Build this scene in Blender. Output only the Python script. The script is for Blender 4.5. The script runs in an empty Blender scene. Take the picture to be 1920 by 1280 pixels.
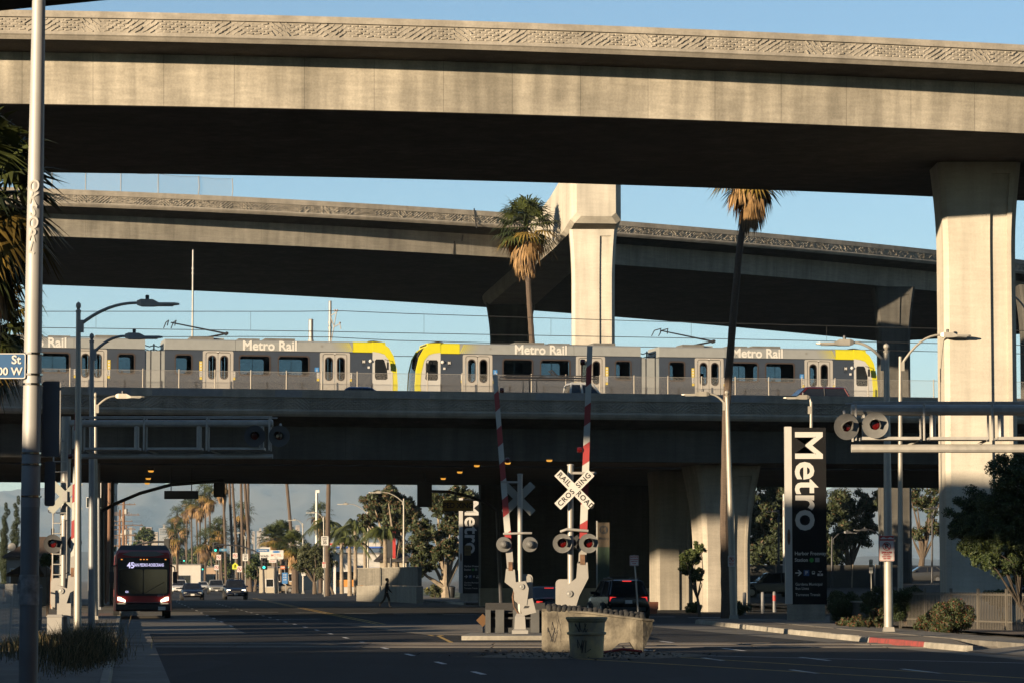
import bpy, math, random
import numpy as np
from mathutils import Vector, Matrix
from mathutils.geometry import tessellate_polygon
R = math.radians
PI = math.pi
sc = bpy.context.scene
COL = sc.collection
# ------------------------------------------------------------------ camera, sky, sun, exposure
F = 6000.0                      # focal length in pixels of the 1920 wide photograph
CZ = 1.75                       # eye height
TH = math.atan(446 / F)         # the lens looks slightly up
cam = bpy.data.cameras.new('camera')
cam.lens = F / 1920 * 36
cam.sensor_width = 36
cam.clip_end = 30000
cam.clip_start = 0.5
camo = bpy.data.objects.new('camera', cam)
COL.objects.link(camo)
camo.location = (0, 0, CZ)
camo.rotation_euler = (PI / 2 + TH, 0, 0)
sc.camera = camo

SUN_AZ, SUN_EL = R(225), R(7.7)     # azimuth clockwise from +Y
w = bpy.data.worlds.new('World')
sc.world = w
w.use_nodes = True
nt = w.node_tree
nt.nodes.clear()
sky = nt.nodes.new('ShaderNodeTexSky')
sky.sky_type = 'NISHITA'
sky.sun_disc = False
sky.sun_elevation = SUN_EL
sky.sun_rotation = SUN_AZ
sky.altitude = 0
sky.air_density = 0.8
sky.dust_density = 0.0
sky.ozone_density = 2.3
bg = nt.nodes.new('ShaderNodeBackground')
bg.inputs[1].default_value = 0.058
wo = nt.nodes.new('ShaderNodeOutputWorld')
nt.links.new(sky.outputs[0], bg.inputs[0])
nt.links.new(bg.outputs[0], wo.inputs[0])

sl = bpy.data.lights.new('sun', 'SUN')
sl.energy = 5.0
sl.angle = R(0.53)
sl.color = (1.0, 0.785, 0.53)
so = bpy.data.objects.new('sun', sl)
COL.objects.link(so)
SUNV = Vector((math.sin(SUN_AZ) * math.cos(SUN_EL), math.cos(SUN_AZ) * math.cos(SUN_EL), math.sin(SUN_EL)))
so.rotation_euler = SUNV.to_track_quat('Z', 'Y').to_euler()
so.location = SUNV * 500

sc.view_settings.view_transform = 'Standard'
sc.view_settings.look = 'None'
sc.view_settings.exposure = 1.55
sc.view_settings.gamma = 1
sc.cycles.max_bounces = 6
sc.cycles.diffuse_bounces = 3
sc.cycles.glossy_bounces = 3
sc.cycles.transparent_max_bounces = 24
sc.cycles.transmission_bounces = 4
sc.cycles.volume_bounces = 0
sc.cycles.caustics_reflective = False
sc.cycles.caustics_refractive = False
sc.cycles.sample_clamp_indirect = 4
sc.cycles.use_denoising = True

# ------------------------------------------------------------------ picture -> place helpers
CT, ST = math.cos(TH), math.sin(TH)
def ray(px, py):
    cx, cy = (px - 960) / F, -(py - 640) / F
    return Vector((cx, CT - cy * ST, ST + cy * CT))
def P(px, py, D):
    d = ray(px, py)
    return Vector((0, 0, CZ)) + d * (D / d.y)
def AZ(px, py, Z):
    d = ray(px, py)
    return Vector((0, 0, CZ)) + d * ((Z - CZ) / d.z)
def G(px, py, z=0.0):
    return AZ(px, py, z)
def GX(px, D):
    return (px - 960) / F * (D * CT) if D else 0
def cxs(Y):                      # street axis (left kerb is offset 0): leans left, bends right far away
    return -0.12 * Y if Y <= 260 else -31.2 - 0.085 * (Y - 260)
def S(Y, o, z=0.0):
    return Vector((cxs(Y) + o, Y, z))

# ------------------------------------------------------------------ materials
MATS = {}
def _principled(name):
    m = bpy.data.materials.new(name)
    m.use_nodes = True
    return m, m.node_tree, m.node_tree.nodes['Principled BSDF']
ALB = .5
def M(name, col, rough=.6, metal=0., var=.12, scale=2.5, bump=0., bscale=25., emit=None, estr=0., spec=.5, stretch=(1, 1, 1), dirt=None):
    if name in MATS: return MATS[name]
    col = tuple(x * ALB for x in col)
    if dirt: dirt = tuple(x * ALB for x in dirt)
    m, t, b = _principled(name)
    b.inputs['Roughness'].default_value = rough
    b.inputs['Metallic'].default_value = metal
    b.inputs['Specular IOR Level'].default_value = spec
    c = tuple(col) + (1,)
    if var > 0 or dirt:
        tc = t.nodes.new('ShaderNodeTexCoord')
        mp = t.nodes.new('ShaderNodeMapping')
        mp.inputs['Scale'].default_value = stretch
        t.links.new(tc.outputs['Object'], mp.inputs[0])
        n = t.nodes.new('ShaderNodeTexNoise')
        n.inputs['Scale'].default_value = scale
        n.inputs['Detail'].default_value = 6
        n.inputs['Roughness'].default_value = .6
        t.links.new(mp.outputs[0], n.inputs['Vector'])
        r = t.nodes.new('ShaderNodeValToRGB')
        r.color_ramp.elements[0].position = .3
        r.color_ramp.elements[1].position = .7
        lo = dirt if dirt else tuple(x * (1 - var) for x in col)
        r.color_ramp.elements[0].color = tuple(lo) + (1,)
        r.color_ramp.elements[1].color = tuple(min(1, x * (1 + var)) for x in col) + (1,)
        t.links.new(n.outputs['Fac'], r.inputs[0])
        t.links.new(r.outputs[0], b.inputs['Base Color'])
        if bump:
            n2 = t.nodes.new('ShaderNodeTexNoise')
            n2.inputs['Scale'].default_value = bscale
            n2.inputs['Detail'].default_value = 4
            t.links.new(mp.outputs[0], n2.inputs['Vector'])
            bu = t.nodes.new('ShaderNodeBump')
            bu.inputs['Strength'].default_value = bump
            bu.inputs['Distance'].default_value = .03
            t.links.new(n2.outputs['Fac'], bu.inputs['Height'])
            t.links.new(bu.outputs[0], b.inputs['Normal'])
    else:
        b.inputs['Base Color'].default_value = c
    if emit:
        b.inputs['Emission Color'].default_value = tuple(emit) + (1,)
        b.inputs['Emission Strength'].default_value = estr
    MATS[name] = m
    return m
def concrete(name, col, stain=.3, joint=0., jdir=(1, 0, 0), fine=.1, streak=1.):
    """board-marked concrete: blotches, vertical run-off streaks, pores, optional form joints every `joint` metres"""
    m, t, b = _principled(name)
    L = t.links.new
    N = t.nodes.new
    b.inputs['Roughness'].default_value = .85
    b.inputs['Specular IOR Level'].default_value = .25
    tc = N('ShaderNodeTexCoord')
    def noise(sx, sy, sz, scale, det=5):
        mp = N('ShaderNodeMapping'); mp.inputs['Scale'].default_value = (sx, sy, sz)
        L(tc.outputs['Object'], mp.inputs[0])
        n = N('ShaderNodeTexNoise'); n.inputs['Scale'].default_value = scale; n.inputs['Detail'].default_value = det
        L(mp.outputs[0], n.inputs['Vector'])
        return n.outputs['Fac']
    def mr(src, a, bb, lo, hi):
        q = N('ShaderNodeMapRange'); q.inputs[1].default_value = a; q.inputs[2].default_value = bb
        q.inputs[3].default_value = lo; q.inputs[4].default_value = hi
        L(src, q.inputs[0]); return q.outputs[0]
    def mul(a, bb):
        q = N('ShaderNodeMath'); q.operation = 'MULTIPLY'; L(a, q.inputs[0]); L(bb, q.inputs[1]); return q.outputs[0]
    v = mul(mr(noise(1, 1, 1, .35), .3, .7, 1 - stain * .7, 1 + stain * .4), mr(noise(1.6, 1.6, .12, 1.3), .35, .7, 1 + stain * .35 * streak, 1 - stain * .6 * streak))
    v = mul(v, mr(noise(.5, .5, 3.5, 2.2, 8), .35, .7, 1 - fine, 1 + fine))
    v = mul(v, mr(noise(1, 1, 1, 14, 3), .3, .7, 1 - fine, 1 + fine))
    if joint:
        d = N('ShaderNodeVectorMath'); d.operation = 'DOT_PRODUCT'
        L(tc.outputs['Object'], d.inputs[0]); d.inputs[1].default_value = jdir
        q = N('ShaderNodeMath'); q.operation = 'DIVIDE'; L(d.outputs['Value'], q.inputs[0]); q.inputs[1].default_value = joint
        fr = N('ShaderNodeMath'); fr.operation = 'FRACT'; L(q.outputs[0], fr.inputs[0])
        g = N('ShaderNodeMath'); g.operation = 'GREATER_THAN'; L(fr.outputs[0], g.inputs[0]); g.inputs[1].default_value = .022 / joint
        v = mul(v, mr(g.outputs[0], 0, 1, .62, 1))
        fl = N('ShaderNodeMath'); fl.operation = 'FLOOR'; L(q.outputs[0], fl.inputs[0])
        wn = N('ShaderNodeTexWhiteNoise'); wn.noise_dimensions = '1D'; L(fl.outputs[0], wn.inputs['W'])
        v = mul(v, mr(wn.outputs['Value'], 0, 1, .93, 1.06))
    cr = N('ShaderNodeMix'); cr.data_type = 'RGBA'; cr.blend_type = 'MULTIPLY'; cr.inputs[0].default_value = 1
    cr.inputs[6].default_value = tuple(col) + (1,)
    L(v, cr.inputs[7])
    L(cr.outputs[2], b.inputs['Base Color'])
    bu = N('ShaderNodeBump'); bu.inputs['Strength'].default_value = .25; bu.inputs['Distance'].default_value = .02
    L(noise(1, 1, 1, 9, 6), bu.inputs['Height']); L(bu.outputs[0], b.inputs['Normal'])
    MATS[name] = m
    return m
def asphalt(name, col):
    """worn asphalt: blotches, wheel polish along the lanes, square patches, tar-filled cracks, fine aggregate"""
    m, t, b = _principled(name); L = t.links.new; N = t.nodes.new
    b.inputs['Roughness'].default_value = .88; b.inputs['Specular IOR Level'].default_value = .2
    tc = N('ShaderNodeTexCoord')
    def mp(sx, sy, rz=0.):
        q = N('ShaderNodeMapping'); q.inputs['Scale'].default_value = (sx, sy, 1); q.inputs['Rotation'].default_value = (0, 0, rz); L(tc.outputs['Object'], q.inputs[0]); return q.outputs[0]
    def noise(v, sc_, det=5):
        n = N('ShaderNodeTexNoise'); n.inputs['Scale'].default_value = sc_; n.inputs['Detail'].default_value = det; L(v, n.inputs['Vector']); return n.outputs['Fac']
    def mr(src, a, bb, lo, hi):
        q = N('ShaderNodeMapRange'); q.inputs[1].default_value = a; q.inputs[2].default_value = bb; q.inputs[3].default_value = lo; q.inputs[4].default_value = hi; L(src, q.inputs[0]); return q.outputs[0]
    def mul(a, bb):
        q = N('ShaderNodeMath'); q.operation = 'MULTIPLY'; L(a, q.inputs[0]); L(bb, q.inputs[1]); return q.outputs[0]
    v = mul(mr(noise(mp(1, 1), .25), .3, .7, .75, 1.25), mr(noise(mp(1.4, .06, .12), 1.0, 3), .35, .65, .82, 1.18))
    v = mul(v, mr(noise(mp(1, 1), 40, 2), .3, .7, .8, 1.2))
    vo = N('ShaderNodeTexVoronoi'); vo.feature = 'DISTANCE_TO_EDGE'; vo.inputs['Scale'].default_value = .28
    ds = N('ShaderNodeMixRGB'); ds.blend_type = 'ADD'; ds.inputs[0].default_value = .35
    n3 = N('ShaderNodeTexNoise'); n3.inputs['Scale'].default_value = .7; n3.inputs['Detail'].default_value = 4; L(mp(1, 1), n3.inputs['Vector'])
    L(mp(1, .55), ds.inputs[1]); L(n3.outputs['Color'], ds.inputs[2]); L(ds.outputs[0], vo.inputs['Vector'])
    v = mul(v, mr(vo.outputs['Distance'], .0, .012, .38, 1))
    br = N('ShaderNodeTexVoronoi'); br.feature = 'F1'; br.distance = 'CHEBYCHEV'; br.inputs['Scale'].default_value = .11; L(mp(1.8, .5, .12), br.inputs['Vector'])
    sp = N('ShaderNodeSeparateColor'); L(br.outputs['Color'], sp.inputs[0]); v = mul(v, mr(sp.outputs[0], .1, .9, .72, 1.22))
    c = N('ShaderNodeMix'); c.data_type = 'RGBA'; c.blend_type = 'MULTIPLY'; c.inputs[0].default_value = 1; c.inputs[6].default_value = tuple(col) + (1,); L(v, c.inputs[7]); L(c.outputs[2], b.inputs['Base Color'])
    bu = N('ShaderNodeBump'); bu.inputs['Strength'].default_value = .3; bu.inputs['Distance'].default_value = .01; L(noise(mp(1, 1), 60, 2), bu.inputs['Height']); L(bu.outputs[0], b.inputs['Normal'])
    MATS[name] = m; return m
def glassy(name, tint, refl=.08, rough=.02):
    m = bpy.data.materials.new(name); m.use_nodes = True
    t = m.node_tree; t.nodes.clear()
    o = t.nodes.new('ShaderNodeOutputMaterial'); mx = t.nodes.new('ShaderNodeMixShader')
    tr = t.nodes.new('ShaderNodeBsdfTransparent'); gl = t.nodes.new('ShaderNodeBsdfGlossy')
    lw = t.nodes.new('ShaderNodeLayerWeight'); lw.inputs[0].default_value = .25
    tr.inputs[0].default_value = tuple(tint) + (1,); gl.inputs['Roughness'].default_value = rough
    ad = t.nodes.new('ShaderNodeMath'); ad.operation = 'MULTIPLY_ADD'; ad.inputs[1].default_value = .5; ad.inputs[2].default_value = refl
    t.links.new(lw.outputs['Fresnel'], ad.inputs[0]); t.links.new(ad.outputs[0], mx.inputs[0])
    t.links.new(tr.outputs[0], mx.inputs[1]); t.links.new(gl.outputs[0], mx.inputs[2]); t.links.new(mx.outputs[0], o.inputs[0])
    MATS[name] = m
    return m
def chainlink(name, pitch, wire, col):
    """woven wire seen from too far to model each strand: diamond net, open between the wires"""
    m = bpy.data.materials.new(name); m.use_nodes = True
    t = m.node_tree; N = t.nodes.new; L = t.links.new
    b = t.nodes['Principled BSDF']; out = t.nodes['Material Output']
    b.inputs['Base Color'].default_value = tuple(col) + (1,); b.inputs['Metallic'].default_value = .3; b.inputs['Roughness'].default_value = .5
    tc = N('ShaderNodeTexCoord'); sp = N('ShaderNodeSeparateXYZ'); L(tc.outputs['Object'], sp.inputs[0])
    def mth(op, a, bb=None, v=None):
        q = N('ShaderNodeMath'); q.operation = op; L(a, q.inputs[0])
        if bb is not None: L(bb, q.inputs[1])
        if v is not None: q.inputs[1].default_value = v
        return q.outputs[0]
    u = mth('ADD', sp.outputs['X'], sp.outputs['Z']); v = mth('SUBTRACT', sp.outputs['X'], sp.outputs['Z'])
    a = mth('LESS_THAN', mth('FRACT', mth('DIVIDE', u, v=pitch)), v=wire / pitch)
    c = mth('LESS_THAN', mth('FRACT', mth('DIVIDE', v, v=pitch)), v=wire / pitch)
    k = mth('MAXIMUM', a, c)
    tr = N('ShaderNodeBsdfTransparent'); mx = N('ShaderNodeMixShader')
    L(k, mx.inputs[0]); L(tr.outputs[0], mx.inputs[1]); L(b.outputs[0], mx.inputs[2]); L(mx.outputs[0], out.inputs[0])
    MATS[name] = m
    return m

# ------------------------------------------------------------------ mesh builder
class MB:
    def __init__(s): s.v = []; s.f = []; s.m = []
    def add(s, vs, fs, mi=0):
        n = len(s.v); s.v += [tuple(p) for p in vs]; s.f += [tuple(i + n for i in f) for f in fs]; s.m += [mi] * len(fs); return s
    def box(s, c, d, rz=0, mi=0, rx=0, ry=0):
        hx, hy, hz = d[0] / 2, d[1] / 2, d[2] / 2
        vs = [Vector((x, y, z)) for x in (-hx, hx) for y in (-hy, hy) for z in (-hz, hz)]
        if rz or rx or ry:
            m = Matrix.Rotation(rz, 3, 'Z') @ Matrix.Rotation(ry, 3, 'Y') @ Matrix.Rotation(rx, 3, 'X'); vs = [m @ p for p in vs]
        c = Vector(c)
        return s.add([p + c for p in vs], [(0, 1, 3, 2), (4, 6, 7, 5), (0, 4, 5, 1), (2, 3, 7, 6), (0, 2, 6, 4), (1, 5, 7, 3)], mi)
    def tube(s, pts, r, seg=8, mi=0, cap=True):
        pts = [Vector(p) for p in pts]; n = len(pts)
        rs = r if isinstance(r, (list, tuple)) else [r] * n
        vs = []; up = None
        for i, p in enumerate(pts):
            d = (pts[min(i + 1, n - 1)] - pts[max(i - 1, 0)]).normalized()
            if up is None:
                up = Vector((0, 0, 1)) if abs(d.z) < .9 else Vector((1, 0, 0))
            a = (up - d * up.dot(d)).normalized(); b = d.cross(a); up = a
            for k in range(seg):
                t = 2 * PI * k / seg
                vs.append(p + (a * math.cos(t) + b * math.sin(t)) * rs[i])
        fs = []
        for i in range(n - 1):
            for k in range(seg):
                k2 = (k + 1) % seg
                fs.append((i * seg + k, i * seg + k2, (i + 1) * seg + k2, (i + 1) * seg + k))
        if cap:
            fs.append(tuple(range(seg))[::-1]); fs.append(tuple((n - 1) * seg + k for k in range(seg)))
        return s.add(vs, fs, mi)
    def lathe(s, prof, c=(0, 0, 0), axis='Z', seg=16, mi=0, cap=True):
        """prof: (radius, height) pairs"""
        vs = []; c = Vector(c)
        for r, h in prof:
            for k in range(seg):
                t = 2 * PI * k / seg; x, y = r * math.cos(t), r * math.sin(t)
                vs.append(c + (Vector((x, y, h)) if axis == 'Z' else Vector((x, h, y)) if axis == 'Y' else Vector((h, x, y))))
        fs = [(i * seg + k, i * seg + (k + 1) % seg, (i + 1) * seg + (k + 1) % seg, (i + 1) * seg + k) for i in range(len(prof) - 1) for k in range(seg)]
        if cap:
            fs.append(tuple(range(seg))[::-1]); fs.append(tuple((len(prof) - 1) * seg + k for k in range(seg)))
        return s.add(vs, fs, mi)
    def loft(s, rings, mi=0, close=True, cap=True):
        n = len(rings[0]); vs = [p for r in rings for p in r]; fs = []
        for i in range(len(rings) - 1):
            for k in range(n if close else n - 1):
                k2 = (k + 1) % n
                fs.append((i * n + k, i * n + k2, (i + 1) * n + k2, (i + 1) * n + k))
        if cap and close:
            fs.append(tuple(range(n))[::-1]); fs.append(tuple((len(rings) - 1) * n + k for k in range(n)))
        return s.add(vs, fs, mi)
    def panel(s, outer, holes=(), y0=0., y1=.05, mi=0):
        """plate in the XZ plane with real openings, thickness y0..y1"""
        loops = [list(outer)] + [list(h) for h in holes]
        flat = [p for l in loops for p in l]
        tris = tessellate_polygon([[Vector((x, z, 0)) for x, z in l] for l in loops])
        n = len(flat); vs = [(x, y0, z) for x, z in flat] + [(x, y1, z) for x, z in flat]
        fs = [tuple(t) for t in tris] + [tuple(i + n for i in t)[::-1] for t in tris]
        o = 0
        for l in loops:
            k = len(l)
            fs += [(o + i, o + (i + 1) % k, n + o + (i + 1) % k, n + o + i) for i in range(k)]; o += k
        return s.add(vs, fs, mi)
    def build(s, name, mat, parent=None, smooth=False, loc=None, rz=0):
        me = bpy.data.meshes.new(name)
        me.from_pydata(s.v, [], s.f)
        for q in (mat if isinstance(mat, (list, tuple)) else [mat]): me.materials.append(q)
        if any(s.m): me.polygons.foreach_set('material_index', s.m)
        fix(me, smooth)
        return put(name, me, parent, loc, rz)
def fix(me, smooth=False):
    import bmesh
    b = bmesh.new(); b.from_mesh(me); bmesh.ops.recalc_face_normals(b, faces=b.faces)
    if smooth:
        for f in b.faces: f.smooth = True
        for e in b.edges:
            if len(e.link_faces) == 2 and e.calc_face_angle(0) > .6: e.smooth = False
    b.to_mesh(me); b.free()
def put(name, me, parent=None, loc=None, rz=0, rot=None, scale=None):
    o = bpy.data.objects.new(name, me)
    COL.objects.link(o)
    if parent: o.parent = parent
    if loc is not None: o.location = loc
    if rot is not None: o.rotation_euler = rot
    elif rz: o.rotation_euler = (0, 0, rz)
    if scale is not None: o.scale = scale
    return o
def tag(o, label=None, cat=None, group=None, kind=None):
    if label: o['label'] = label
    if cat: o['category'] = cat
    if group: o['group'] = group
    if kind: o['kind'] = kind
    return o
def th(name, label, cat, loc=(0, 0, 0), rz=0, group=None, scale=None):
    o = bpy.data.objects.new(name, None)
    o.empty_display_size = .2
    COL.objects.link(o); o.location = loc; o.rotation_euler = (0, 0, rz)
    if scale: o.scale = scale
    return tag(o, label, cat, group)
KIDS = {}
def copy_tree(o, parent=None):
    c = o.copy(); COL.objects.link(c); c.parent = parent
    for ch in [x for x in o.children]: copy_tree(ch, c)
    return c
def rrect(x0, z0, x1, z1, r, n=4):
    pts = []
    for cx, cz, a0 in ((x1 - r, z1 - r, 0), (x0 + r, z1 - r, 90), (x0 + r, z0 + r, 180), (x1 - r, z0 + r, 270)):
        for i in range(n + 1):
            a = R(a0 + 90 * i / n); pts.append((cx + r * math.cos(a), cz + r * math.sin(a)))
    return pts
def rect(x0, z0, x1, z1): return [(x0, z0), (x1, z0), (x1, z1), (x0, z1)]
def circ(cx, cz, r, n=20): return [(cx + r * math.cos(2 * PI * i / n), cz + r * math.sin(2 * PI * i / n)) for i in range(n)]
def text(name, s, size, mat, parent, loc, rot=(PI / 2, 0, 0), bold=0., sx=1., align='CENTER', ext=.002, sp=1.):
    cu = bpy.data.curves.new(name, 'FONT'); cu.body = s; cu.size = size; cu.align_x = align; cu.align_y = 'CENTER'
    cu.offset = bold; cu.extrude = ext; cu.space_character = sp; cu.resolution_u = 3
    ob = bpy.data.objects.new(name, cu)
    me = bpy.data.meshes.new_from_object(ob)
    bpy.data.objects.remove(ob); me.materials.clear(); me.materials.append(mat)
    return put(name, me, parent, loc, rot=rot, scale=(sx, 1, 1))
def sweep(path, prof, mb=None, mi=0, cap=True):
    """path: (x,y) list; prof: closed list of (n, z), n = metres away from the camera side"""
    mb = mb or MB(); rings = []; m = len(path)
    for i, p in enumerate(path):
        a, b = path[max(i - 1, 0)], path[min(i + 1, m - 1)]
        d = Vector((b[0] - a[0], b[1] - a[1])).normalized(); n = Vector((-d.y, d.x))
        dz = p[2] if len(p) > 2 else 0
        rings.append([(p[0] + n.x * q, p[1] + n.y * q, z + dz) for q, z in prof])
    return mb.loft(rings, mi, cap=cap)
# ------------------------------------------------------------------ shared materials
CON = concrete('concrete_fascia', (0.277, 0.251, 0.203), .5, 2.35)
CONW = concrete('concrete_parapet', (0.242, 0.217, 0.178), .3, 0)
CONS = concrete('concrete_soffit', (0.047, 0.041, 0.033), .5, 0, fine=.3)  # near-black: the shade below the decks is put into this colour
CONC = concrete('concrete_column', (.325, .30, .252), .26, 0, fine=.045, streak=1.0)
CONG = concrete('concrete_grey', (0.061, 0.058, 0.051), .4, 2.9)  # darkened so bridge face and far columns look shaded by colour
CONK = concrete('concrete_kerb', (0.232, 0.214, 0.178), .35, 0)
GALV = M('galvanised_steel', (.46, .45, .42), .5, .35, .18, 3, stretch=(1, 1, .3))
PAINTG = M('grey_painted_steel', (.50, .48, .44), .55, .1, .16, 4)
DKST = M('dark_steel', (.06, .06, .065), .5, .5, .2)
BLACK = M('black_paint', (.012, .012, .013), .5, 0, 0)
WHITE = M('white_paint', (.78, .76, .72), .5, 0, .06)
REDP = M('red_paint', (.42, .025, .02), .5, 0, .2, 5)
YEL = M('yellow_paint', (.85, .62, .03), .45, 0, .05)
DARKGLASS = M('dark_glass', (.012, .014, .016), .06, 0, 0, spec=.7)
RUBBER = M('rubber', (.018, .018, .018), .85, 0, .3)
CHROME = M('chrome', (.6, .6, .6), .2, 1, 0)
RUST = M('rusty_steel', (.22, .11, .055), .85, .1, .4, 6, dirt=(.07, .045, .03))
WIRE = M('wire_dark', (.04, .04, .04), .6, .3, 0)

# ------------------------------------------------------------------ ground, road, kerbs
def sheet(name, pts, z, mat, kind='structure', label=None):
    mb = MB(); mb.panel([(p[0], p[1]) for p in pts], (), 0, 0)
    me = bpy.data.meshes.new(name)
    tri = tessellate_polygon([[Vector((p[0], p[1], 0)) for p in pts]])
    me.from_pydata([(p[0], p[1], z + (p[2] if len(p) > 2 else 0)) for p in pts], [], [tuple(t) for t in tri])
    me.materials.append(mat); fix(me)
    if sum(p.normal.z for p in me.polygons) < 0: me.flip_normals()
    o = put(name, me); tag(o, label, kind=kind)
    return o
ASPH = asphalt('asphalt', (.0165, .0160, .0160))
ASPH2 = asphalt('asphalt_lot', (.0170, .0165, .0160))
DIRT = M('dirt', (.21, .165, .11), .95, 0, .35, 1.5, .6, 20)
EARTH = M('city_ground', (.13, .115, .09), .95, 0, .3, .02)
SIDE = concrete('sidewalk_concrete', (.125, .115, .098), .35, 0)
sheet('ground', [(-9000, -290), (9000, -290), (9000, 18000), (-9000, 18000)], 0, EARTH)
ys = [-60, 0, 40, 80, 120, 160, 200, 260, 330, 400, 500, 650, 900, 1300, 2000]
RW = lambda y: 19.6 if y < 130 else 19.6 + min(4, (y - 130) * .05)
sheet('road', [S(y, -.2) for y in ys] + [S(y, RW(y)) for y in ys[::-1]], .006, ASPH)
sheet('gutter', [S(y, -.25) for y in ys[:8]] + [S(y, .75) for y in ys[:8][::-1]], .011, SIDE)
sheet('bus_pad', [S(y, .75) for y in (104, 140, 175)] + [S(y, 3.9) for y in (175, 140, 104)], .010, SIDE)
# side street under the freeway and driveway on the right
sheet('driveway', [(5.9, 128), (11.5, 131), (16, 160), (22, 235), (6, 235), (2.5, 160), (1.5, 133)], .007, ASPH2)
# raised station lot behind the fence, climbing away
lot = sheet('station_lot', [(18, 170), (60, 170), (90, 420), (4, 420), (8, 260), (12, 215)], .0, ASPH2)
for v in lot.data.vertices:
    v.co.z = .02 + max(0, (v.co.y - 195)) * .016 if v.co.y > 200 else .02
LOTZ = lambda y: .02 + max(0, (y - 195)) * .016 if y > 200 else .02
# left pavement
sheet('sidewalk_left', [S(y, -5) for y in ys[:9]] + [S(y, -.42) for y in ys[:9][::-1]], .15, SIDE)
def kerb(name, pts, w=.16, h=.155, seg=2.4, red=(), side=1):
    """kerb stones, each its own piece"""
    root = tag(bpy.data.objects.new(name, None), None, kind='structure'); COL.objects.link(root)
    pts = [Vector((p[0], p[1], 0)) for p in pts]
    acc = []; tot = 0
    for a, b in zip(pts, pts[1:]):
        acc.append((tot, a, b)); tot += (b - a).length
    def at(s):
        for t, a, b in acc[::-1]:
            if s >= t: return a + (b - a).normalized() * (s - t)
        return pts[0]
    n = max(1, int(tot / seg)); k = 0
    for i in range(n):
        a, b = at(i * tot / n + .008), at((i + 1) * tot / n - .008)
        d = (b - a).normalized(); q = Vector((-d.y, d.x, 0)) * side
        hh = h + random.uniform(-.008, .008)
        pr = [(0, 0), (.02, hh - .02), (.035, hh), (w, hh), (w, 0)]
        mb = MB(); mb.loft([[a + q * x + Vector((0, 0, z)) for x, z in pr], [b + q * x + Vector((0, 0, z)) for x, z in pr]])
        mid = (a + b) / 2
        isred = any(r0 <= mid.y <= r1 for r0, r1 in red)
        mb.build('kerb_stone', M('red_kerb_paint', (.36, .05, .045), .8, 0, .3, 6, dirt=(.16, .05, .04)) if isred else CONK, root)
    return root
random.seed(3)
kerb('kerb_left', [S(y, -.25) for y in (40, 70, 100, 140, 200, 300)], seg=3, side=1)
RK = [(12.6, 66), (11.75, 73), (11.1, 78.5), (10.1, 88), (9.1, 101), (8.2, 115), (7.55, 126), (7.2, 129.5), (7.7, 131), (9.2, 132)]
def ylerp(pts, y):
    for a, b in zip(pts, pts[1:]):
        lo, hi = (a, b) if a[1] < b[1] else (b, a)
        if lo[1] <= y <= hi[1]: return lo[0] + (hi[0] - lo[0]) * (y - lo[1]) / max(1e-6, hi[1] - lo[1])
    return pts[-1][0]
kerb('kerb_right', RK[2:], seg=2.2, red=((82, 89),), side=-1)
kerb('kerb_corner', [(13.3, 60), (12.6, 66), (11.95, 71.5)], seg=1.9, red=((0, 70.3),), side=-1)
sheet('verge', [(x + .14, y) for x, y in RK[2:]] + [(x + 1.9, y) for x, y in RK[::-1][2:-3]] , .145, DIRT)
SWALK = [(x + 1.9, y) for x, y in RK[:8]]
sheet('planting_bed', [(x + 3.6, y) for x, y in SWALK[::-1]][::-1] + [(30, 131), (34, 60)], .12, M('mulch', (.12, .075, .045), .95, 0, .4, 3, .7, 30))
ap = MB(); ap.add([(11.95, 71.5, .012), (11.1, 78.5, .012), (12.6, 78.6, .15), (13.7, 71.2, .15)], [(0, 1, 2, 3)]); tag(ap.build('driveway_apron', SIDE), kind='structure')
swr = tag(bpy.data.objects.new('sidewalk_right', None), kind='structure'); COL.objects.link(swr)
def slabs(root, near, far_off, step=1.9, z=.16):
    ys_ = np.arange(near[0][1], near[-1][1], step)
    for y0 in ys_:
        y1 = y0 + step - .02
        mb = MB(); e = random.uniform(-.004, .004)
        q = [(ylerp(near, y0), y0), (ylerp(near, y0) + far_off, y0), (ylerp(near, min(y1, near[-1][1])) + far_off, y1), (ylerp(near, min(y1, near[-1][1])), y1)]
        mb.loft([[(a, b, 0) for a, b in q], [(a, b, z + e) for a, b in q]])
        mb.build('paving_slab', SIDE, root)
slabs(swr, SWALK, 1.75)
# far right pavement beyond the freeway
kerb('kerb_far', [S(y, RW(y)) for y in (225, 260, 300, 340, 400, 460)], seg=6, side=-1)
sheet('sidewalk_far', [S(y, RW(y) + .16) for y in (222, 260, 330, 400, 520)] + [S(y, RW(y) + 4.5) for y in (520, 400, 330, 260, 222)], .15, SIDE)
sheet('lawn_strip', [S(y, RW(y) + 4.5) for y in (290, 330, 400, 470)] + [S(y, RW(y) + 14) for y in (470, 400, 330, 290)], .14, M('lawn', (.07, .11, .025), .95, 0, .3, .6))

# painted markings
PW = M('road_white', (1.0, .97, .92), .8, 0, .25, 2)
PY = M('road_yellow', (.8, .48, .07), .8, 0, .3, 2)
mk = tag(bpy.data.objects.new('road_markings', None), kind='structure'); COL.objects.link(mk)
def stripe(name, a, b, w, m, z=.0105):
    a, b = Vector((a[0], a[1], 0)), Vector((b[0], b[1], 0)); d = (b - a).normalized(); q = Vector((-d.y, d.x, 0)) * w / 2
    mb = MB(); mb.add([a - q + Vector((0, 0, z)), b - q + Vector((0, 0, z)), b + q + Vector((0, 0, z)), a + q + Vector((0, 0, z))], [(0, 1, 2, 3)])
    return mb.build(name, m, mk)
for y in np.arange(52, 240, 7.3):
    stripe('lane_dash', S(y, 6.6), S(y + 1.9, 6.6), .12, PW)
for y in np.arange(120, 300, 12.):
    stripe('lane_dash', S(y, 3.95), S(y + 3, 3.95), .12, PW)
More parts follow.
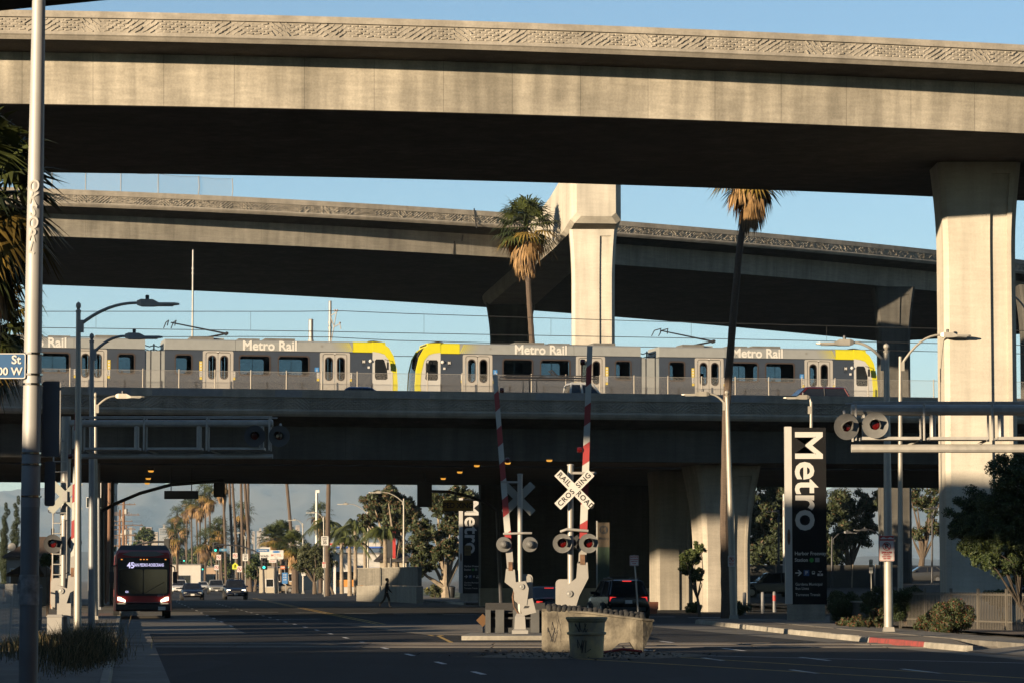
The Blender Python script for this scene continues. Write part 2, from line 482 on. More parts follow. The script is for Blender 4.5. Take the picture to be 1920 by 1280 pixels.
for y in np.arange(60, 125, 9.5):
    stripe('lane_dash', S(y, 15.2), S(y + 3, 15.2), .12, PW)
    stripe('lane_dash', S(y, 12.9), S(y + 2.4, 12.9), .12, PW)
for o in (9.55, 9.85):
    stripe('centre_line', S(100, o), S(300, o + .8), .11, PY)
stripe('centre_line', (-1.6, 88), S(100, 9.7), .12, PY)
stripe('centre_line', (.3, 74), (8.2, 54), .12, PY)
stripe('centre_line', (3.2, 74), (9.5, 56), .12, PY)
stripe('edge_line', G(1100, 1224), G(1920, 1243), .12, PW)
for k in range(11):
    a = G(370 + k * 92, 1146 + k * 1.1); stripe('crosswalk_bar', a, a + Vector((1.7, .25, 0)), .6, PW)
stripe('stop_line', G(300, 1163), G(600, 1160), .35, PW)
# railway crossing the street
RAILM = M('rail_steel', (.20, .17, .145), .4, .7, .2)
trk = tag(bpy.data.objects.new('track_bed', None), kind='structure'); COL.objects.link(trk)
def xing(y, dy): return [(-40, y + 40 * .02), (30, y - 30 * .02)]
for y in (84.0, 88.0):
    for k in range(14):
        x = -26 + k * 3.4
        mb = MB(); mb.box((x, y - x * .02, .004), (3.34, 2.3, .02), rz=-.02); mb.build('crossing_panel', M('crossing_concrete', (.24, .215, .18), .85, 0, .3, 1.3), trk)
    for dy in (-.72, .72):
        mb = MB(); mb.box((0, y + dy, .0), (90, .075, .05), rz=-.02); mb.build('rail', RAILM, trk)

# ------------------------------------------------------------------ elevated roads
def curve_path(pix, Z, deg=2, x0=-40, x1=45, step=2.5):
    pts = [AZ(px, py, Z) for px, py in pix]
    co = np.polyfit([p.x for p in pts], [p.y for p in pts], deg)
    return [(float(x), float(np.polyval(co, x))) for x in np.arange(x0, x1 + .01, step)]
def relief(path, n0, z0, z1, parent, mat, bw=.25, bh=.08, dep=.028, xlim=(-22, 24)):
    """cast stone-pattern band: small proud blocks, coursed and herringbone patches in turn"""
    mb = MB(); rnd = random.Random(11)
    s = 0; acc = [0]
    for a, b in zip(path, path[1:]): acc.append(acc[-1] + math.hypot(b[0] - a[0], b[1] - a[1]))
    rows = max(1, int((z1 - z0) / bh)); bh = (z1 - z0) / rows
    def at(s):
        i = min(max(np.searchsorted(acc, s) - 1, 0), len(path) - 2); a, b = path[i], path[i + 1]; L = acc[i + 1] - acc[i]; t = (s - acc[i]) / L
        d = Vector((b[0] - a[0], b[1] - a[1], 0)) / L; za = a[2] if len(a) > 2 else 0
        return Vector((a[0] + (b[0] - a[0]) * t, a[1] + (b[1] - a[1]) * t, za)), d
    n = int(acc[-1] / bw)
    for i in range(n):
        for r in range(rows):
            ss = (i + (.5 if r % 2 else 0) + .5) * bw
            p, d = at(ss)
            if not xlim[0] < p.x < xlim[1]: continue
            q = Vector((-d.y, d.x, 0)); ph = (ss % 6.2) / 6.2
            ang = 0 if ph < .3 else (.5 if ph < .47 else (0 if ph < .6 else (-.75 if ph < .7 else (.15 if ph < .85 else .6))))
            ang += rnd.uniform(-.2, .2)
            h, l = bh * .36, bw * (.40 if abs(ang) < .2 else .36); dp = dep * rnd.uniform(.2, 1.6)
            zc = z0 + (r + .5) * bh
            c = p + q * n0 + Vector((0, 0, zc)); u = d * math.cos(ang) + Vector((0, 0, math.sin(ang))); v = Vector((0, 0, math.cos(ang))) - d * math.sin(ang)
            ks = [(-l, -h), (l, -h), (l, h), (-l, h)]
            mb.add([c + u * a + v * b for a, b in ks] + [c + u * a * .8 + v * b * .55 - q * dp for a, b in ks], [(0, 1, 5, 4), (1, 2, 6, 5), (2, 3, 7, 6), (3, 0, 4, 7), (4, 5, 6, 7)])
    o = mb.build('stone_pattern', mat, parent); o['kind'] = 'stuff'
    return o
def elevated(name, label, path, Ztop, cap_h, band_h, strip_h, over, web_bot, width, webw, cat='flyover', conf=None, rel=True, over_drop=.45, far_par=True, xlim=(-22, 24)):
    """path = outer face of the near parapet; Ztop its top; over = slab overhang; webw = girder width"""
    t = th(name, label, cat)
    z = Ztop; zb = z - cap_h; zc = zb - band_h; zs = zc - strip_h
    sweep(path, [(-.03, zb), (-.03, z), (.32, z), (.32, zb)]).build('parapet_cap', CONW, t)
    sweep(path, [(.05, zc), (.05, zb - .002), (.3, zb - .002), (.3, zc)]).build('parapet_wall', CONW, t)
    sweep(path, [(0, zs + .12), (-.05, zc - .1), (.0, zc - .002), (.36, zc - .002), (.36, zs + .12), (.1, zs)]).build('deck_edge', CONW, t)
    if rel: relief(path, .05, zc + .03, zb - .03, t, CONW, xlim=xlim, dep=.06 if Ztop > 25 else .045 if Ztop < 15 else .03)
    # slab with sloping underside
    W = width
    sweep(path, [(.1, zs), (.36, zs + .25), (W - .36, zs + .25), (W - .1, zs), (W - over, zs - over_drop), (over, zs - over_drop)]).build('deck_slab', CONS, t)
    g0 = over + .002
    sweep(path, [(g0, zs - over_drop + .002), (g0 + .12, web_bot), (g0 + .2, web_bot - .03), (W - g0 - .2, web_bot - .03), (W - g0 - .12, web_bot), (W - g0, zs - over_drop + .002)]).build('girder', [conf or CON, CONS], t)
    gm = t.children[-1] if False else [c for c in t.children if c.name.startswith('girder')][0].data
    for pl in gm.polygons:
        if abs(pl.normal.z) > .8: pl.material_index = 1  # flat faces take the dark copy, underside shade put into colour
    if far_par:
        sweep(path, [(W - .32, zs + .25), (W - .32, z - .02), (W, z - .02), (W, zs)]).build('far_parapet', CONW, t)
    return t
def column(parent, cx, cy, z0, z1, w, d, flare=.16, rz=0, fl=3.2, recess=(.28, .75), mat=None, name='column', capz=0):
    c = min(w, d) * .16; r0, r1 = recess[0] * w, recess[1] * w
    def ring(z, s, rd):
        ww, dd = w * s, d * s
        pts = [(-ww + c, -dd), (r0 * s, -dd), (r0 * s, -dd + rd), (r1 * s, -dd + rd), (r1 * s, -dd), (ww - c, -dd), (ww, -dd + c), (ww, dd - c), (ww - c, dd), (-ww + c, dd), (-ww, dd - c), (-ww, -dd + c)]
        return [(cx + x * math.cos(rz) - y * math.sin(rz), cy + x * math.sin(rz) + y * math.cos(rz), z) for x, y in pts]
    rings = [ring(z0, 1, .13), ring(z1 - fl, 1, .13)]
    for i in range(1, 9):
        t = i / 8; s = 1 + flare * t ** 1.8
        if i == 7: rings.append(ring(z1 - fl * .13, s, .12))
        rings.append(ring(z1 - fl + fl * t, s, .13 if i < 7 else .002))
    mb = MB(); mb.loft(rings)
    return mb.build(name, mat or CONC, parent)

# 1 the nearest visible ramp, sunlit, curving across the top of the picture
ZT = CZ + 18.7
pathT = curve_path([(0, 17), (85, 20), (600, 35), (1000, 43.5), (1240, 51), (1500, 62), (1700, 73), (1920, 86)], ZT, 2, -150, 60)
flyT = elevated('curved_flyover', 'sunlit concrete ramp curving across the top of the picture, high above the rest', pathT, ZT, .22, .47, .26, 2.0, CZ + 15.9, 22.4, 18, xlim=(-20, 22), over_drop=.12)
k = P(1831, 640, 122.5)
column(flyT, k.x, k.y, -.3, CZ + 15.9 - .04, 1.37, 1.15, .16, 0, 3.4)
# 2 freeway with the railway in its middle
BA = math.radians(12)
def bpath(n0, x0=-130, x1=110): return [(x, 167 + .2126 * x + n0 / math.cos(BA)) for x in (x0, -20, 10, 40, x1)]
ZF = CZ + 9.77
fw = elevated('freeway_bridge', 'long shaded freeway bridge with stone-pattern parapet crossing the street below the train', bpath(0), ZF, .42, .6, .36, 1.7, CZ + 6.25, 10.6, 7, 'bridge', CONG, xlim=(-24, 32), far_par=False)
for x_, w_ in ((-20.5, 2.2), (-16.6, 3.6), (-11.5, 1.4), (-5.2, 1.9), (2.5, 2.6), (12.0, 3.0)):
    pm_ = MB(); pm_.box((x_, 167 + .2126 * x_ - .036, ZF - .2), (w_, .006, .36), rz=BA); pm_.build('repainted_patch', M('patch_grey', (.36, .35, .34), .85, 0, .15, 3), fw)
fwb = th('railway_bridge', 'second freeway deck carrying the rails behind the near bridge', 'bridge')
pB = bpath(0)
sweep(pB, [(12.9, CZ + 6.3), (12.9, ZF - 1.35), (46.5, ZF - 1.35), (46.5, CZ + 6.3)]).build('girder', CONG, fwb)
sweep(pB, [(12.95, ZF - 1.35), (12.95, ZF - .55), (13.25, ZF - .55), (13.25, ZF - 1.35)]).build('median_barrier', CONW, fwb)
sweep(pB, [(14.2, ZF - 1.34), (14.2, ZF - .28), (23.5, ZF - .28), (23.5, ZF - 1.34)]).build('track_slab', CONS, fwb)
sweep(pB, [(46.1, ZF - 1.34), (46.1, ZF - .35), (46.5, ZF - .35), (46.5, ZF - 1.34)]).build('far_parapet', CONW, fwb)
RAILZ = ZF - .1
for px, D, wd in ((1352, 175.5, 1.32), (1462, 178, 0), (560, 0, 0)):
    if wd:
        q = P(px, 1000, D); column(fw, q.x, q.y, -.5, CZ + 6.2, wd, 1.3, .38, BA, 4.6, mat=concrete('concrete_flared', (.25, .225, .185), .3, 0, fine=.06))
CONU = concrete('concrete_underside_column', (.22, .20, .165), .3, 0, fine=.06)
for px, D in ((1256, 187),):
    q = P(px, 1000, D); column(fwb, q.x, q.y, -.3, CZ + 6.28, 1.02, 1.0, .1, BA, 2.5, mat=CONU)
for px, D in ((-90, 182), (-90, 205)):
    q = P(px, 1000, D); column(fwb, q.x, q.y, -.3, CZ + 6.28, 1.1, 1.0, .1, BA, 2.5)
ab = th('abutment_wall', 'dark concrete abutment wall under the bridge behind the crossing gates', 'wall')
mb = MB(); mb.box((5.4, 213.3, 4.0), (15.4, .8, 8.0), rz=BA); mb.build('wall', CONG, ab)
mb = MB(); mb.box((5.4, 212.8, .6), (15.4, .3, 1.2), rz=BA); mb.build('plinth', CONC, ab)
# 3 the farther, higher ramp that recedes to the right
ZM = CZ + 27.9
pathM = curve_path([(-100, 349), (85, 355), (430, 365), (700, 382), (890, 392.5), (1165, 418), (1500, 445), (1750, 468), (1920, 487)], ZM, 2, -90, 70)
flyM = elevated('connector_flyover', 'high grey connector ramp behind the train, receding to the right on tall columns', pathM, ZM, .38, .52, .32, 2.4, CZ + 24.75, 43, 26, conf=concrete('concrete_far', (.20, .185, .155), .35, 3.1), xlim=(-38, 50), over_drop=.3)
# outrigger bent: front column, cross beam, back column
fc = P(1112, 640, 219.5); bc = P(957, 600, 277)
column(flyM, fc.x, fc.y, -.3, CZ + 23.9, 1.46, 1.3, .12, 0, 3.6)
column(flyM, bc.x, bc.y, -.3, CZ + 23.9, 1.75, 1.4, .22, 0, 3.6, mat=CONG)  # darker than the front column: its shade is put into the colour
dv = Vector((bc.x - fc.x, bc.y - fc.y, 0)).normalized(); qv = Vector((dv.y, -dv.x, 0))
mb = MB(); rings = []
for s, hw, lo, hi in ((-1.9, 1.35, .9, 3.9), (-1.5, 1.75, .45, 4.1), (1.5, 1.85, 0, 4.2), (10, 1.85, -.1, 3.6), (58, 2.3, -.2, 1.6), (60.5, 2.2, .4, 1.5)):
    p = Vector((fc.x, fc.y, CZ + 23.85)) + dv * s
    rings.append([p - qv * hw + Vector((0, 0, lo + .25)), p - qv * (hw - .3) + Vector((0, 0, lo)), p + qv * (hw - .3) + Vector((0, 0, lo)), p + qv * hw + Vector((0, 0, lo + .25)), p + qv * hw + Vector((0, 0, hi)), p - qv * hw + Vector((0, 0, hi))])
mb.loft(rings); mb.build('cross_beam', CONC, flyM)
q = P(1675, 640, 272); column(flyM, q.x, q.y, -.3, CZ + 24.75, 1.3, 1.2, .32, 0, 5, mat=CONG)  # shade of this column and the next is put into the concrete colour
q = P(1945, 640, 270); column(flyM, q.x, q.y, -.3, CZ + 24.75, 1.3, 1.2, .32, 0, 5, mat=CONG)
# expansion joint in the connector ramp
def on_path(path, px, n):
    best = None
    for a_, b_ in zip(path, path[1:]):
        d_ = Vector((b_[0] - a_[0], b_[1] - a_[1])).normalized()
        for k_ in range(25):
            x_, y_ = a_[0] + (b_[0] - a_[0]) * k_ / 25 - d_.y * n, a_[1] + (b_[1] - a_[1]) * k_ / 25 + d_.x * n
            e_ = abs(x_ / (y_ * CT) * F + 960 - px)
            if best is None or e_ < best[0]: best = (e_, y_)
    return best[1]
for x0, y0, x1, y1, n_ in ((889, 391, 891, 412, -.06), (891, 412, 894, 428, -.1), (868, 441, 866, 452, 2.42), (852, 452, 850, 478, 2.5)):
    Dm = on_path(pathM, (x0 + x1) / 2, n_) - .03
    a_, b_ = P(x0, y0, Dm), P(x1, y1, Dm)
    jj = MB(); jj.tube([a_, b_], .05, 4); jj.build('expansion_joint', BLACK, flyM)
# 4 ramp over the photographer's head, only its far lower edge shows in the top corner
a, b = AZ(230, 0, 11.0), AZ(0, 23, 11.0)
d = (a - b); d.z = 0; d.normalize(); n = Vector((-d.y, d.x, 0))
pathN = []
for s in (-75, -45, -20, 0, 10, 25, 45):
    p = b + d * s - n * 10.5; pathN.append((p.x, p.y))
flyN = th('overhead_ramp', 'dark underside of a ramp cutting off the top corner of the sky', 'flyover')
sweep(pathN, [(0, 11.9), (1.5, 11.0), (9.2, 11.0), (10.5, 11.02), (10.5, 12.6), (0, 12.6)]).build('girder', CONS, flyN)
sweep(pathN, [(10.15, 12.6), (10.15, 16.0), (10.45, 16.0), (10.45, 12.6)]).build('sound_wall', CONW, flyN)  # wall added on the ramp to raise the top of its shadow
sweep(pathN, [(0.05, 12.6), (.05, 14.2), (.4, 14.2), (.4, 12.6)]).build('parapet', CONW, flyN)
for s in (-55, 32):
    p = b + d * s - n * 5; column(flyN, p.x, p.y, 0, 11.02, 1.1, 1.0, .15)
# fence along the connector ramp
LINKF = chainlink('chain_link_far', .11, .012, (.42, .42, .4))
ff = th('ramp_fence', 'tall wire fence with thin posts on top of the connector ramp', 'fence')
prev = None
for px, py in ((40, 358), (97, 361), (160, 365), (226, 368), (296, 372), (370, 377), (433, 381)):
    p = AZ(px, py - 3, ZM); lean = .12 if px > 350 else 0
    mb = MB(); mb.tube([p + Vector((0, .15, -.3)), p + Vector((lean, .15, .9)), p + Vector((lean * .6, .15, 1.75))], .035, 6); mb.build('fence_post', GALV, ff)
    if prev is not None:
        mb = MB(); mb.tube([prev + Vector((0, .15, .06)), p + Vector((0, .15, .06))], .012, 4); mb.build('tension_wire', GALV, ff); mb = MB(); mb.tube([prev + Vector((0, .15, 1.7)), (prev + p) / 2 + Vector((0, .15, 1.6)), p + Vector((0, .15, 1.7))], .01, 4); mb.build('tension_wire', GALV, ff)
        mb = MB(); mb.add([prev + Vector((0, .15, 0)), p + Vector((0, .15, 0)), p + Vector((0, .15, 1.7)), prev + Vector((0, .15, 1.7))], [(0, 1, 2, 3)]); mb.build('wire_mesh', LINKF, ff)
    prev = p
# lamps under the freeway
LAMPM = M('sodium_lamp', (.9, .6, .2), .5, 0, 0, emit=(1, .45, .06), estr=.3)
for i, (px, py, D, lb) in enumerate(((1030, 863, 172, 'above the crossbuck sign'), (952, 868, 178, 'left of the crossbuck'), (894, 873, 185, 'between two others'), (862, 885, 198, 'above the ped sign'), (831, 897, 209, 'farthest over the right lanes'), (283, 883, 186, 'nearest over the bus lane'), (278, 897, 199, 'middle over the bus lane'), (276, 906, 211, 'farthest over the bus lane'))):
    p = AZ(px, py, CZ + 6.1)
    t = th('bridge_lamp', 'small amber lamp under the bridge, ' + lb, 'lamp', (p.x, p.y, CZ + 6.22), group='amber lamps under the freeway')
    mb = MB(); mb.box((0, 0, .02), (.34, .24, .14)); mb.build('housing', DKST, t)
    mb = MB(); mb.loft([[(x * .14 * k, y * .09 * k, z) for x, y in ((-1, -1), (1, -1), (1, 1), (-1, 1))] for k, z in ((1.1, -.07), (1, -.14), (.6, -.17))]); mb.build('lens', LAMPM, t)

# deck added out of frame, over and behind the camera, to block skylight
dk = th('sky_blocking_deck', 'wide unseen deck added behind the camera to block skylight', 'bridge')
mb = MB(); mb.box((28, -32, 10.2), (84, 96, 2.0), rz=.1); mb.build('girder', CONS, dk)
mb = MB(); mb.box((28 - 4.7, 15.8, 11.75), (84, .4, 1.1), rz=.1); mb.build('parapet', CONW, dk)
for x in (-10, 14, 40): column(dk, x, -10, 0, 9.2, 1.2, 1.0, .15)
# ------------------------------------------------------------------ trains
STEEL = M('brushed_steel', (.05, .066, .095), .5, .1, .1, 1.2, stretch=(.3, 1, 2))
FAIR = M('roof_fairing_grey', (.37, .385, .375), .5, .05, .06)
DOORM = M('door_silver', (.62, .58, .52), .45, .2, .05)
CABW = M('cab_white', (.66, .65, .62), .4, 0, .04)
TYEL = M('train_yellow', (.80, .73, .02), .4, 0, .04)
LETW = M('lettering_white', (.86, .84, .78), .5, 0, 0)
TGL = glassy('tinted_window', (.58, .64, .68), .05)
TFR = M('window_gasket', (.055, .038, .03), .5, 0, 0)
INT = M('train_interior', (.05, .05, .055), .8, 0, 0)
STY = M('sticker_yellow', (.8, .6, .05), .5, 0, 0)
STB = M('sticker_blue', (.05, .28, .7), .5, 0, 0)
UND = M('underframe', (.035, .033, .03), .8, 0, .2)
HALF, TH_, WD = 13.25, 3.75, 2.66
WINS = [(5.15, 6.85), (7.35, 9.05), (11.75, 12.65)]
DOORS = [(2.98, 4.32), (9.6, 10.94)]
TOT = 27.6
def ux(u, mir): return TOT - u if mir else u
def ring2(o, i):            # a frame: outer and inner loops
    return o, [i]
def train(name, label, loc, rz, number, group):
    t = th(name, label, 'train', loc, rz, group)
    for mir in (False, True):
        X = lambda u: ux(u, mir)
        def rr(u0, z0, u1, z1, r): a, b = sorted((X(u0), X(u1))); return rrect(a, z0, b, z1, r)
        def re(u0, z0, u1, z1): a, b = sorted((X(u0), X(u1))); return rect(a, z0, b, z1)
        holes = [rr(a, 1.80, b, 2.86, .14) for a, b in WINS] + [rr(a - .03, .40, b + .03, 3.03, .12) for a, b in DOORS]
        for y, s in ((-WD / 2, 1), (WD / 2 - .05, 1)):
            mb = MB(); mb.panel(re(1.5, .32, HALF, 3.12), holes, y, y + .05); mb.build('side_panel', STEEL, t)
        for a, b in WINS:
            for y in (-WD / 2 + .02, WD / 2 - .03):
                mb = MB(); mb.panel(rr(a, 1.80, b, 2.86, .14), (), y, y + .01); wn = mb.build('window', TGL, t)
                if y < 0:
                    mb = MB(); mb.panel(rr(a - .06, 1.74, b + .06, 2.92, .17), [rr(a + .02, 1.82, b - .02, 2.84, .13)], y - .03, y + .01); mb.build('frame', TFR, wn)
        for a, b in DOORS:
            mid = (a + b) / 2
            for u0, u1 in ((a, mid - .012), (mid + .012, b)):
                for y in (-WD / 2 + .012, WD / 2 - .05):
                    hole = rr(u0 + .13, 1.55, u1 - .13, 2.84, .2)
                    mb = MB(); mb.panel(rr(u0, .42, u1, 3.0, .06), [hole], y, y + .035); dl = mb.build('door_leaf', DOORM, t)
                    mb = MB(); mb.panel(hole, (), y + .012, y + .02); mb.build('pane', TGL, dl)
                    if y < 0:
                        mb = MB(); mb.panel(rr(u0 + .1, 1.52, u1 - .1, 2.87, .22), [rr(u0 + .15, 1.57, u1 - .15, 2.82, .19)], y - .008, y + .004); mb.build('gasket', TFR, dl)
            y = -WD / 2
            mb = MB(); mb.panel(rr(a - .19, .38, b + .19, 3.11, .08), [rr(a - .03, .4, b + .03, 3.03, .12)], y - .014, y + .01); mb.build('door_surround', DOORM, t)
            mb = MB(); mb.panel(re(mid - .05, 3.02, mid + .05, 3.08), (), y - .04, y); mb.build('door_lamp', WHITE, t)
            for q in (a - .3, b + .22):
                mb = MB(); mb.panel(re(q, 1.66, q + .14, 1.98), (), y - .012, y + .002); st = mb.build('door_notice', WHITE, t)
                for z in (1.73, 1.82, 1.91):
                    mb = MB(); mb.panel(circ(X(q + .07), z, .032, 8), (), y - .016, y); mb.build('symbol', BLACK, st)
                mb = MB(); mb.panel(re(q, 1.50, q + .14, 1.64), (), y - .012, y + .002); mb.build('door_sticker', STY, t)
        y = -WD / 2
        q = DOORS[0][1] + .24
        mb = MB(); mb.panel(re(q, 2.02, q + .24, 2.26), (), y - .012, y + .002); ws = mb.build('access_sticker', STB, t)
        mb = MB(); mb.panel(circ(X(q + .11), 2.19, .025, 8), (), y - .016, y); mb.build('symbol', WHITE, ws)
        mb = MB(); mb.panel(circ(X(q + .12), 2.09, .05, 10), [circ(X(q + .12), 2.09, .03, 10)], y - .016, y); mb.build('symbol', WHITE, ws)
        q = DOORS[1][1] + .22
        mb = MB(); mb.panel(re(q, 2.0, q + .16, 2.52), (), y - .012, y + .002); ns = mb.build('notice_strip', STY, t)
        for z in (2.1, 2.26, 2.42):
            mb = MB(); mb.panel(circ(X(q + .08), z, .05, 10), (), y - .016, y); mb.build('symbol', WHITE, ns)
        # roof fairing with joints, roof and floor
        cuts = [.75, 2.62, 5.9, 9.3, HALF]
        for a, b in zip(cuts, cuts[1:]):
            yy = a == .75
            a2, b2 = sorted((X(a + .008), X(b - .008)))
            prof = [(-WD / 2, 3.15), (-WD / 2 + .01, 3.66), (-WD / 2 + .12, 3.74), (WD / 2 - .12, 3.74), (WD / 2 - .01, 3.66), (WD / 2, 3.15)]
            mb = MB(); mb.loft([[(a2, p, z) for p, z in prof], [(b2, p, z) for p, z in prof]]); mb.build('roof_fairing', TYEL if yy else FAIR, t)
        # dotted fade from yellow to grey
        for r in range(7):
            for c in range(9):
                u = 2.66 + c * .11 + r * .035; sz = .042 * (1 - c / 11)
                mb = MB(); mb.panel([(X(u) - sz, 3.22 + r * .07), (X(u), 3.22 + r * .07 - sz), (X(u) + sz, 3.22 + r * .07), (X(u), 3.22 + r * .07 + sz)], (), y - .004, y + .03)
                mb.build('yellow_dot', TYEL, t)
        mb = MB(); mb.panel(circ(X(4.4), 3.46, .07), (), y - .004, y + .03); mb.build('vent_plug', M('vent_grey', (.3, .3, .28), .6, 0, 0), t)
        mb = MB(); mb.box(((X(.9) + X(HALF)) / 2, 0, .36), (HALF - .9, WD - .12, .12)); mb.build('floor', INT, t)
        mb = MB(); mb.box(((X(.9) + X(HALF)) / 2, 0, 3.06), (HALF - .9, WD - .12, .1)); mb.build('ceiling', INT, t)
        mb = MB(); mb.box(((X(1.5) + X(HALF - .3)) / 2, 0, .12), (HALF - 2.2, WD - .3, .3)); mb.build('underframe', UND, t)
        mb = MB(); mb.box((X(2.55), 0, 1.7), (.06, WD - .14, 2.6)); mb.build('cab_bulkhead', INT, t)
        for u0, u1, h in ((5.9, 7.6, .13), (7.9, 9.1, .1), (10.5, 11.8, .16)):
            mb = MB(); mb.box(((X(u0) + X(u1)) / 2, -.35, 3.74 + h / 2), (u1 - u0, 1.5, h)); mb.build('roof_box', M('roof_gear', (.2, .195, .18), .7, .2, .2), t)
        # seats and grab poles seen through the glass
        for u in (5.4, 6.3, 7.6, 8.5, 12.0):
            mb = MB(); mb.loft([[(X(u) + a, -.9 + b, z) for a, b in ((-.06, -.2), (.06, -.2), (.06, .25), (-.06, .25))] for z in (.5, 1.75, 1.95)]); mb.build('seat', INT, t)
        for u in (6.0, 8.2, 10.3):
            mb = MB(); mb.tube([(X(u), -.3, .42), (X(u), -.3, 3.0)], .018, 6); mb.build('grab_pole', CHROME, t)
        # lettering
        text('lettering', 'Metro Rail', .74, LETW, t, (X(7.35), y - .006, 3.41), bold=.02, sx=.98)
        text('fleet_number', number, .2, BLACK, t, (X(1.05), y - .006, 3.24), bold=.006)
        mb = MB(); mb.panel(circ(X(2.0), 2.62, .14), (), y - .01, y + .002); lg = mb.build('logo', BLACK, t)
        text('logo_letter', 'M', .2, WHITE, lg, (X(2.0), y - .014, 2.62), bold=.012)
        text('logo_name', 'Metro', .1, BLACK, t, (X(2.0), y - .006, 2.4))
        mb = MB(); mb.lathe([(.09, 0), (.1, -.04), (.06, -.1), (.0, -.11)], (X(1.62), y, 2.66), 'Y', 12); mb.build('side_lamp', WHITE, t)
        mb = MB(); mb.box((X(1.72), y - .02, 2.3), (.12, .05, .12)); mb.build('camera_box', WHITE, t)
        # cab: white side, yellow mask, raked windscreen
        cabo = [(.42, .34), (1.5, .34), (1.5, 3.19), (1.16, 3.15), (.82, 3.05), (.56, 2.74), (.39, 2.1), (.32, 1.3)]
        cw = [(.72, 1.62), (.62, 1.7), (.66, 2.2), (.82, 2.72), (.9, 2.78), (1.28, 2.78), (1.36, 2.7), (1.36, 1.72), (1.28, 1.62)]
        po = [(X(u), z) for u, z in cabo]; ph = [(X(u), z) for u, z in cw]
        for yy in (-WD / 2, WD / 2 - .06):
            mb = MB(); mb.panel(po, [ph], yy, yy + .06); mb.build('cab_side', CABW, t)
            mb = MB(); mb.panel(ph, (), yy + .02, yy + .03); mb.build('cab_window', M('cab_glass', (.02, .022, .025), .08, 0, 0), t)
            mk_o = [(.14, .34), (.44, .34), (.34, 1.3), (.40, 2.1), (.56, 2.75), (.82, 3.06), (1.16, 3.16), (1.5, 3.2), (1.5, 3.74), (.95, 3.7), (.55, 3.42), (.28, 2.95), (.1, 2.2), (.04, 1.3), (.06, .7)]
            mb = MB(); mb.panel([(X(u), z) for u, z in mk_o], (), yy - .01, yy + .22) if yy < 0 else mb.panel([(X(u), z) for u, z in mk_o], (), yy - .16, yy + .07); mb.build('yellow_mask', TYEL, t)
            mb = MB(); mb.panel(ring2([(X(u * 1.0 + .02 * (1 if u > 1 else -1)), z) for u, z in cw], ph)[0], [ph], yy - .006, yy + .01) if yy < 0 else None
        nose = [(.1, .34), (.05, 1.2), (.12, 2.15), (.3, 2.92), (.6, 3.4), (1.0, 3.66)]
        mb = MB(); mb.loft([[(X(u), -WD / 2 + .2, z), (X(u - .1), 0, z), (X(u), WD / 2 - .2, z), (X(u + .25), WD / 2 - .2, z), (X(u + .25), -WD / 2 + .2, z)] for u, z in nose]); mb.build('windscreen', DARKGLASS, t, True)
        mb = MB(); mb.loft([[(X(u), -1.0, z), (X(u), 1.0, z), (X(u + .3), 1.0, z - .02), (X(u + .3), -1.0, z - .02)] for u, z in ((.72, 3.62), (.78, 3.75), (1.35, 3.84), (1.5, 3.76))]); mb.build('roof_visor', UND, t)
        mb = MB(); mb.tube([(X(.8), y + .02, 2.78), (X(.66), y - .22, 2.72), (X(.66), y - .24, 2.6)], .018, 6); ma = mb.build('mirror_arm', BLACK, t)
        mb = MB(); mb.box((X(.66), y - .24, 2.38), (.09, .16, .42)); mb.build('mirror', BLACK, ma)
    # articulation between the halves
    mb = MB(); mb.box((TOT / 2, 0, 1.72), (TOT - 2 * HALF - .02, WD - .08, 2.7)); ar = mb.build('articulation', FAIR, t)
    for dx in (-.25, 0.3):
        mb = MB(); mb.box((TOT / 2 + dx, -WD / 2 + .03, 1.72), (.03, .03, 2.7)); mb.build('joint_line', BLACK, ar)
    for z in (3.2, 3.42):
        for dx in (-.5, .0):
            mb = MB(); mb.tube([(TOT / 2 + dx, -.6, z), (TOT / 2 + dx + .25, -.6, z - .08), (TOT / 2 + dx + .5, -.6, z)], .03, 6); mb.build('cable', BLACK, ar)
    mb = MB(); mb.box((TOT / 2, -.6, 3.3), (.07, .1, .42)); mb.build('cable_post', BLACK, ar)
    # pantograph on the right half
    pg = MB(); x0 = TOT / 2 + 3.6; z0 = 3.76
    mb = MB(); mb.box((x0 - .2, 0, z0 + .06), (1.1, 1.2, .12)); pb = mb.build('pantograph_base', FAIR, t)
    mb = MB(); mb.tube([(x0 - 1.1, 0, z0 + .08), (x0 + .55, 0, z0 + .42)], .05, 8); mb.build('pantograph_arm', DKST, t)
    mb = MB(); mb.tube([(x0 + .55, 0, z0 + .42), (x0 - 2.6, 0, z0 + 1.0)], [.05, .035], 8); mb.build('pantograph_arm', DKST, t)
    mb = MB(); mb.lathe([(.1, -.2), (.1, .2)], (x0 + .55, 0, z0 + .42), 'Y', 10); mb.build('pantograph_joint', DKST, t)
    for dx in (-.2, .22):
        mb = MB(); mb.tube([(x0 - 2.6 + dx - .1, -1.0, z0 + .75), (x0 - 2.6 + dx, -.75, z0 + 1.06), (x0 - 2.6 + dx, .75, z0 + 1.06), (x0 - 2.6 + dx - .1, 1.0, z0 + .75)], .03, 6); mb.build('pantograph_shoe', DKST, t)
    return t
nl = P(768, 740, 181.3); RZ = RAILZ
TR = train('light_rail_train', 'grey and yellow light rail train numbered 1169, the one to the right of the gap', (nl.x, nl.y + WD / 2, RZ), BA, '1169', 'light rail trains')
gd = Vector((math.cos(BA), math.sin(BA), 0))
p2 = Vector((nl.x, nl.y + WD / 2, RZ)) - gd * (TOT + .92)
TL = train('light_rail_train', 'grey and yellow light rail train numbered 1183, cut off by the left edge', p2, BA, '1183', 'light rail trains')
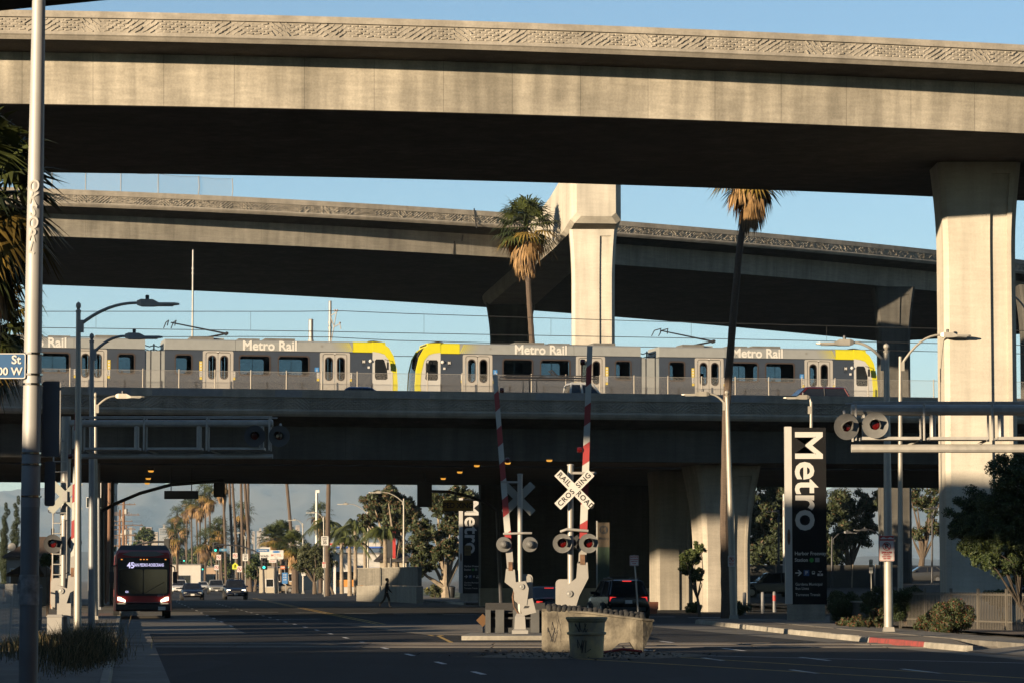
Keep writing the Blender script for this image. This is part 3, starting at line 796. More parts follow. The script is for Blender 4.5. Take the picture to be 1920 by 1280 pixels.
# rails under the trains
for o in (-.72, .72):
    mb = MB(); pm = Vector((nl.x, nl.y + WD / 2, RZ - .09)) + Vector((-gd.y, gd.x, 0)) * o
    mb.box((0, 0, 0), (160, .08, .14)); tag(mb.build('running_rail', RAILM, None, loc=pm, rz=BA), 'steel running rail on the bridge ' + ('nearer' if o < 0 else 'farther') + ' side of the track', 'rail')

# overhead line
def wire(name, pts, r, label, cat='wire', mat=None, group=None):
    mb = MB(); mb.tube(pts, r, 5); return tag(mb.build(name, mat or WIRE), label, cat, group)
def sagline(px0, py0, px1, py1, D0, D1, n=8, sag=0):
    out = []
    for i in range(n + 1):
        t = i / n; p = P(px0 + (px1 - px0) * t, py0 + (py1 - py0) * t, D0 + (D1 - D0) * t); p.z -= sag * 4 * t * (1 - t); out.append(p)
    return out
d0, d1 = 187 - .2126 * 30, 187 + .2126 * 32
wl = [('topmost overhead line wire above the trains', [(-20, 584), (560, 584), (640, 583), (760, 588), (1200, 602), (1920, 620)]),
      ('second overhead line wire just under the topmost', [(-20, 613), (580, 621), (900, 627), (1300, 634), (1920, 647)]),
      ('contact wire sagging low over the train roofs', [(-20, 632), (470, 631), (620, 632), (740, 638), (1200, 650), (1640, 656), (1920, 663)]),
      ('lowest wire crossing the gap between trains', [(700, 667), (800, 668), (1000, 672)])]
for lb, pp in wl:
    wire('overhead_wire', [P(x, y, d0 + (d1 - d0) * x / 1920 + 2.2) for x, y in pp], .022, lb, group='overhead line wires')
for i, (x, y0, y1) in enumerate(((180, 588, 614), (470, 585, 619), (795, 590, 626), (1033, 597, 630), (1296, 604, 633), (1550, 611, 639))):
    mb = MB(); D = d0 + (d1 - d0) * x / 1920 + 2.2; mb.tube([P(x, y0, D), P(x, y1, D)], .009, 4)
    tag(mb.build('dropper', WIRE), 'thin vertical dropper wire between two overhead wires, number %d from the left' % (i + 1) if False else 'thin vertical dropper wire, ' + ('leftmost of the row', 'above the left train', 'over the nose of the train', 'beside the tall palm', 'left of the bare palm trunk', 'rightmost of the row')[i], 'wire', 'droppers of the overhead line')
def mast(px, top, D, r, label, arm=True):
    p = P(px, top, D)
    t = th('catenary_mast', label, 'mast', (p.x, p.y, ZF - 1.3))
    H = p.z - (ZF - 1.3)
    mb = MB(); mb.tube([(0, 0, 0), (0, 0, H)], [r * 1.15, r], 12); mb.build('pole', GALV, t, True)
    mb = MB(); mb.lathe([(r * 1.1, H - .02), (r * .9, H + .05), (0, H + .07)], seg=12); mb.build('cap', GALV, t)
    for z in (.75, 1.0):
        if H - z > 0: mb = MB(); mb.lathe([(r + .03, H - 1.3 * z - .3), (r + .03, H - 1.3 * z - .2)], seg=12); mb.build('clamp', PAINTG, t)
    if arm:
        for a, b in (((0, 0, H - .85), (.42, -.3, H - .62)), ((.4, -.3, H - .62), (.05, -.3, H - 2.6)), ((.05, -.1, H - .9), (.24, -.3, H - 1.5)), ((.2, -.3, H - 1.55), (.62, -.35, H - 1.32)), ((.6, -.35, H - 1.3), (.66, -.35, H - 1.65))):
            mb = MB(); mb.tube([a, b], .03, 6); mb.build('bracket', PAINTG, t)
        for q in ((.3, -.3, H - .55), (.44, -.3, H - .55), (.6, -.35, H - 1.28)):
            mb = MB(); mb.lathe([(.0, -.07), (.06, -.04), (.06, .04), (0, .07)], q, 'Z', 8); mb.build('insulator', M('insulator_brown', (.3, .16, .09), .4, 0, 0), t)
    return t
mast(619, 566, 189.5, .09, 'tall overhead line mast with bracket arm rising behind the left train')
mast(583, 600, 190.2, .14, 'short stout overhead line mast rising behind the left train', False)
mast(362, 470, 216, .06, 'thin dark mast rising behind the left pantograph', False)
# median fence in front of the trains
LINK = chainlink('chain_link_mid', .075, .0058, (.34, .31, .27))
fe = th('median_fence', 'chain link fence with rails and posts in front of the trains', 'fence')
fo = Vector((0, 167 + 13.1 / math.cos(BA), ZF - .55))
xs = [-34 + i * 1.95 for i in range(42)]
zt = 2.3
for i, x in enumerate(xs):
    p = fo + Vector((x, .2126 * x, 0))
    if i == 0: postm = None
    if postm is None:
        mb = MB(); mb.tube([(0, 0, -.1), (0, 0, zt + .08)], .033, 6); po = mb.build('fence_post', M('fence_post_tan', (.55, .5, .42), .5, .2, .1), fe, loc=p); postm = po.data
    else: put('fence_post', postm, fe, p)
A, B = fo + Vector((xs[0], .2126 * xs[0], 0)), fo + Vector((xs[-1], .2126 * xs[-1], 0))
for z in (.02, zt * .55, zt):
    mb = MB(); mb.tube([A + Vector((0, 0, z)), B + Vector((0, 0, z))], .014, 5); mb.build('fence_rail', GALV, fe)
mb = MB(); L_ = (B - A).length; mb.add([(0, 0, 0), (L_, 0, 0), (L_, 0, zt), (0, 0, zt)], [(0, 1, 2, 3)]); mb.build('wire_mesh', LINK, fe, loc=A, rz=BA)
# ------------------------------------------------------------------ street lamps
LAMPP = M('lamp_pole_paint', (.46, .43, .37), .5, .25, .12, 2)
LAMPD = M('lamp_pole_grey', (.30, .31, .32), .5, .3, .12, 2)
LED = M('lamp_lens', (.5, .5, .48), .3, 0, 0)
def street_lamp(label, px, D, top, headpx, heady, z0=0., r=.088, mat=LAMPP, arm_curve=.8, group='street lamps', finial=True, basepx=None, box=0):
    b = P(basepx or px, 1150, D); tp = P(px, top, D); hd = P(headpx, heady, D)
    t = th('street_lamp', label, 'street lamp', (b.x, b.y, z0), group=group)
    H = tp.z - z0; dx = tp.x - b.x
    mb = MB(); mb.tube([(0, 0, 0), (dx * .5, 0, H * .5), (dx, 0, H)], [r * 1.25, r * 1.05, r * .72], 12); mb.build('pole', mat, t, True)
    mb = MB(); mb.loft([[(x * q, y * q, z) for x, y in ((-1, -1), (1, -1), (1, 1), (-1, 1))] for q, z in ((r * 2.1, 0), (r * 2.1, .05), (r * 1.5, .16), (r * 1.3, .3))]); mb.build('base', mat, t)
    if finial: mb = MB(); mb.lathe([(r * .8, H), (r * .9, H + .05), (r * .45, H + .09), (r * .85, H + .17), (r * .7, H + .25), (0, H + .3)], (dx, 0, 0), seg=10); mb.build('finial', mat, t, True)
    hx, hz = hd.x - b.x, hd.z - z0; sg = 1 if hx > dx else -1
    x0, zz0 = dx, H - .38
    pts = []
    L = abs(hx - dx) - .75
    for i in range(9):
        q = i / 8; pts.append((x0 + sg * L * q, 0, zz0 + (hz - zz0) * (1 - (1 - q) ** 2.1)))
    mb = MB(); mb.tube(pts, [.05 - .012 * i / 8 for i in range(9)], 8); mb.build('arm', mat, t, True)
    mb = MB(); mb.box((x0 + sg * r, 0, zz0), (.12, .14, .34)); mb.build('arm_clamp', mat, t)
    xe = x0 + sg * L
    mb = MB(); mb.loft([[(xe + sg * u, y * w, hz + z) for y, z in ((-1, zb), (1, zb), (1, zt), (-1, zt))] for u, w, zb, zt in ((0, .07, -.06, .06), (.12, .13, -.1, .1), (.45, .15, -.1, .09), (.62, .17, -.08, .0), (1.05, .16, -.06, .0), (1.16, .1, -.05, -.01))]); hdm = mb.build('luminaire', mat, t)
    mb = MB(); mb.lathe([(.05, hz + .09), (.055, hz + .2), (.03, hz + .22)], (xe + sg * .28, 0, 0), seg=8); mb.build('photocell', DKST, hdm)
    mb = MB(); mb.box((xe + sg * .8, 0, hz - .082), (.4, .22, .02)); mb.build('lens', LED, hdm)
    if box:
        mb = MB(); mb.box((dx * .5, -r - .06, box), (.2, .1, .5)); mb.build('control_box', mat, t)
    return t
street_lamp('tall cream street lamp nearest on the left, its arm reaching highest over the road', 147, 88, 586, 308, 568, basepx=146)
street_lamp('dark grey shaded street lamp, second on the left', 172, 99, 642, 280, 630, mat=LAMPD)
street_lamp('sunlit street lamp against the dark bridge, third on the left', 179, 129, 748, 252, 742)
street_lamp('pale street lamp carrying a red no-parking sign beside the bushes', 1662, 99, 661, 1555, 642, basepx=1666, r=.115)
street_lamp('street lamp with arm pointing right, behind the no-parking lamp', 1688, 121, 668, 1800, 628, finial=False)
street_lamp('street lamp beside the leaning palm trunk, arm to the left', 1363, 133, 744, 1296, 738, basepx=1376, r=.12)
street_lamp('lamp whose curved head peeks over the tall black pylon', 1521, 142, 752, 1486, 744, finial=False)
street_lamp('street lamp at the far right edge, only its curved arm in view', 1937, 150, 590, 1850, 548, finial=False)
for lb, px, D, tp, hx, hy in (('street lamp standing over the beige sound wall', 757, 277, 934, 700, 922), ('street lamp between the two queen palms, left of the sound wall', 690, 337, 956, 640, 944), ('street lamp next to the bare palm trunk and the speed sign', 607, 387, 968, 580, 960), ('street lamp in front of the short fan palms', 568, 408, 980, 545, 974), ('small far street lamp left of the car wash sign', 460, 520, 1004, 442, 998), ('smallest far street lamp near the green signal', 432, 640, 1020, 418, 1014)):
    street_lamp(lb, px, D, tp, hx, hy, r=.09, finial=False, group='street lamps beyond the freeway')
for lb, px, D, tp, hx in (('thin street lamp left of the bus, fourth on the left', 185, 172, 842, 235), ('thin street lamp beside the wooden poles left of the bus', 192, 205, 880, 232)):
    street_lamp(lb, px, D, tp, hx, tp - 8, r=.1, finial=False, mat=LAMPD)

# ------------------------------------------------------------------ railway crossing equipment
SIGW = M('signal_white_paint', (.43, .41, .375), .45, .15, .05, 3)
SIGB = M('signal_black', (.02, .02, .02), .6, 0, 0)
REDL = M('red_lens', (.10, .004, .004), .15, 0, 0)
REFW = M('gate_white', (.60, .60, .55), .5, 0, .08)
REFR = M('gate_red', (.40, .03, .03), .5, 0, .08)
FLM = M('flasher_grey', (.17, .168, .16), .5, .2, .15, 6)
def flasher(parent, x, y, z, face=-1, r=.30, mat=FLM, yaw=0.):
    """round target with a hooded red lens, seen from front (face -1) or back"""
    rt = bpy.data.objects.new('flashing_light', None); COL.objects.link(rt); rt.parent = parent; rt.location = (x, y, z); rt.rotation_euler = (0, 0, yaw + (0 if face < 0 else PI))
    mb = MB(); mb.lathe([(0, .012), (r, .01), (r + .012, -.02), (r - .02, -.015), (.11, -.012)], axis='Y', seg=24, cap=False); mb.build('target_disc', mat, rt, True)
    mb = MB(); mb.lathe([(.0, -.035), (.09, -.03), (.115, -.01)], axis='Y', seg=16, cap=False); mb.build('lens', REDL, rt)
    n = 18; rings = []
    for k in range(n + 1):
        a = R(-40 + 260 * k / n); L = .30 * (.35 + .65 * max(0, math.sin(a)))
        rings.append([(.13 * math.cos(a), -.015, .13 * math.sin(a)), (.14 * math.cos(a), -L, .14 * math.sin(a) ), (.125 * math.cos(a), -L, .125 * math.sin(a)), (.118 * math.cos(a), -.015, .118 * math.sin(a))])
    mb = MB(); mb.loft(rings); mb.build('hood', mat, rt, True)
    mb = MB(); mb.lathe([(r * .55, .012), (r * .5, .12), (r * .3, .17), (0, .18)], axis='Y', seg=16); mb.build('housing', mat, rt, True)
    return rt
def crossbuck(label, c, face, rz=0.):
    t = th('crossbuck_sign', label, 'sign', c, rz + (0 if face < 0 else PI), 'crossbuck signs')
    for i, (ang, words) in enumerate(((R(-45), (('RAIL', -.37), ('ROAD', .385))), (R(45), (('CROS', -.30), ('SING', .33))))):
        mb = MB(); mb.panel([(x * math.cos(ang) - z * math.sin(ang), x * math.sin(ang) + z * math.cos(ang)) for x, z in rrect(-.61, -.115, .61, .115, .01, 1)], (), -.012 - .014 * i, -.002 - .014 * i)
        b = mb.build('blade', M('sign_white', (.72, .70, .65), .5, 0, .05) if face < 0 else M('sign_back', (.42, .43, .38), .5, .2, .1), t)
        for wd, o in words:
            tx = text('lettering', wd, .19, BLACK, b, (o * math.cos(ang), -.016 - .014 * i, o * math.sin(ang)), bold=.004, sx=1.0, sp=1.12)
            tx.rotation_euler = (PI / 2, -ang, 0)
    mb = MB(); mb.box((0, .03, 0), (.14, .07, .3)); mb.build('bracket', GALV, t)
    return t
def gate(label, base, H, arm_pts, arm_lights, mirror=1, mech=True, bracket=None, rz=0., mz=1.2):
    """crossing gate: mast, gate mechanism and raised striped arm; local x to the right"""
    t = th('crossing_gate', label, 'crossing gate', base, rz, 'railway crossing gates')
    mb = MB(); mb.tube([(0, 0, 0), (0, 0, H)], .075, 12); mb.build('mast', SIGW, t, True)
    mb = MB(); mb.lathe([(.09, H), (.09, H + .03), (0, H + .05)], seg=12); mb.build('cap', SIGW, t)
    mb = MB(); mb.loft([[(x * q, y * q, z) for x, y in ((-1, -1), (1, -1), (1, 1), (-1, 1))] for q, z in ((.24, 0), (.24, .1), (.17, .14), (.15, .5), (.1, .6))]); mb.build('base', SIGW, t)
    m = mirror
    # mechanism case with rounded corners and support arm
    mb = MB(); mb.panel([(x + .0, z) for x, z in rrect(-m * .1 - .28, mz - .4, -m * .1 + .28, mz + .45, .12)], (), .12, .52); cs = mb.build('gate_mechanism', SIGW, t)
    mb = MB(); mb.panel([(x * .86 - m * .014, mz + .02 + (z - mz - .02) * .88) for x, z in rrect(-m * .1 - .28, mz - .4, -m * .1 + .28, mz + .45, .12)], (), .09, .13); mb.build('case_lid', SIGW, cs)
    A, B = Vector(arm_pts[0]), Vector(arm_pts[1])
    piv = Vector((-m * .04, -.02, mz + .08))
    # cast counterweight arm: from pivot plate up to the arm foot
    foot = A; sg = 1 if foot.x > piv.x else -1
    w0 = .17
    lp = [(piv.x - .16, piv.z - .55), (piv.x - .22, piv.z - .05), (piv.x - .12, piv.z + .17), (foot.x - sg * .16 - .0, foot.z - .42), (foot.x - .13, foot.z - .05), (foot.x + .13, foot.z - .02), (foot.x + .15, foot.z - .42), (piv.x + .26, piv.z - .05), (piv.x + .12, piv.z - .5)]
    if sg < 0:
        lp = [(piv.x + .16, piv.z - .55), (piv.x + .22, piv.z - .05), (piv.x + .12, piv.z + .17), (foot.x + .16, foot.z - .42), (foot.x + .13, foot.z - .05), (foot.x - .13, foot.z - .02), (foot.x - .17, foot.z - .42), (piv.x - .26, piv.z - .05), (piv.x - .12, piv.z - .5)]
    mb = MB(); mb.panel(lp, (), -.16, -.06); sa = mb.build('support_arm', SIGW, t)
    mb = MB(); mb.lathe([(.085, -.2), (.085, -.16), (.05, -.2), (.0, -.21)], (piv.x, 0, piv.z), 'Y', 14); mb.build('pivot', GALV, sa)
    mb = MB(); mb.box((foot.x, -.1, foot.z + .05), (.12, .16, .26)); mb.build('shear_bracket', RUST, sa)
    mb = MB(); mb.tube([(piv.x + .1, .1, piv.z + .5), (foot.x - sg * .05, .05, foot.z + .1)], .012, 5); mb.build('cable', BLACK, t)
    # striped arm
    d = (B - A); L = d.length; d.normalize(); n = int(L / .5); q = Vector((d.z, 0, -d.x))
    for i in range(n):
        s0, s1 = L * i / n, L * (i + 1) / n
        w = .10 - .035 * i / n
        sl = .12
        def pt(s, side): return A + d * (s + side * sl * .6) + q * (side * w)
        e0 = 0 if i == 0 else 1; e1 = 0 if i == n - 1 else 1
        a0 = A + d * (s0 - sl * .5 * e0) - q * w; a1 = A + d * (s0 + sl * .5 * e0) + q * w; b1 = A + d * (s1 + sl * .5 * e1) + q * w; b0 = A + d * (s1 - sl * .5 * e1) - q * w
        mb = MB(); mb.add([p + Vector((0, -.03, 0)) for p in (a0, a1, b1, b0)] + [p + Vector((0, .03, 0)) for p in (a0, a1, b1, b0)], [(0, 1, 2, 3), (7, 6, 5, 4), (0, 4, 5, 1), (1, 5, 6, 2), (2, 6, 7, 3), (3, 7, 4, 0)])
        mb.build('arm_stripe', (SIGW if i == 0 else REFR if i % 2 == n % 2 else REFW), t)
    for s, side in arm_lights:
        p = A + d * s + q * (side * .17)
        mb = MB(); mb.lathe([(0, -.07), (.07, -.06), (.08, .0), (.07, .06), (0, .07)], (p.x, -.02, p.z), 'X', 12); mb.build('arm_lamp', REDL, t, True)
    if bracket:
        z, x0, x1 = bracket
        mb = MB(); mb.box(((x0 + x1) / 2, -.05, z), (abs(x1 - x0), .05, .06)); mb.build('arm_keeper', SIGW, t)
    return t
# right gate: sunlit, crossbuck facing us
gb = P(1070, 1150, 82.0); gb.z = 0
def loc(px, py, b, D): p = P(px, py, D); return Vector((p.x - b.x, 0, p.z - b.z))
H = loc(1070, 872, gb, 82).z
g1 = gate('sunlit crossing gate with upright striped arm behind the crash barrel', gb, H, (loc(1092, 1052, gb, 82), loc(1106, 648, gb, 82)), ((2.85, -1), (5.1, -1)), mirror=1, bracket=(loc(0, 886, gb, 82).z, .05, .66), mz=loc(0, 1118, gb, 82).z)
cb = P(1077, 917, 81.75); crossbuck('white RAILROAD CROSSING crossbuck facing the road, sunlit', cb, -1)
for px in (1054, 1103):
    q = loc(px, 1018, gb, 82); flasher(g1, q.x, -.28, q.z, -1, .235)
mb = MB(); z = loc(0, 996, gb, 82).z; mb.tube([(-.26, -.12, z), (-.1, -.18, z + .06), (.45, -.14, z + .02)], .035, 8); mb.build('light_crossarm', SIGW, g1)
for px in (1066, 1090):
    q = loc(px, 1015, gb, 82); flasher(g1, q.x, .35, q.z, 1, .2, SIGB)
# left gate: seen from behind
gl = P(975, 1150, 95.5); gl.z = .15
H = loc(975, 890, gl, 95.5).z
g2 = gate('crossing gate seen from behind with leaning striped arm, on the concrete island', gl, H, (loc(957, 1064, gl, 95.5), loc(928, 702, gl, 95.5)), ((3.2, 1), (5.3, 1)), mirror=-1, bracket=(loc(0, 903, gl, 95.5).z, -.58, .05), mz=loc(0, 1104, gl, 95.5).z)
crossbuck('grey back of a crossbuck on the gate with the leaning arm', P(972, 934, 95.9), 1)
for px, r in ((945, .22), (994, .22)):
    q = loc(px, 1020, gl, 95.5); flasher(g2, q.x, -.15, q.z, 1, r)
mb = MB(); z = loc(0, 1000, gl, 95.5).z; mb.tube([(-.5, -.02, z), (.1, -.1, z + .02), (.35, -.05, z + .02)], .035, 8); mb.build('light_crossarm', SIGW, g2)
q = loc(989, 1137, gl, 95.5); mb = MB(); mb.panel([(q.x + x * math.cos(.25) - zz * math.sin(.25), q.z + x * math.sin(.25) + zz * math.cos(.25)) for x, zz in rect(-.21, -.22, .21, .22)], (), -.14, -.04); jb = mb.build('junction_plate', SIGW, g2)
mb = MB(); mb.panel([(q.x + x, q.z + zz) for x, zz in ((-.12, -.04), (.02, -.03), (.06, .03), (-.08, .04))], (), -.15, -.13); mb.build('slot', SIGB, jb)
mb = MB(); mb.tube([(-.12, -.1, 1.5), (-.22, -.12, 1.1), (-.18, -.1, .8), (-.05, -.08, .6)], .025, 6); mb.build('cable', RUST, g2)
# island and guard panel
isl = tag(bpy.data.objects.new('traffic_island', None), kind='structure'); COL.objects.link(isl)
a, b = G(905, 1198), G(1035, 1198)
mb = MB(); mb.loft([[(a.x - .6, 93.0, z), (b.x + 2.6, 93.4, z), (b.x + 2.4, 98.5, z), (a.x - .4, 98.5, z)] for z in (0, .13)] ); mb.build('island_slab', CONK, isl)
gp = th('guard_panel', 'dark steel guard panel with four posts behind the leaning gate', 'barrier', (0, 0, 0))
D = 97.5
for px in (915, 937, 970, 1003):
    a, b = P(px, 1142, D), P(px, 1196, D)
    mb = MB(); mb.box(((a.x + b.x) / 2, D - .05, (a.z + .15) / 2 + .0), (.16 if px < 920 else .26, .12, a.z - .15)); mb.build('panel_post', M('guard_grey', (.09, .092, .09), .6, .1, .2), gp)
a, b = P(910, 1146, D), P(1022, 1190, D)
for z0, z1 in ((a.z - .22, a.z - .02), (.62, .74), (.15, .3)):
    mb = MB(); mb.box(((a.x + b.x) / 2, D + .06, (z0 + z1) / 2), (b.x - a.x, .08, z1 - z0)); mb.build('panel_rail', M('guard_dark', (.05, .052, .052), .7, .1, .2), gp)
mb = MB(); mb.box(((a.x + b.x) / 2, D + .16, .6), (b.x - a.x, .04, .9)); mb.build('backing_plate', M('guard_back', (.018, .018, .018), .8, 0, 0), gp)
a = P(905, 1162, 98.2); dm = th('keep_sign', 'small yellow diamond marker at the end of the guard panel', 'sign', a)
mb = MB(); mb.panel([(-.2, 0), (0, -.2), (.2, 0), (0, .2)], (), -.01, .01); mb.build('plate', M('amber_sign', (.14, .06, .008), .5, 0, 0), dm)
mb = MB(); mb.tube([(.15, .05, -a.z + .1), (.1, .03, .0)], .025, 6); mb.build('post', GALV, dm)

# battered trough filled with rubber lumps, crash barrel, rubble
tb = P(1118, 1170, 78.5); tb.z = 0
TRM = M('grimy_plastic', (.24, .21, .155), .85, 0, .4, 2.2, .5, 12, dirt=(.06, .05, .035))
tg = th('planter_trough', 'long battered cream trough filled with black rubber lumps at the crossing', 'trough', tb)
def trof(x, w, z0, z1): return [(x, -w, z0), (x, w, z0), (x, w, z1), (x, -w, z1)]
outer = []
for x, w, z0, zt in ((-1.33, .42, .06, 1.0), (-1.2, .55, .0, 1.0), (-.2, .6, .0, .93), (.35, .6, .05, .86), (.55, .6, .22, .83), (.8, .6, .24, .81), (.95, .6, .02, .8), (1.12, .55, -.0, .77), (1.36, .4, .55, .74)):
    outer.append([(x, -w * .88, z0), (x, w * .88, z0), (x, w, zt), (x, -w, zt)])
mb = MB(); mb.loft(outer); mb.build('tub', TRM, tg)
rim = [(x, y, z + .02) for x, y, z in ((-1.33, -.45, 1.0), (-.2, -.62, .93), (1.1, -.58, .77), (1.38, -.4, .74))]
mb = MB(); mb.tube(rim, .035, 6); mb.build('rim', TRM, tg)
random.seed(5)
rl = None
for r in range(3):
    for i in range(19):
        x = -1.15 + i * .125 + random.uniform(-.02, .02); y = -.5 + r * .3; z = 1.05 - (x + 1.2) * .095 + r * .02
        if rl is None:
            mb = MB(); mb.lathe([(.0, -.08), (.07, -.06), (.085, .0), (.075, .06), (.045, .09), (0, .095)], seg=9); o = mb.build('rubber_lump', RUBBER, tg, True, loc=(x, y, z)); rl = o.data
        else: put('rubber_lump', rl, tg, (x, y, z + random.uniform(-.02, .02)), rot=(random.uniform(-.3, .3), random.uniform(-.3, .3), random.uniform(0, 6)))
M('graffiti_black', (.03, .028, .03), .7, 0, 0)
def scribble(parent, x0, z0, w_, h_, yf, n, seed, r=.008):
    rg_ = random.Random(seed); pts = []
    for k_ in range(n):
        x_ = x0 + w_ * (k_ / n) + rg_.uniform(-.05, .05); z_ = z0 + h_ * (.5 + .5 * math.sin(k_ * 1.9 + rg_.uniform(-.6, .6))); pts.append((x_, yf(x_, z_), z_))
    mb_ = MB(); mb_.tube(pts, r, 4); return mb_.build('graffiti', MATS['graffiti_black'], parent)
for k_ in range(3): scribble(tg, -1.18 + .1 * k_, .2 + .2 * k_, .42, .4, lambda x, z: -.49 - .11 * z * .6, 13, 40 + k_, .012)
bb = G(1100, 1233); bb.z = 0
cbn = th('crash_barrel', 'dented grey and yellow sand barrel with graffiti in front of the trough', 'barrel', bb, rz=.06)
BRM = M('barrel_plastic', (.60, .46, .20), .75, 0, .3, 2.2, .3, 12, dirt=(.26, .24, .21))
mb = MB(); mb.lathe([(.36, .0), (.37, .03), (.385, .3), (.40, .52), (.44, .53), (.445, .58), (.40, .59), (.415, .8), (.45, .84), (.455, .9), (.41, .9), (.40, .84), (0, .82)], seg=24); mb.build('drum', BRM, cbn, True)
mb = MB(); mb.lathe([(.455, .86), (.47, .88), (.47, .915), (.45, .92)], seg=24, cap=False); mb.build('lid_rim', BRM, cbn, True)
for k_ in range(2): scribble(cbn, -.26, .12 + .42 * k_, .3, .3, lambda x, z: -math.sqrt(max(.01, (.375 + .05 * z) ** 2 - x * x)) - .006, 11, 70 + k_, .009)
rb = MB(); random.seed(8)
for i in range(420):
    x, y = random.gauss(tb.x - .35, 1.3), random.gauss(74.5, 2.0); s = random.uniform(.02, .08)
    rb.add([(x + s * random.uniform(-1, 1), y + s * random.uniform(-1, 1) * 1.5, .01 + s * random.uniform(0, 1)) for _ in range(4)], [(0, 1, 2), (0, 2, 3), (0, 3, 1), (1, 3, 2)])
tag(rb.build('rubble', M('rubble_mix', (.14, .12, .10), .9, 0, .5, 8)), 'scattered dirt and rubble around the crash barrel', 'rubble', kind='stuff')
sheet('debris_patch', [(tb.x - 3, 72.5), (tb.x - 1.5, 71), (tb.x + 1.2, 71.2), (tb.x + 2.6, 74), (tb.x + 1.8, 77.4), (tb.x - 1.8, 77.5)], .013, DIRT)
tg2 = th('red_tool', 'red metal bar lying in the rubble beside the trough', 'bar', (tb.x + .55, 75.6, .03))
mb = MB(); mb.tube([(-.45, 0, .02), (.0, .05, .09), (.45, 0, .04)], .03, 6); mb.build('bar', REDP, tg2)
# gravel strip beyond the crossing, median
sheet('gravel_median', [G(640, 1170), G(780, 1170), G(905, 1170), G(905, 1192), G(800, 1190)], .0135, M('gravel_tan', (.26, .21, .15), .95, 0, .45, 4, .8, 20))

# cantilevers carrying flashing lights
def cantilever(label, base, sgn, D, x_in, x_out, tops, lamps, mastx, mast_top, ladder=True):
    """tops: picture rows of rail, pipe, walkway, lower pipe"""
    t = th('signal_cantilever', label, 'signal gantry', (base.x, base.y, 0), group='railway signal cantilevers')
    X = lambda px: P(px, 800, D).x - base.x
    Z = lambda py: P(900, py, D).z
    rail, pipe, walk, low = (Z(v) for v in tops)
    xi, xo = X(x_in), X(x_out)
    for nm, z, r, yy, a0, a1 in (('hand_rail', rail, .022, -.35, xi, xo), ('hand_rail', rail, .022, .35, xi, xo + sgn * .1), ('main_pipe', pipe, .105 if D > 80 else .13, 0, xi - sgn * .3, xo), ('lower_pipe', low, .075 if D > 80 else .1, 0, xi - sgn * .3, xo)):
        mb = MB(); mb.tube([(a0, yy, z), (a1, yy, z)], r, 10); mb.build(nm, PAINTG, t, True)
    n = 3
    for i in range(n + 1):
        x = xi + (xo - xi) * (i / n * .97 + .015)
        for yy in (-.35, .35):
            mb = MB(); mb.tube([(x, yy, walk - .05), (x, yy, rail)], .028, 6); mb.build('rail_post', PAINTG, t)
        mb = MB(); mb.tube([(x - sgn * .25, 0, walk), (x - sgn * .25, 0, pipe)], .075, 8); mb.build('strut', PAINTG, t)
        if i < n:
            xa, xb = x + sgn * .1, xi + (xo - xi) * ((i + 1) / n * .97 + .015) - sgn * .15
            mb = MB(); mb.box(((xa + xb) / 2, 0, walk), (abs(xb - xa), .72, .07)); mb.build('walkway_plate', PAINTG, t)
            mb = MB(); mb.tube([(xa, 0, walk - .04), (xa + sgn * .4, 0, low)], .03, 6); mb.build('brace', PAINTG, t)
    mx = X(mastx)
    mb = MB(); mb.tube([(mx, 0, 0), (mx, 0, Z(mast_top))], [.17, .14], 12); mb.build('mast', SIGW, t, True)
    if ladder:
        for s in (-.2, .2):
            mb = MB(); mb.tube([(mx + s - .12, -.25, .9), (mx + s - .12, -.25, Z(mast_top) - .4)], .022, 6); mb.build('ladder_rail', PAINTG, t)
        zz = 1.0
        while zz < Z(mast_top) - .5:
            mb = MB(); mb.tube([(mx - .32, -.25, zz), (mx + .08, -.25, zz)], .016, 5); mb.build('ladder_rung', PAINTG, t); zz += .3
    for px, py, r, yaw in lamps:
        flasher(t, X(px), -.45, Z(py), -1, r, FLM if D < 80 else M('flasher_dark', (.05, .05, .055), .5, .1, 0), yaw)
        mb = MB(); mb.tube([(X(px), -.3, Z(py)), (X(px), 0, pipe - .02)], .04, 6); mb.build('lamp_bracket', PAINTG, t)
    return t
bs = P(122, 1150, 94); cantilever('left signal cantilever reaching over the street with two dark flashing lights', Vector((bs.x, 94, 0)), 1, 94, 150, 512, (782, 793, 841, 855), ((480, 818, .30, .1), (526, 818, .30, -.1)), 124, 780)
bs = P(2010, 1150, 76); cantilever('signal cantilever at the right with two hooded red flashing lights', Vector((bs.x, 76, 0)), -1, 76, 1990, 1596, (755, 768, 822, 840), ((1583, 801, .30, .22), (1637, 798, .30, -.12)), 2010, 740, False)
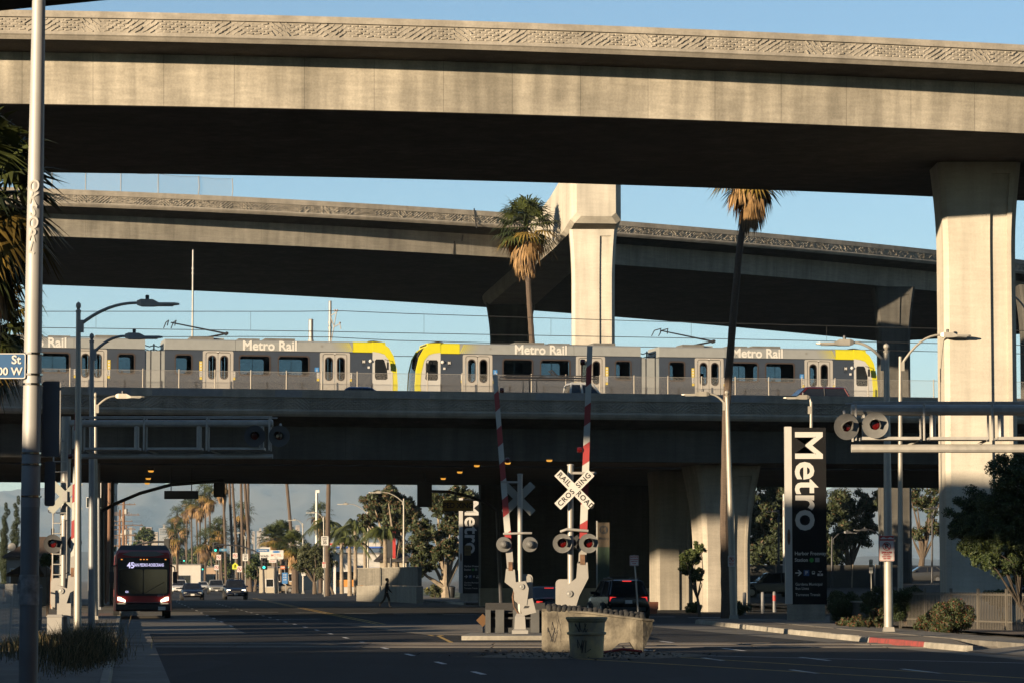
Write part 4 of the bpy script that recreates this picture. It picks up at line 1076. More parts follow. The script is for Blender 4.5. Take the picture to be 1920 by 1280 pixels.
# left gate by the ladder mast
gq = P(118, 1150, 93); gq.z = .15
g3 = gate('crossing gate at the left edge with ladder mast beside the dry grass', gq, 3.3, (loc(138, 1075, gq, 93), loc(146, 735, gq, 93)), ((3.4, -1),), mirror=1, mz=loc(0, 1112, gq, 93).z)
q = loc(102, 1019, gq, 93); flasher(g3, q.x, -.3, q.z, -1, .26, SIGB)
q = loc(138, 1016, gq, 93); flasher(g3, q.x, .2, q.z, 1, .2, SIGB)
q = loc(122, 1143, gq, 93); mb = MB(); mb.panel(rect(q.x - .2, q.z - .2, q.x + .2, q.z + .2), (), -.25, -.15); mb.build('junction_plate', SIGW, g3)
crossbuck('grey back of a crossbuck high on the left ladder mast', P(122, 930, 93.6), 1)
bx = th('relay_box', 'small white relay box at the foot of the left gate', 'box', (gq.x - .15, 92.5, .15))
mb = MB(); mb.box((0, 0, .28), (.42, .35, .5)); mb.build('case', SIGW, bx); mb = MB(); mb.loft([[(-.24, -.2, .53), (.24, -.2, .53), (.24, .2, .53), (-.24, .2, .53)], [(-.2, -.16, .6), (.2, -.16, .6), (.2, .16, .6), (-.2, .16, .6)]]); mb.build('lid', SIGW, bx)

# ------------------------------------------------------------------ near pole on the left with its signs
pb_ = P(58, 1250, 36)
pole = th('steel_pole', 'tall grey steel pole with white scrawl in the left foreground', 'pole', (pb_.x - .03, 36, .15))
tp = P(74, -60, 36)
POLM = M('pole_grey_paint', (.50, .49, .465), .55, .15, .12, 1.5, stretch=(1, 1, .4), dirt=(.38, .37, .35))
zsplit = P(60, 950, 36).z - .15
mb = MB(); mb.tube([(0, 0, 0), (.004, 0, zsplit)], [.108, .106], 20); mb.build('lower_shaft', M('pole_dark_paint', (.30, .295, .28), .6, .1, .15, 2), pole, True)
mb = MB(); mb.tube([(.004, 0, zsplit), ((tp.x - pole.location.x) * .5, 0, (zsplit + tp.z) / 2), (tp.x - pole.location.x, 0, tp.z)], [.109, .094, .072], 20); mb.build('upper_shaft', POLM, pole, True)
mb = MB(); mb.lathe([(.2, 0), (.2, .03), (.12, .05), (.11, .2)], seg=16); mb.build('base', POLM, pole)
for i, py in enumerate((663, 702, 720, 849, 870, 930)):
    z = P(60, py, 36).z - .15; mb = MB(); mb.lathe([(.111, z - .012), (.116, z - .01), (.116, z + .01), (.111, z + .012)], (.012, 0, 0), seg=20, cap=False); mb.build('steel_band', CHROME, pole)
SCR = M('scrawl_white', (.6, .58, .53), .7, 0, 0)
for i, ch in enumerate('OKSORL'):
    z = P(60, 352 + i * 23, 36).z - .15; c = text('scrawl', ch, .2, SCR, pole, (.018 + i * -.002, -.093 - i * .0012, z), bold=.003, sx=.75); c.rotation_euler = (PI / 2, .25, 0)
z = P(60, 1105, 36).z - .15
mb = MB(); mb.lathe([(.1105, z - .17), (.113, z - .16), (.113, z + .16), (.1105, z + .17)], seg=20, cap=False); nt_ = mb.build('torn_notice', M('torn_paper', (.55, .53, .48), .8, 0, .35, 9, dirt=(.25, .24, .22)), pole)
mb = MB(); mb.panel([(-.13, z - .05), (-.09, z - .03), (-.1, z + .17), (-.12, z + .1)], (), -.06, -.055); mb.build('loose_paper', MATS['torn_paper'], nt_)
BLUE = M('street_sign_blue', (.012, .115, .30), .45, 0, .05)
sp = P(8, 686, 35.9)
sg = th('street_name_sign', 'blue street name sign reading St 00 W at the left edge', 'sign', sp)
mb = MB(); mb.panel(rrect(-.42, -.135, .235, .14, .02), (), -.006, .006); mb.build('plate', BLUE, sg)
mb = MB(); mb.panel(rrect(-.425, -.14, .24, .145, .02), [rrect(-.415, -.13, .23, .135, .02)], -.01, .004); mb.build('border', WHITE, sg)
text('lettering', 'St', .135, WHITE, sg, (.135, -.012, .068), bold=.003)
text('lettering', '00 W', .12, WHITE, sg, (.065, -.012, -.062), bold=.003)
mb = MB(); mb.box((.27, .03, 0), (.08, .05, .06)); mb.build('bracket', GALV, sg)
for lb, x0, y0, x1, y1 in (('grey back of a tall sign plate strapped to the near pole', 80, 714, 113, 855), ('grey back of a lower sign plate strapped to the near pole', 84, 864, 103, 948)):
    a, b = P(x0, y0, 36.15), P(x1, y1, 36.15); c = (a + b) / 2
    t = th('sign_plate', lb, 'sign', c); w_, h_ = abs(b.x - a.x) / 2, abs(a.z - b.z) / 2
    mb = MB(); mb.panel(rrect(-w_, -h_, w_, h_, .03), (), -.004, .004); mb.build('plate', M('aluminium_back', (.24, .24, .24), .5, .4, .12), t)
    mb = MB(); mb.box((-w_ * .5, .03, 0), (w_, .05, .05)); mb.build('bracket', GALV, t)

# ------------------------------------------------------------------ small signs
SWH = M('sign_face_white', (.70, .68, .64), .45, 0, .05)
SRD = M('sign_face_red', (.50, .03, .025), .45, 0, .05)
SYL = M('sign_face_yellow', (.62, .66, .03), .45, 0, 0)
def sign(name, label, px, py, D, w_, h_, face, post=None, items=(), rz=0., pz=0., group=None, border=None, pmat=None):
    c = P(px, py, D)
    t = th(name, label, 'sign', c, rz, group)
    mb = MB(); mb.panel(rrect(-w_ / 2, -h_ / 2, w_ / 2, h_ / 2, min(w_, h_) * .08, 3), (), -.006, .006); mb.build('plate', face, t)
    if border:
        mb = MB(); mb.panel(rrect(-w_ / 2 + .01, -h_ / 2 + .01, w_ / 2 - .01, h_ / 2 - .01, .03, 3), [rrect(-w_ / 2 + .022, -h_ / 2 + .022, w_ / 2 - .022, h_ / 2 - .022, .025, 3)], -.009, -.004); mb.build('border', border, t)
    for it in items:
        if it[0] == 't': text('lettering', it[1], it[2], it[5], t, (it[3], -.012, it[4]), bold=it[6] if len(it) > 6 else .003, sx=it[7] if len(it) > 7 else 1)
        elif it[0] == 'r': mb = MB(); mb.panel(rect(*it[1:5]), (), -.0095, -.004); mb.build('field', it[5], t)
        elif it[0] == 'ring':
            x, z, r, m = it[1:5]; mb = MB(); mb.panel(circ(x, z, r, 28), [circ(x, z, r * .82, 28)], -.018, -.012); rg = mb.build('ban_ring', m, t)
            s_ = r * .09; mb = MB(); mb.panel([(x - r * .62 - s_, z + r * .62 - s_), (x - r * .62 + s_, z + r * .62 + s_), (x + r * .62 + s_, z - r * .62 + s_), (x + r * .62 - s_, z - r * .62 - s_)], (), -.017, -.0125); mb.build('ban_bar', m, rg)
        elif it[0] == 'p': mb = MB(); mb.panel(it[1], (), -.0105, -.004); mb.build('symbol', it[2], t)
    if post:
        mb = MB(); mb.tube([(post, .04, pz - c.z), (0, .03, h_ / 2 + .02)], .03, 6); mb.build('post', pmat or GALV, t)
    return t
carA = [(-.12, -.02), (.12, -.02), (.12, .02), (.06, .02), (.03, .05), (-.05, .05), (-.08, .02), (-.12, .02)]
sign('no_parking_sign', 'white and red tow-away no parking sign on the pale street lamp', 1662.5, 1027, 98.8, .47, .79, SWH, None, (('r', -.225, .235, .225, .385, SRD), ('p', [(x * .8 - .09, z * .9 + .3) for x, z in carA], SWH), ('p', [(x * .8 + .12, z * .9 + .3) for x, z in carA], SWH), ('t', 'P', .21, 0, .06, BLACK, .008), ('ring', 0, .06, .13, SRD), ('t', '2AM-6AM', .085, 0, -.13, SRD, .004, .9), ('t', 'NIGHTLY', .05, 0, -.2, SRD), ('t', 'TOW AWAY', .05, 0, -.26, SRD), ('t', 'ANY TIME', .05, 0, -.32, SRD)), border=SRD)
sign('no_parking_sign', 'small no parking sign on the lamp beside the palm trunk', 1371.5, 1051, 132.7, .29, .46, SWH, None, (('t', 'P', .17, 0, .07, BLACK, .006), ('ring', 0, .07, .115, SRD), ('t', '8AM TO', .06, 0, -.1, SRD), ('t', 'STOP', .06, 0, -.16, SRD)))
sign('notice_sign', 'white sign with red lines on a thin post left of the sunlit pier', 1189, 1050, 118, .33, .38, SWH, .18, (('t', 'NOTICE', .075, 0, .12, SRD, .003), ('t', 'NO STOPPING', .042, 0, .04, SRD), ('t', 'BUSES ONLY', .042, 0, -.03, SRD), ('t', 'TOW', .06, 0, -.11, SRD)), border=SRD)
sign('lot_sign', 'two stacked white notices on a post in the station lot', 1633, 1061, 190, .22, .8, SWH, .04, (('r', -.1, -.02, .1, .06, BLACK), ('t', 'LOT', .09, 0, .2, BLACK), ('t', 'EXIT', .09, 0, -.2, BLACK)))
def speed(label, px, py, D, sc_=1., pz=0, post=.02): return sign('speed_limit_sign', label, px, py, D, .76 * sc_, .97 * sc_, SWH, post, (('t', 'SPEED', .2 * sc_, 0, .31 * sc_, BLACK, .006), ('t', 'LIMIT', .2 * sc_, 0, .11 * sc_, BLACK, .006), ('t', '35', .42 * sc_, 0, -.2 * sc_, BLACK, .016)), border=BLACK, group='speed limit signs', pz=pz)
speed('SPEED LIMIT 35 sign in front of the bare palm trunk', 609, 1013, 330)
speed('farther SPEED LIMIT 35 sign left of the car wash sign', 460, 1044, 430)
for lb, px, py, D in (('no turn sign above the yellow school sign', 441, 1041, 420), ('no turn sign below the school sign', 449, 1066, 400), ('no turn sign left of the tall palms', 410, 1044, 460), ('lowest no turn sign over the far cars', 406, 1063, 470)):
    sign('no_turn_sign', lb, px, py, D, .62, .74, SWH, .02, (('t', 'R', .3, 0, 0, BLACK, .01), ('ring', 0, 0, .27, SRD)), group='no turn signs')
t = sign('school_sign', 'bright yellow-green school crossing sign by the tall palms', 441, 1060, 405, .1, .1, SYL, .02, (('p', [(-.38, -.42), (.38, -.42), (.38, .1), (0, .45), (-.38, .1)], SYL), ('p', [(-.12, -.25), (-.04, -.25), (.0, -.05), (.05, -.25), (.12, -.25), (.07, .05), (.05, .15), (-.07, .15), (-.1, .0)], BLACK)))
sign('crossing_notice', 'white arrow sign on a post at the far corner', 569, 1073, 395, .5, .72, SWH, .02, (('t', 'ONE', .18, 0, .18, BLACK), ('t', 'WAY', .18, 0, -.1, BLACK)))
sign('kerb_notice', 'small red and white sign on the bare palm trunk', 607.5, 1058, 340, .38, .62, SWH, .02, (('r', -.17, .12, .17, .28, SRD), ('t', 'NO', .14, 0, -.02, SRD), ('t', 'STOP', .1, 0, -.18, SRD)))

# ------------------------------------------------------------------ station pylons
PYB = M('pylon_black', (.010, .010, .011), .7, 0, 0, spec=.12)
PYW = M('pylon_white', (.62, .60, .56), .5, 0, .05)
PYL = M('pylon_letters', (.68, .66, .62), .5, 0, 0)
def pylon(label, px0, D, sc_=1., small=True, dim=False, rz=0.):
    b = P(px0, 1150, D); t = th('station_pylon', label, 'pylon', (b.x, D, .12), rz, 'station pylons', (sc_, sc_, sc_))
    Hh = 7.75
    mb = MB(); mb.box((.82, .2, .32), (1.5, .42, .64)); mb.build('plinth', CONK, t)
    mb = MB(); mb.box((.96, .2, .64 + (Hh - .64) / 2), (1.38, .34, Hh - .64)); mb.build('panel', PYB, t)
    mb = MB(); mb.box((.13, .2, .66 + (Hh - .62) / 2), (.27, .38, Hh - .62)); mb.build('white_edge', PYW, t)
    mb = MB(); mb.panel([(.13 + .06 * math.cos(a), 3.35 + .32 * math.sin(a)) for a in np.linspace(0, 2 * PI, 17)[:-1]], (), -.006, .02); mb.build('badge', RUST, t)
    y = .2 - .17 - .006
    c = text('lettering', 'Metro', 1.56, PYL, t, (.90, y, 5.62), bold=.028, sx=1.03, sp=1.0); c.rotation_euler = (PI / 2, PI / 2, 0)
    if small:
        text('station_name', 'Harbor Freeway', .20, PYL, t, (.36, y, 2.68), align='LEFT', bold=.004, sx=.95)
        text('station_name', 'Station', .20, PYL, t, (.36, y, 2.42), align='LEFT', bold=.004, sx=.95)
        mb = MB(); mb.panel(circ(1.04, 2.42, .09), (), y - .003, y + .003); mb.build('line_dot', M('line_green', (.01, .30, .015), .5, 0, 0), t)
        mb = MB(); mb.panel(rect(1.18, 2.34, 1.36, 2.51), (), y - .003, y + .003); mb.build('line_square', M('line_silver', (.24, .26, .27), .5, 0, 0), t)
        mb = MB(); mb.panel([(.38, 1.88), (.56, 1.88), (.48, 1.8), (.52, 1.78), (.65, 1.905), (.52, 2.03), (.48, 2.01), (.56, 1.93), (.38, 1.93)], (), y - .003, y + .003); mb.build('arrow', PYL, t)
        mb = MB(); mb.panel(rect(.72, 1.79, .94, 2.02), (), y - .003, y + .003); pk = mb.build('parking_symbol', M('parking_blue', (.012, .07, .26), .5, 0, 0), t)
        text('lettering', 'P', .2, PYL, pk, (.83, y - .006, 1.905), bold=.006)
        mb = MB(); mb.panel(rrect(1.05, 1.85, 1.17, 1.98, .03), [rect(1.07, 1.91, 1.15, 1.96)], y - .003, y + .003); mb.build('bus_symbol', PYL, t)
        mb = MB(); mb.panel(rect(1.27, 1.79, 1.49, 1.88), [circ(1.38, 1.835, .03, 8)], y - .003, y + .003); mb.build('taxi_symbol', PYL, t)
        mb = MB(); mb.panel([(1.30, 1.97), (1.38, 1.92), (1.46, 1.97), (1.42, 1.99), (1.38, 1.95), (1.34, 1.99)], (), y - .003, y + .003); mb.build('drop_symbol', PYL, t)
        for s_, z in (('Gardena Municipal', 1.45), ('Bus Lines', 1.28), ('Torrance Transit', 1.03)):
            text('lettering', s_, .155, PYL, t, (.38, y, z), align='LEFT', bold=.002, sx=.93)
    return t
pylon('tall black METRO pylon with white lettering and Harbor Freeway Station text', 1474, 129)
pylon('farther dark METRO pylon beyond the bridge, half hidden by a yellow sign', 861, 236, .98, rz=.1)
b = P(1121, 1100, 150)
kt = th('station_totem', 'tan and green station totem with round M behind the crossing gate', 'totem', (b.x, 150, 0))
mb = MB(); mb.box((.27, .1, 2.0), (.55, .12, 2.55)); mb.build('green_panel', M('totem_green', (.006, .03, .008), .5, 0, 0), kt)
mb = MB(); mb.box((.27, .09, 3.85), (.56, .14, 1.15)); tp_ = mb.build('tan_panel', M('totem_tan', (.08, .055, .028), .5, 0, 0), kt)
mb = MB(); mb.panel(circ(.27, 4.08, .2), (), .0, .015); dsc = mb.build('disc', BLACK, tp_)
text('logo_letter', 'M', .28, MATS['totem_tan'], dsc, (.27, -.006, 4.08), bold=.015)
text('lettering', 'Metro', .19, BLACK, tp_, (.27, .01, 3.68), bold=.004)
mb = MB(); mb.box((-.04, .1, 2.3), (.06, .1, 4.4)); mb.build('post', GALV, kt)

# ------------------------------------------------------------------ signals and boards under the freeway
SGB = M('signal_case', (.008, .008, .008), .6, 0, 0)
GREENL = M('green_signal', (.02, .5, .35), .4, 0, 0, emit=(.05, 1, .7), estr=.8)
REDSL = M('red_signal', (.5, .02, .02), .4, 0, 0, emit=(1, .05, .03), estr=.6)
def signal(label, px, py, D, hpx, lit=None, back=False, hang=0.):
    c = P(px, py, D); h = hpx / F * D; w_ = h * .42
    t = th('traffic_signal', label, 'traffic signal', c, group='traffic signals')
    mb = MB(); mb.panel(rrect(-w_ / 2, -h / 2, w_ / 2, h / 2, .05, 3), (), 0, w_ * .5); mb.build('case', SGB, t)
    mb = MB(); mb.panel(rrect(-w_ * .75, -h * .56, w_ * .75, h * .56, .06, 3), (), .06, .075); mb.build('backplate', SGB, t)
    if not back:
        for i, z in enumerate((h / 3, 0, -h / 3)):
            on = lit == ('r', 'y', 'g')[i]
            mb = MB(); mb.lathe([(0, -.03), (h * .12, -.02), (h * .125, 0)], (0, 0, z), 'Y', 12, cap=False); mb.build('lens', (GREENL if i == 2 else REDSL) if on else SGB, t)
            mb = MB(); mb.lathe([(h * .14, 0), (h * .14, -h * .18)], (0, 0, z), 'Y', 12, cap=False); mb.build('visor', SGB, t)
    if hang: mb = MB(); mb.tube([(0, .1, h / 2), (0, .1, h / 2 + hang)], .04, 6); mb.build('hanger', SGB, t)
    return t
signal('black signal head hanging in the bridge shadow above the far palms', 411, 912, 205, 34, back=True, hang=.4)
signal('large black signal head hanging above the sound wall', 796, 925, 190, 44, back=True, hang=.6)
signal('traffic light showing green over the far lanes', 404, 1025, 420, 17, 'g')
signal('green traffic light on the corner pole under the car wash sign', 495, 1056, 405, 20, 'g')
signal('green traffic light on a post right of the motel sign', 540, 1056, 420, 18, 'g')
signal('tiny far green signal above the distant traffic', 345, 1047, 640, 10, 'g')
signal('dark signal head seen from behind above the bus roof', 313, 1019, 300, 18, back=True)
signal('tiny far green signal left of the silver truck', 380, 1063, 560, 10, 'g')
bd = P(340, 927, 178)
t = th('hanging_board', 'black sign board hanging on two rods under the bridge', 'sign', bd)
mb = MB(); mb.box((0, 0, 0), (64 / F * 178, .06, 15.5 / F * 178)); mb.build('board', SGB, t)
for s_ in (-.57, .57):
    mb = MB(); mb.tube([(s_, 0, .2), (s_, 0, CZ + 6.2 - bd.z)], .025, 6); mb.build('rod', SGB, t)
def mast_arm(label, pts, D, r, base, hb=0.):
    q = [P(x, y, D) for x, y in pts]; b = Vector((P(base[0], 1150, D).x, D, hb))
    t = th('mast_arm', label, 'signal mast', b)
    mb = MB(); mb.tube([p - b for p in q], r, 8); mb.build('arm', DKST, t, True)
    mb = MB(); mb.tube([(0, 0, 0), (q[0].x - b.x, 0, q[0].z - hb)], [r * 1.5, r * 1.1], 10); mb.build('pole', DKST, t, True)
    mb = MB(); mb.lathe([(.25, 0), (.25, .1), (.16, .14)], seg=10); mb.build('base', DKST, t)
    return t
mast_arm('dark signal mast arm sweeping up under the bridge at the left', ((190, 958), (215, 944), (262, 924), (320, 908), (420, 900)), 190, .1, (190, 0))
mast_arm('dark mast arm carrying the yellow PED XING sign', ((932, 958), (915, 944), (880, 930), (840, 921), (800, 920)), 196, .09, (940, 0))
mast_arm('pale mast arm over the far intersection beside the car wash sign', ((493, 1040), (475, 1031), (450, 1022), (425, 1021), (405, 1020)), 418, .1, (495, 0))
mast_arm('pale mast arm above the bus roof', ((212, 1045), (240, 1030), (262, 1019), (290, 1015), (316, 1015)), 305, .09, (212, 0))
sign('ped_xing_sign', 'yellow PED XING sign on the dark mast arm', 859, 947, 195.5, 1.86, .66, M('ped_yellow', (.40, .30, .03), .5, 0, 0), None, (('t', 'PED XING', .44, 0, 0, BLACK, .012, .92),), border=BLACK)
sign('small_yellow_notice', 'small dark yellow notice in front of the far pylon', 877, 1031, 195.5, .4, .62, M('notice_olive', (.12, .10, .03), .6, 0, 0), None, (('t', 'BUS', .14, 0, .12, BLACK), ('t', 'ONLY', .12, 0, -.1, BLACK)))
# ------------------------------------------------------------------ vehicles
HEADON = M('headlight_on', (1, .95, .85), .3, 0, 0, emit=(1, .82, .55), estr=1.6)
HEADOFF = M('headlight_off', (.45, .45, .43), .15, .2, 0)
TAILR = M('tail_lamp', (.45, .015, .012), .3, 0, 0)
TAILON = M('tail_lamp_on', (.6, .02, .02), .3, 0, 0, emit=(1, .04, .03), estr=.35)
PLATEM = M('licence_plate', (.75, .73, .7), .5, 0, 0)
TRIM = M('black_trim', (.02, .02, .02), .6, 0, 0)
WHEELM = M('wheel_rim', (.35, .35, .35), .35, .7, 0)
CGL = M('car_glass', (.018, .020, .024), .05, 0, 0, spec=.6)
KIND = {
 'sedan': dict(L=4.75, W=1.82, H=1.45, wr=.33, body=((-2.36, .38, .78, .8), (-2.25, .28, .92, .93), (-1.7, .24, .98, 1), (-.9, .22, .96, 1), (.7, .22, .92, 1), (1.3, .24, .90, 1), (2.0, .26, .78, .95), (2.28, .3, .66, .84), (2.38, .36, .55, .7)), cab=(-1.75, -.95, .35, 1.15), belt=.93),
 'suv': dict(L=4.75, W=1.92, H=1.75, wr=.37, body=((-2.36, .45, .95, .86), (-2.28, .35, 1.08, .95), (-1.7, .3, 1.1, 1), (-.9, .28, 1.08, 1), (.7, .28, 1.06, 1), (1.2, .3, 1.05, 1), (2.0, .33, .98, .96), (2.3, .36, .86, .88), (2.38, .42, .7, .78)), cab=(-2.3, -1.95, .3, 1.05), belt=1.06),
 'hatch': dict(L=4.3, W=1.8, H=1.5, wr=.33, body=((-2.13, .4, .85, .82), (-2.05, .3, 1.0, .94), (-1.5, .25, 1.02, 1), (.6, .24, .96, 1), (1.1, .25, .93, 1), (1.8, .27, .8, .94), (2.08, .32, .66, .82), (2.15, .38, .55, .7)), cab=(-2.05, -1.3, .2, 1.05), belt=.97),
}
def car(label, loc, rz, kind, col, head=False, tail=False, cat='car', name='car', group=None, rack=False, z0=0.):
    k = KIND[kind]; L, W, H = k['L'], k['W'] / 2, k['H']
    t = th(name, label, cat, loc, rz, group)
    rings = []
    for x, zl, zs, wf in k['body']:
        w_ = W * wf; zm = (zl + zs) / 2
        half = [(w_ * .9, zl), (w_, zl + .14), (w_ * 1.0, zm + .05), (w_ * .985, zs - .1), (w_ * .9, zs), (w_ * .5, zs + .025)]
        rings.append([(x, y, z) for y, z in half] + [(x, -y, z) for y, z in half[::-1]])
    mb = MB(); mb.loft(rings); mb.build('body', col, t, True)
    xb0, xr0, xr1, xb1 = k['cab']; bz = k['belt'] - .04
    def cring(f, g):
        x0, x1 = xb0 + (xr0 - xb0) * f, xb1 + (xr1 - xb1) * f
        w_ = W * (.93 - .2 * f); z = bz + (H - .05 - bz) * f
        return [(x0, -w_ * .9, z), (x0 + .1, -w_, z), (x1 - .12, -w_, z), (x1, -w_ * .82, z), (x1, w_ * .82, z), (x1 - .12, w_, z), (x0 + .1, w_, z), (x0, w_ * .9, z)]
    mb = MB(); mb.loft([cring(0, 0), cring(.55, 0), cring(.97, 0)]); mb.build('glazing', CGL, t)
    r0, r1 = cring(.93, 0), cring(1, 0)
    top = [((x - (xr0 + xr1) / 2) * .86 + (xr0 + xr1) / 2, y * .8, H) for x, y, z in r1]
    mb = MB(); mb.loft([[(x, y * 1.02, z) for x, y, z in r0], [(x, y * 1.01, z) for x, y, z in r1], top]); mb.build('roof', col, t, True)
    lo, hi = cring(0, 0), cring(.95, 0)
    for i in (1, 2, 5, 6):
        mb = MB(); mb.tube([lo[i], hi[i]], .045, 6); mb.build('pillar', col, t)
    for s in (-1, 1):
        xm = (xr0 + xr1) / 2 + .1
        mb = MB(); mb.tube([(xm, s * W * .94, bz), (xm, s * W * .75, H - .06)], .035, 5); mb.build('pillar', TRIM, t)
        mb = MB(); mb.loft([[(x, s * (W * .93 + o), z) for x, z in ((xb1 - .35, bz + .06), (xb1 - .2, bz + .06), (xb1 - .2, bz + .2), (xb1 - .38, bz + .2))] for o in (0, .2)]); mb.build('mirror', col, t)
        for x in (-.3 * L, .305 * L):
            mb = MB(); mb.lathe([(k['wr'] + .06, W * .80), (k['wr'] + .06, W * 1.004)], (x, 0, k['wr']), 'Y', 20) if s > 0 else mb.lathe([(k['wr'] + .06, -W * .80), (k['wr'] + .06, -W * 1.004)], (x, 0, k['wr']), 'Y', 20); mb.build('wheel_arch', TRIM, t)
            mb = MB(); r = k['wr']; mb.lathe([(r * .6, -.02), (r * .95, -.02), (r, .04), (r, .17), (r * .95, .22), (r * .6, .22)], (x, s * W * .99 - .11, r), 'Y', 20); ty = mb.build('wheel', RUBBER, t, True)
            mb = MB(); mb.lathe([(0, 0), (r * .15, .01), (r * .6, .0), (r * .62, -.03)], (x, s * (W * .99 + .115), r), 'Y', 16); mb.build('rim', WHEELM, ty)
    f = L / 2
    zf = k['body'][-2][2]; zr = k['body'][1][2]
    for s in (-1, 1):
        mb = MB(); mb.loft([[(x, s * y, z) for y, z in ((W * .5, zf - .13), (W * .84, zf - .11), (W * .84, zf + .03), (W * .52, zf - .0))] for x in (f - .14, f - .04)]); mb.build('headlight', HEADON if head else HEADOFF, t)
        mb = MB(); mb.loft([[(x, s * y, z) for y, z in ((W * .55, zr - .28), (W * .88, zr - .28), (W * .86, zr - .08), (W * .58, zr - .1))] for x in (-f + .02, -f + .14)]); mb.build('tail_light', TAILON if tail else TAILR, t)
    mb = MB(); mb.box((f - .04, 0, zf - .16), (.1, W * .86, .16)); mb.build('grille', TRIM, t)
    mb = MB(); mb.box((f - .02, 0, .42), (.12, W * 1.5, .1)); mb.build('bumper', TRIM, t)
    mb = MB(); mb.box((f + .035, 0, .46), (.02, .32, .15)); mb.build('licence_plate', PLATEM, t)
    mb = MB(); mb.box((-f - .005, 0, zr - .3), (.03, .32, .16)); mb.build('licence_plate', PLATEM, t)
    mb = MB(); mb.box((-f + .03, 0, .46), (.12, W * 1.6, .16)); mb.build('bumper', TRIM, t)
    if tail:
        mb = MB(); mb.box((xr0 - .02, 0, H - .07), (.06, .4, .04)); mb.build('brake_lamp', TAILON, t)
    if rack:
        for s in (-1, 1):
            mb = MB(); mb.tube([(xr0 + .1, s * W * .62, H + .05), (xr1 - .1, s * W * .62, H + .05)], .025, 6); mb.build('roof_rail', TRIM, t)
        mb = MB(); mb.box(((xr0 + xr1) / 2, 0, H + .1), (.5, W * 1.2, .06)); mb.build('roof_bar', TRIM, t)
    return t
def paint(n, c, r=.25, m=.25): return M('paint_' + n, c, r, m, 0)
PN = paint('navy', (.012, .018, .04)); PBK = paint('black', (.012, .012, .013)); PSV = paint('silver', (.42, .41, .38), .3, .5); PCH = paint('champagne', (.42, .35, .27), .3, .4)
PWT = paint('white', (.7, .7, .68), .3, 0); PRD = paint('red', (.33, .02, .02)); PBL = paint('blue', (.03, .09, .25)); PMR = paint('maroon', (.13, .012, .016)); PGR = paint('graphite', (.10, .105, .11), .3, .4)
TOW = math.atan2(-1, .12)              # facing the camera along the street
AWAY = TOW + PI
def onroad(px, py): g = G(px, py); return (g.x, g.y, .012)
car('dark sedan right beside the bus coming towards us', onroad(360, 1124), TOW, 'sedan', PN)
car('dark blue SUV with headlights on and roof bars', onroad(441, 1123), TOW, 'suv', PN, head=True, rack=True)
car('silver SUV behind the dark sedan and the blue SUV', onroad(405, 1113), TOW, 'suv', PSV)
car('white car half hidden behind the bus and dark sedan', onroad(336, 1113), TOW, 'suv', PWT)
car('small pale car far behind, left of the silver SUV', onroad(380, 1106), TOW, 'sedan', PWT)
car('small far red van beyond the silver SUV', onroad(394, 1100), TOW, 'suv', PRD)
car('small far blue car right of the red van', onroad(424, 1101), TOW, 'hatch', PBL)
car('dark car waiting behind the blue SUV', onroad(478, 1107), TOW, 'sedan', PBK)
car('tiny distant car at the end of the street', onroad(371, 1097), TOW, 'sedan', PGR)
for lb, px, py, kd, cl_ in (('far grey car left of the red van', 386, 1098.5, 'hatch', PGR), ('far white van behind the blue car', 432, 1098, 'suv', PWT), ('far black car left in the queue behind the bus', 352, 1102, 'sedan', PBK), ('far silver car at the back of the left queue', 346, 1098, 'sedan', PSV), ('far maroon car in the turning lane', 414, 1097.5, 'sedan', PMR), ('far dark car by the right kerb past the crossing', 462, 1101, 'sedan', PGR)):
    car(lb, onroad(px, py), TOW, kd, cl_)
g = G(526, 1110); car('champagne sedan crossing the far intersection, seen from the side', (g.x, g.y, .012), R(-4), 'sedan', PCH, tail=False)
g = G(635, 1104); car('white SUV parked at the petrol station', (g.x, g.y, .15), R(4), 'suv', PWT)
g = G(668, 1102); car('dark hatchback parked beside the white SUV at the petrol station', (g.x, g.y, .15), R(170), 'hatch', PGR)
g = P(1158, 1150, 143); car('dark SUV with red tail lights waiting behind the trough', (g.x, 143, .012), R(100), 'suv', PBK, tail=True, rack=True)
g = P(1030, 1150, 139); car('dark car just left of the waiting SUV, mostly hidden', (g.x - .2, 139, .012), R(100), 'sedan', PBK, tail=True)
g = P(1442, 1110, 225); car('black SUV in the shade behind the tall pylon', (g.x, 225, LOTZ(225)), R(187), 'suv', PBK)
g = P(1727, 1080, 285); car('grey hatchback parked beyond the fence under the trees', (g.x, 285, LOTZ(285)), R(184), 'hatch', PGR)
g = P(1935, 1090, 205); car('blue car cut off by the right edge behind the fence', (g.x, 205, LOTZ(205)), R(184), 'sedan', PBL)
# freeway traffic behind the parapet
dz = ZF - 1.38 + .25
def onfw(px, n): 
    for x in np.arange(-40, 45, .05):
        y = 167 + .2126 * x + n / math.cos(BA)
        if (x / (y * CT)) * F + 960 >= px: return (float(x), float(y), dz)
p = onfw(1516, 2.6); car('maroon SUV driving on the freeway, only its roof above the parapet', p, BA + PI, 'suv', PMR)
p = onfw(680, 2.8); car('blue car on the freeway, just its roof above the parapet', p, BA, 'sedan', PBL)
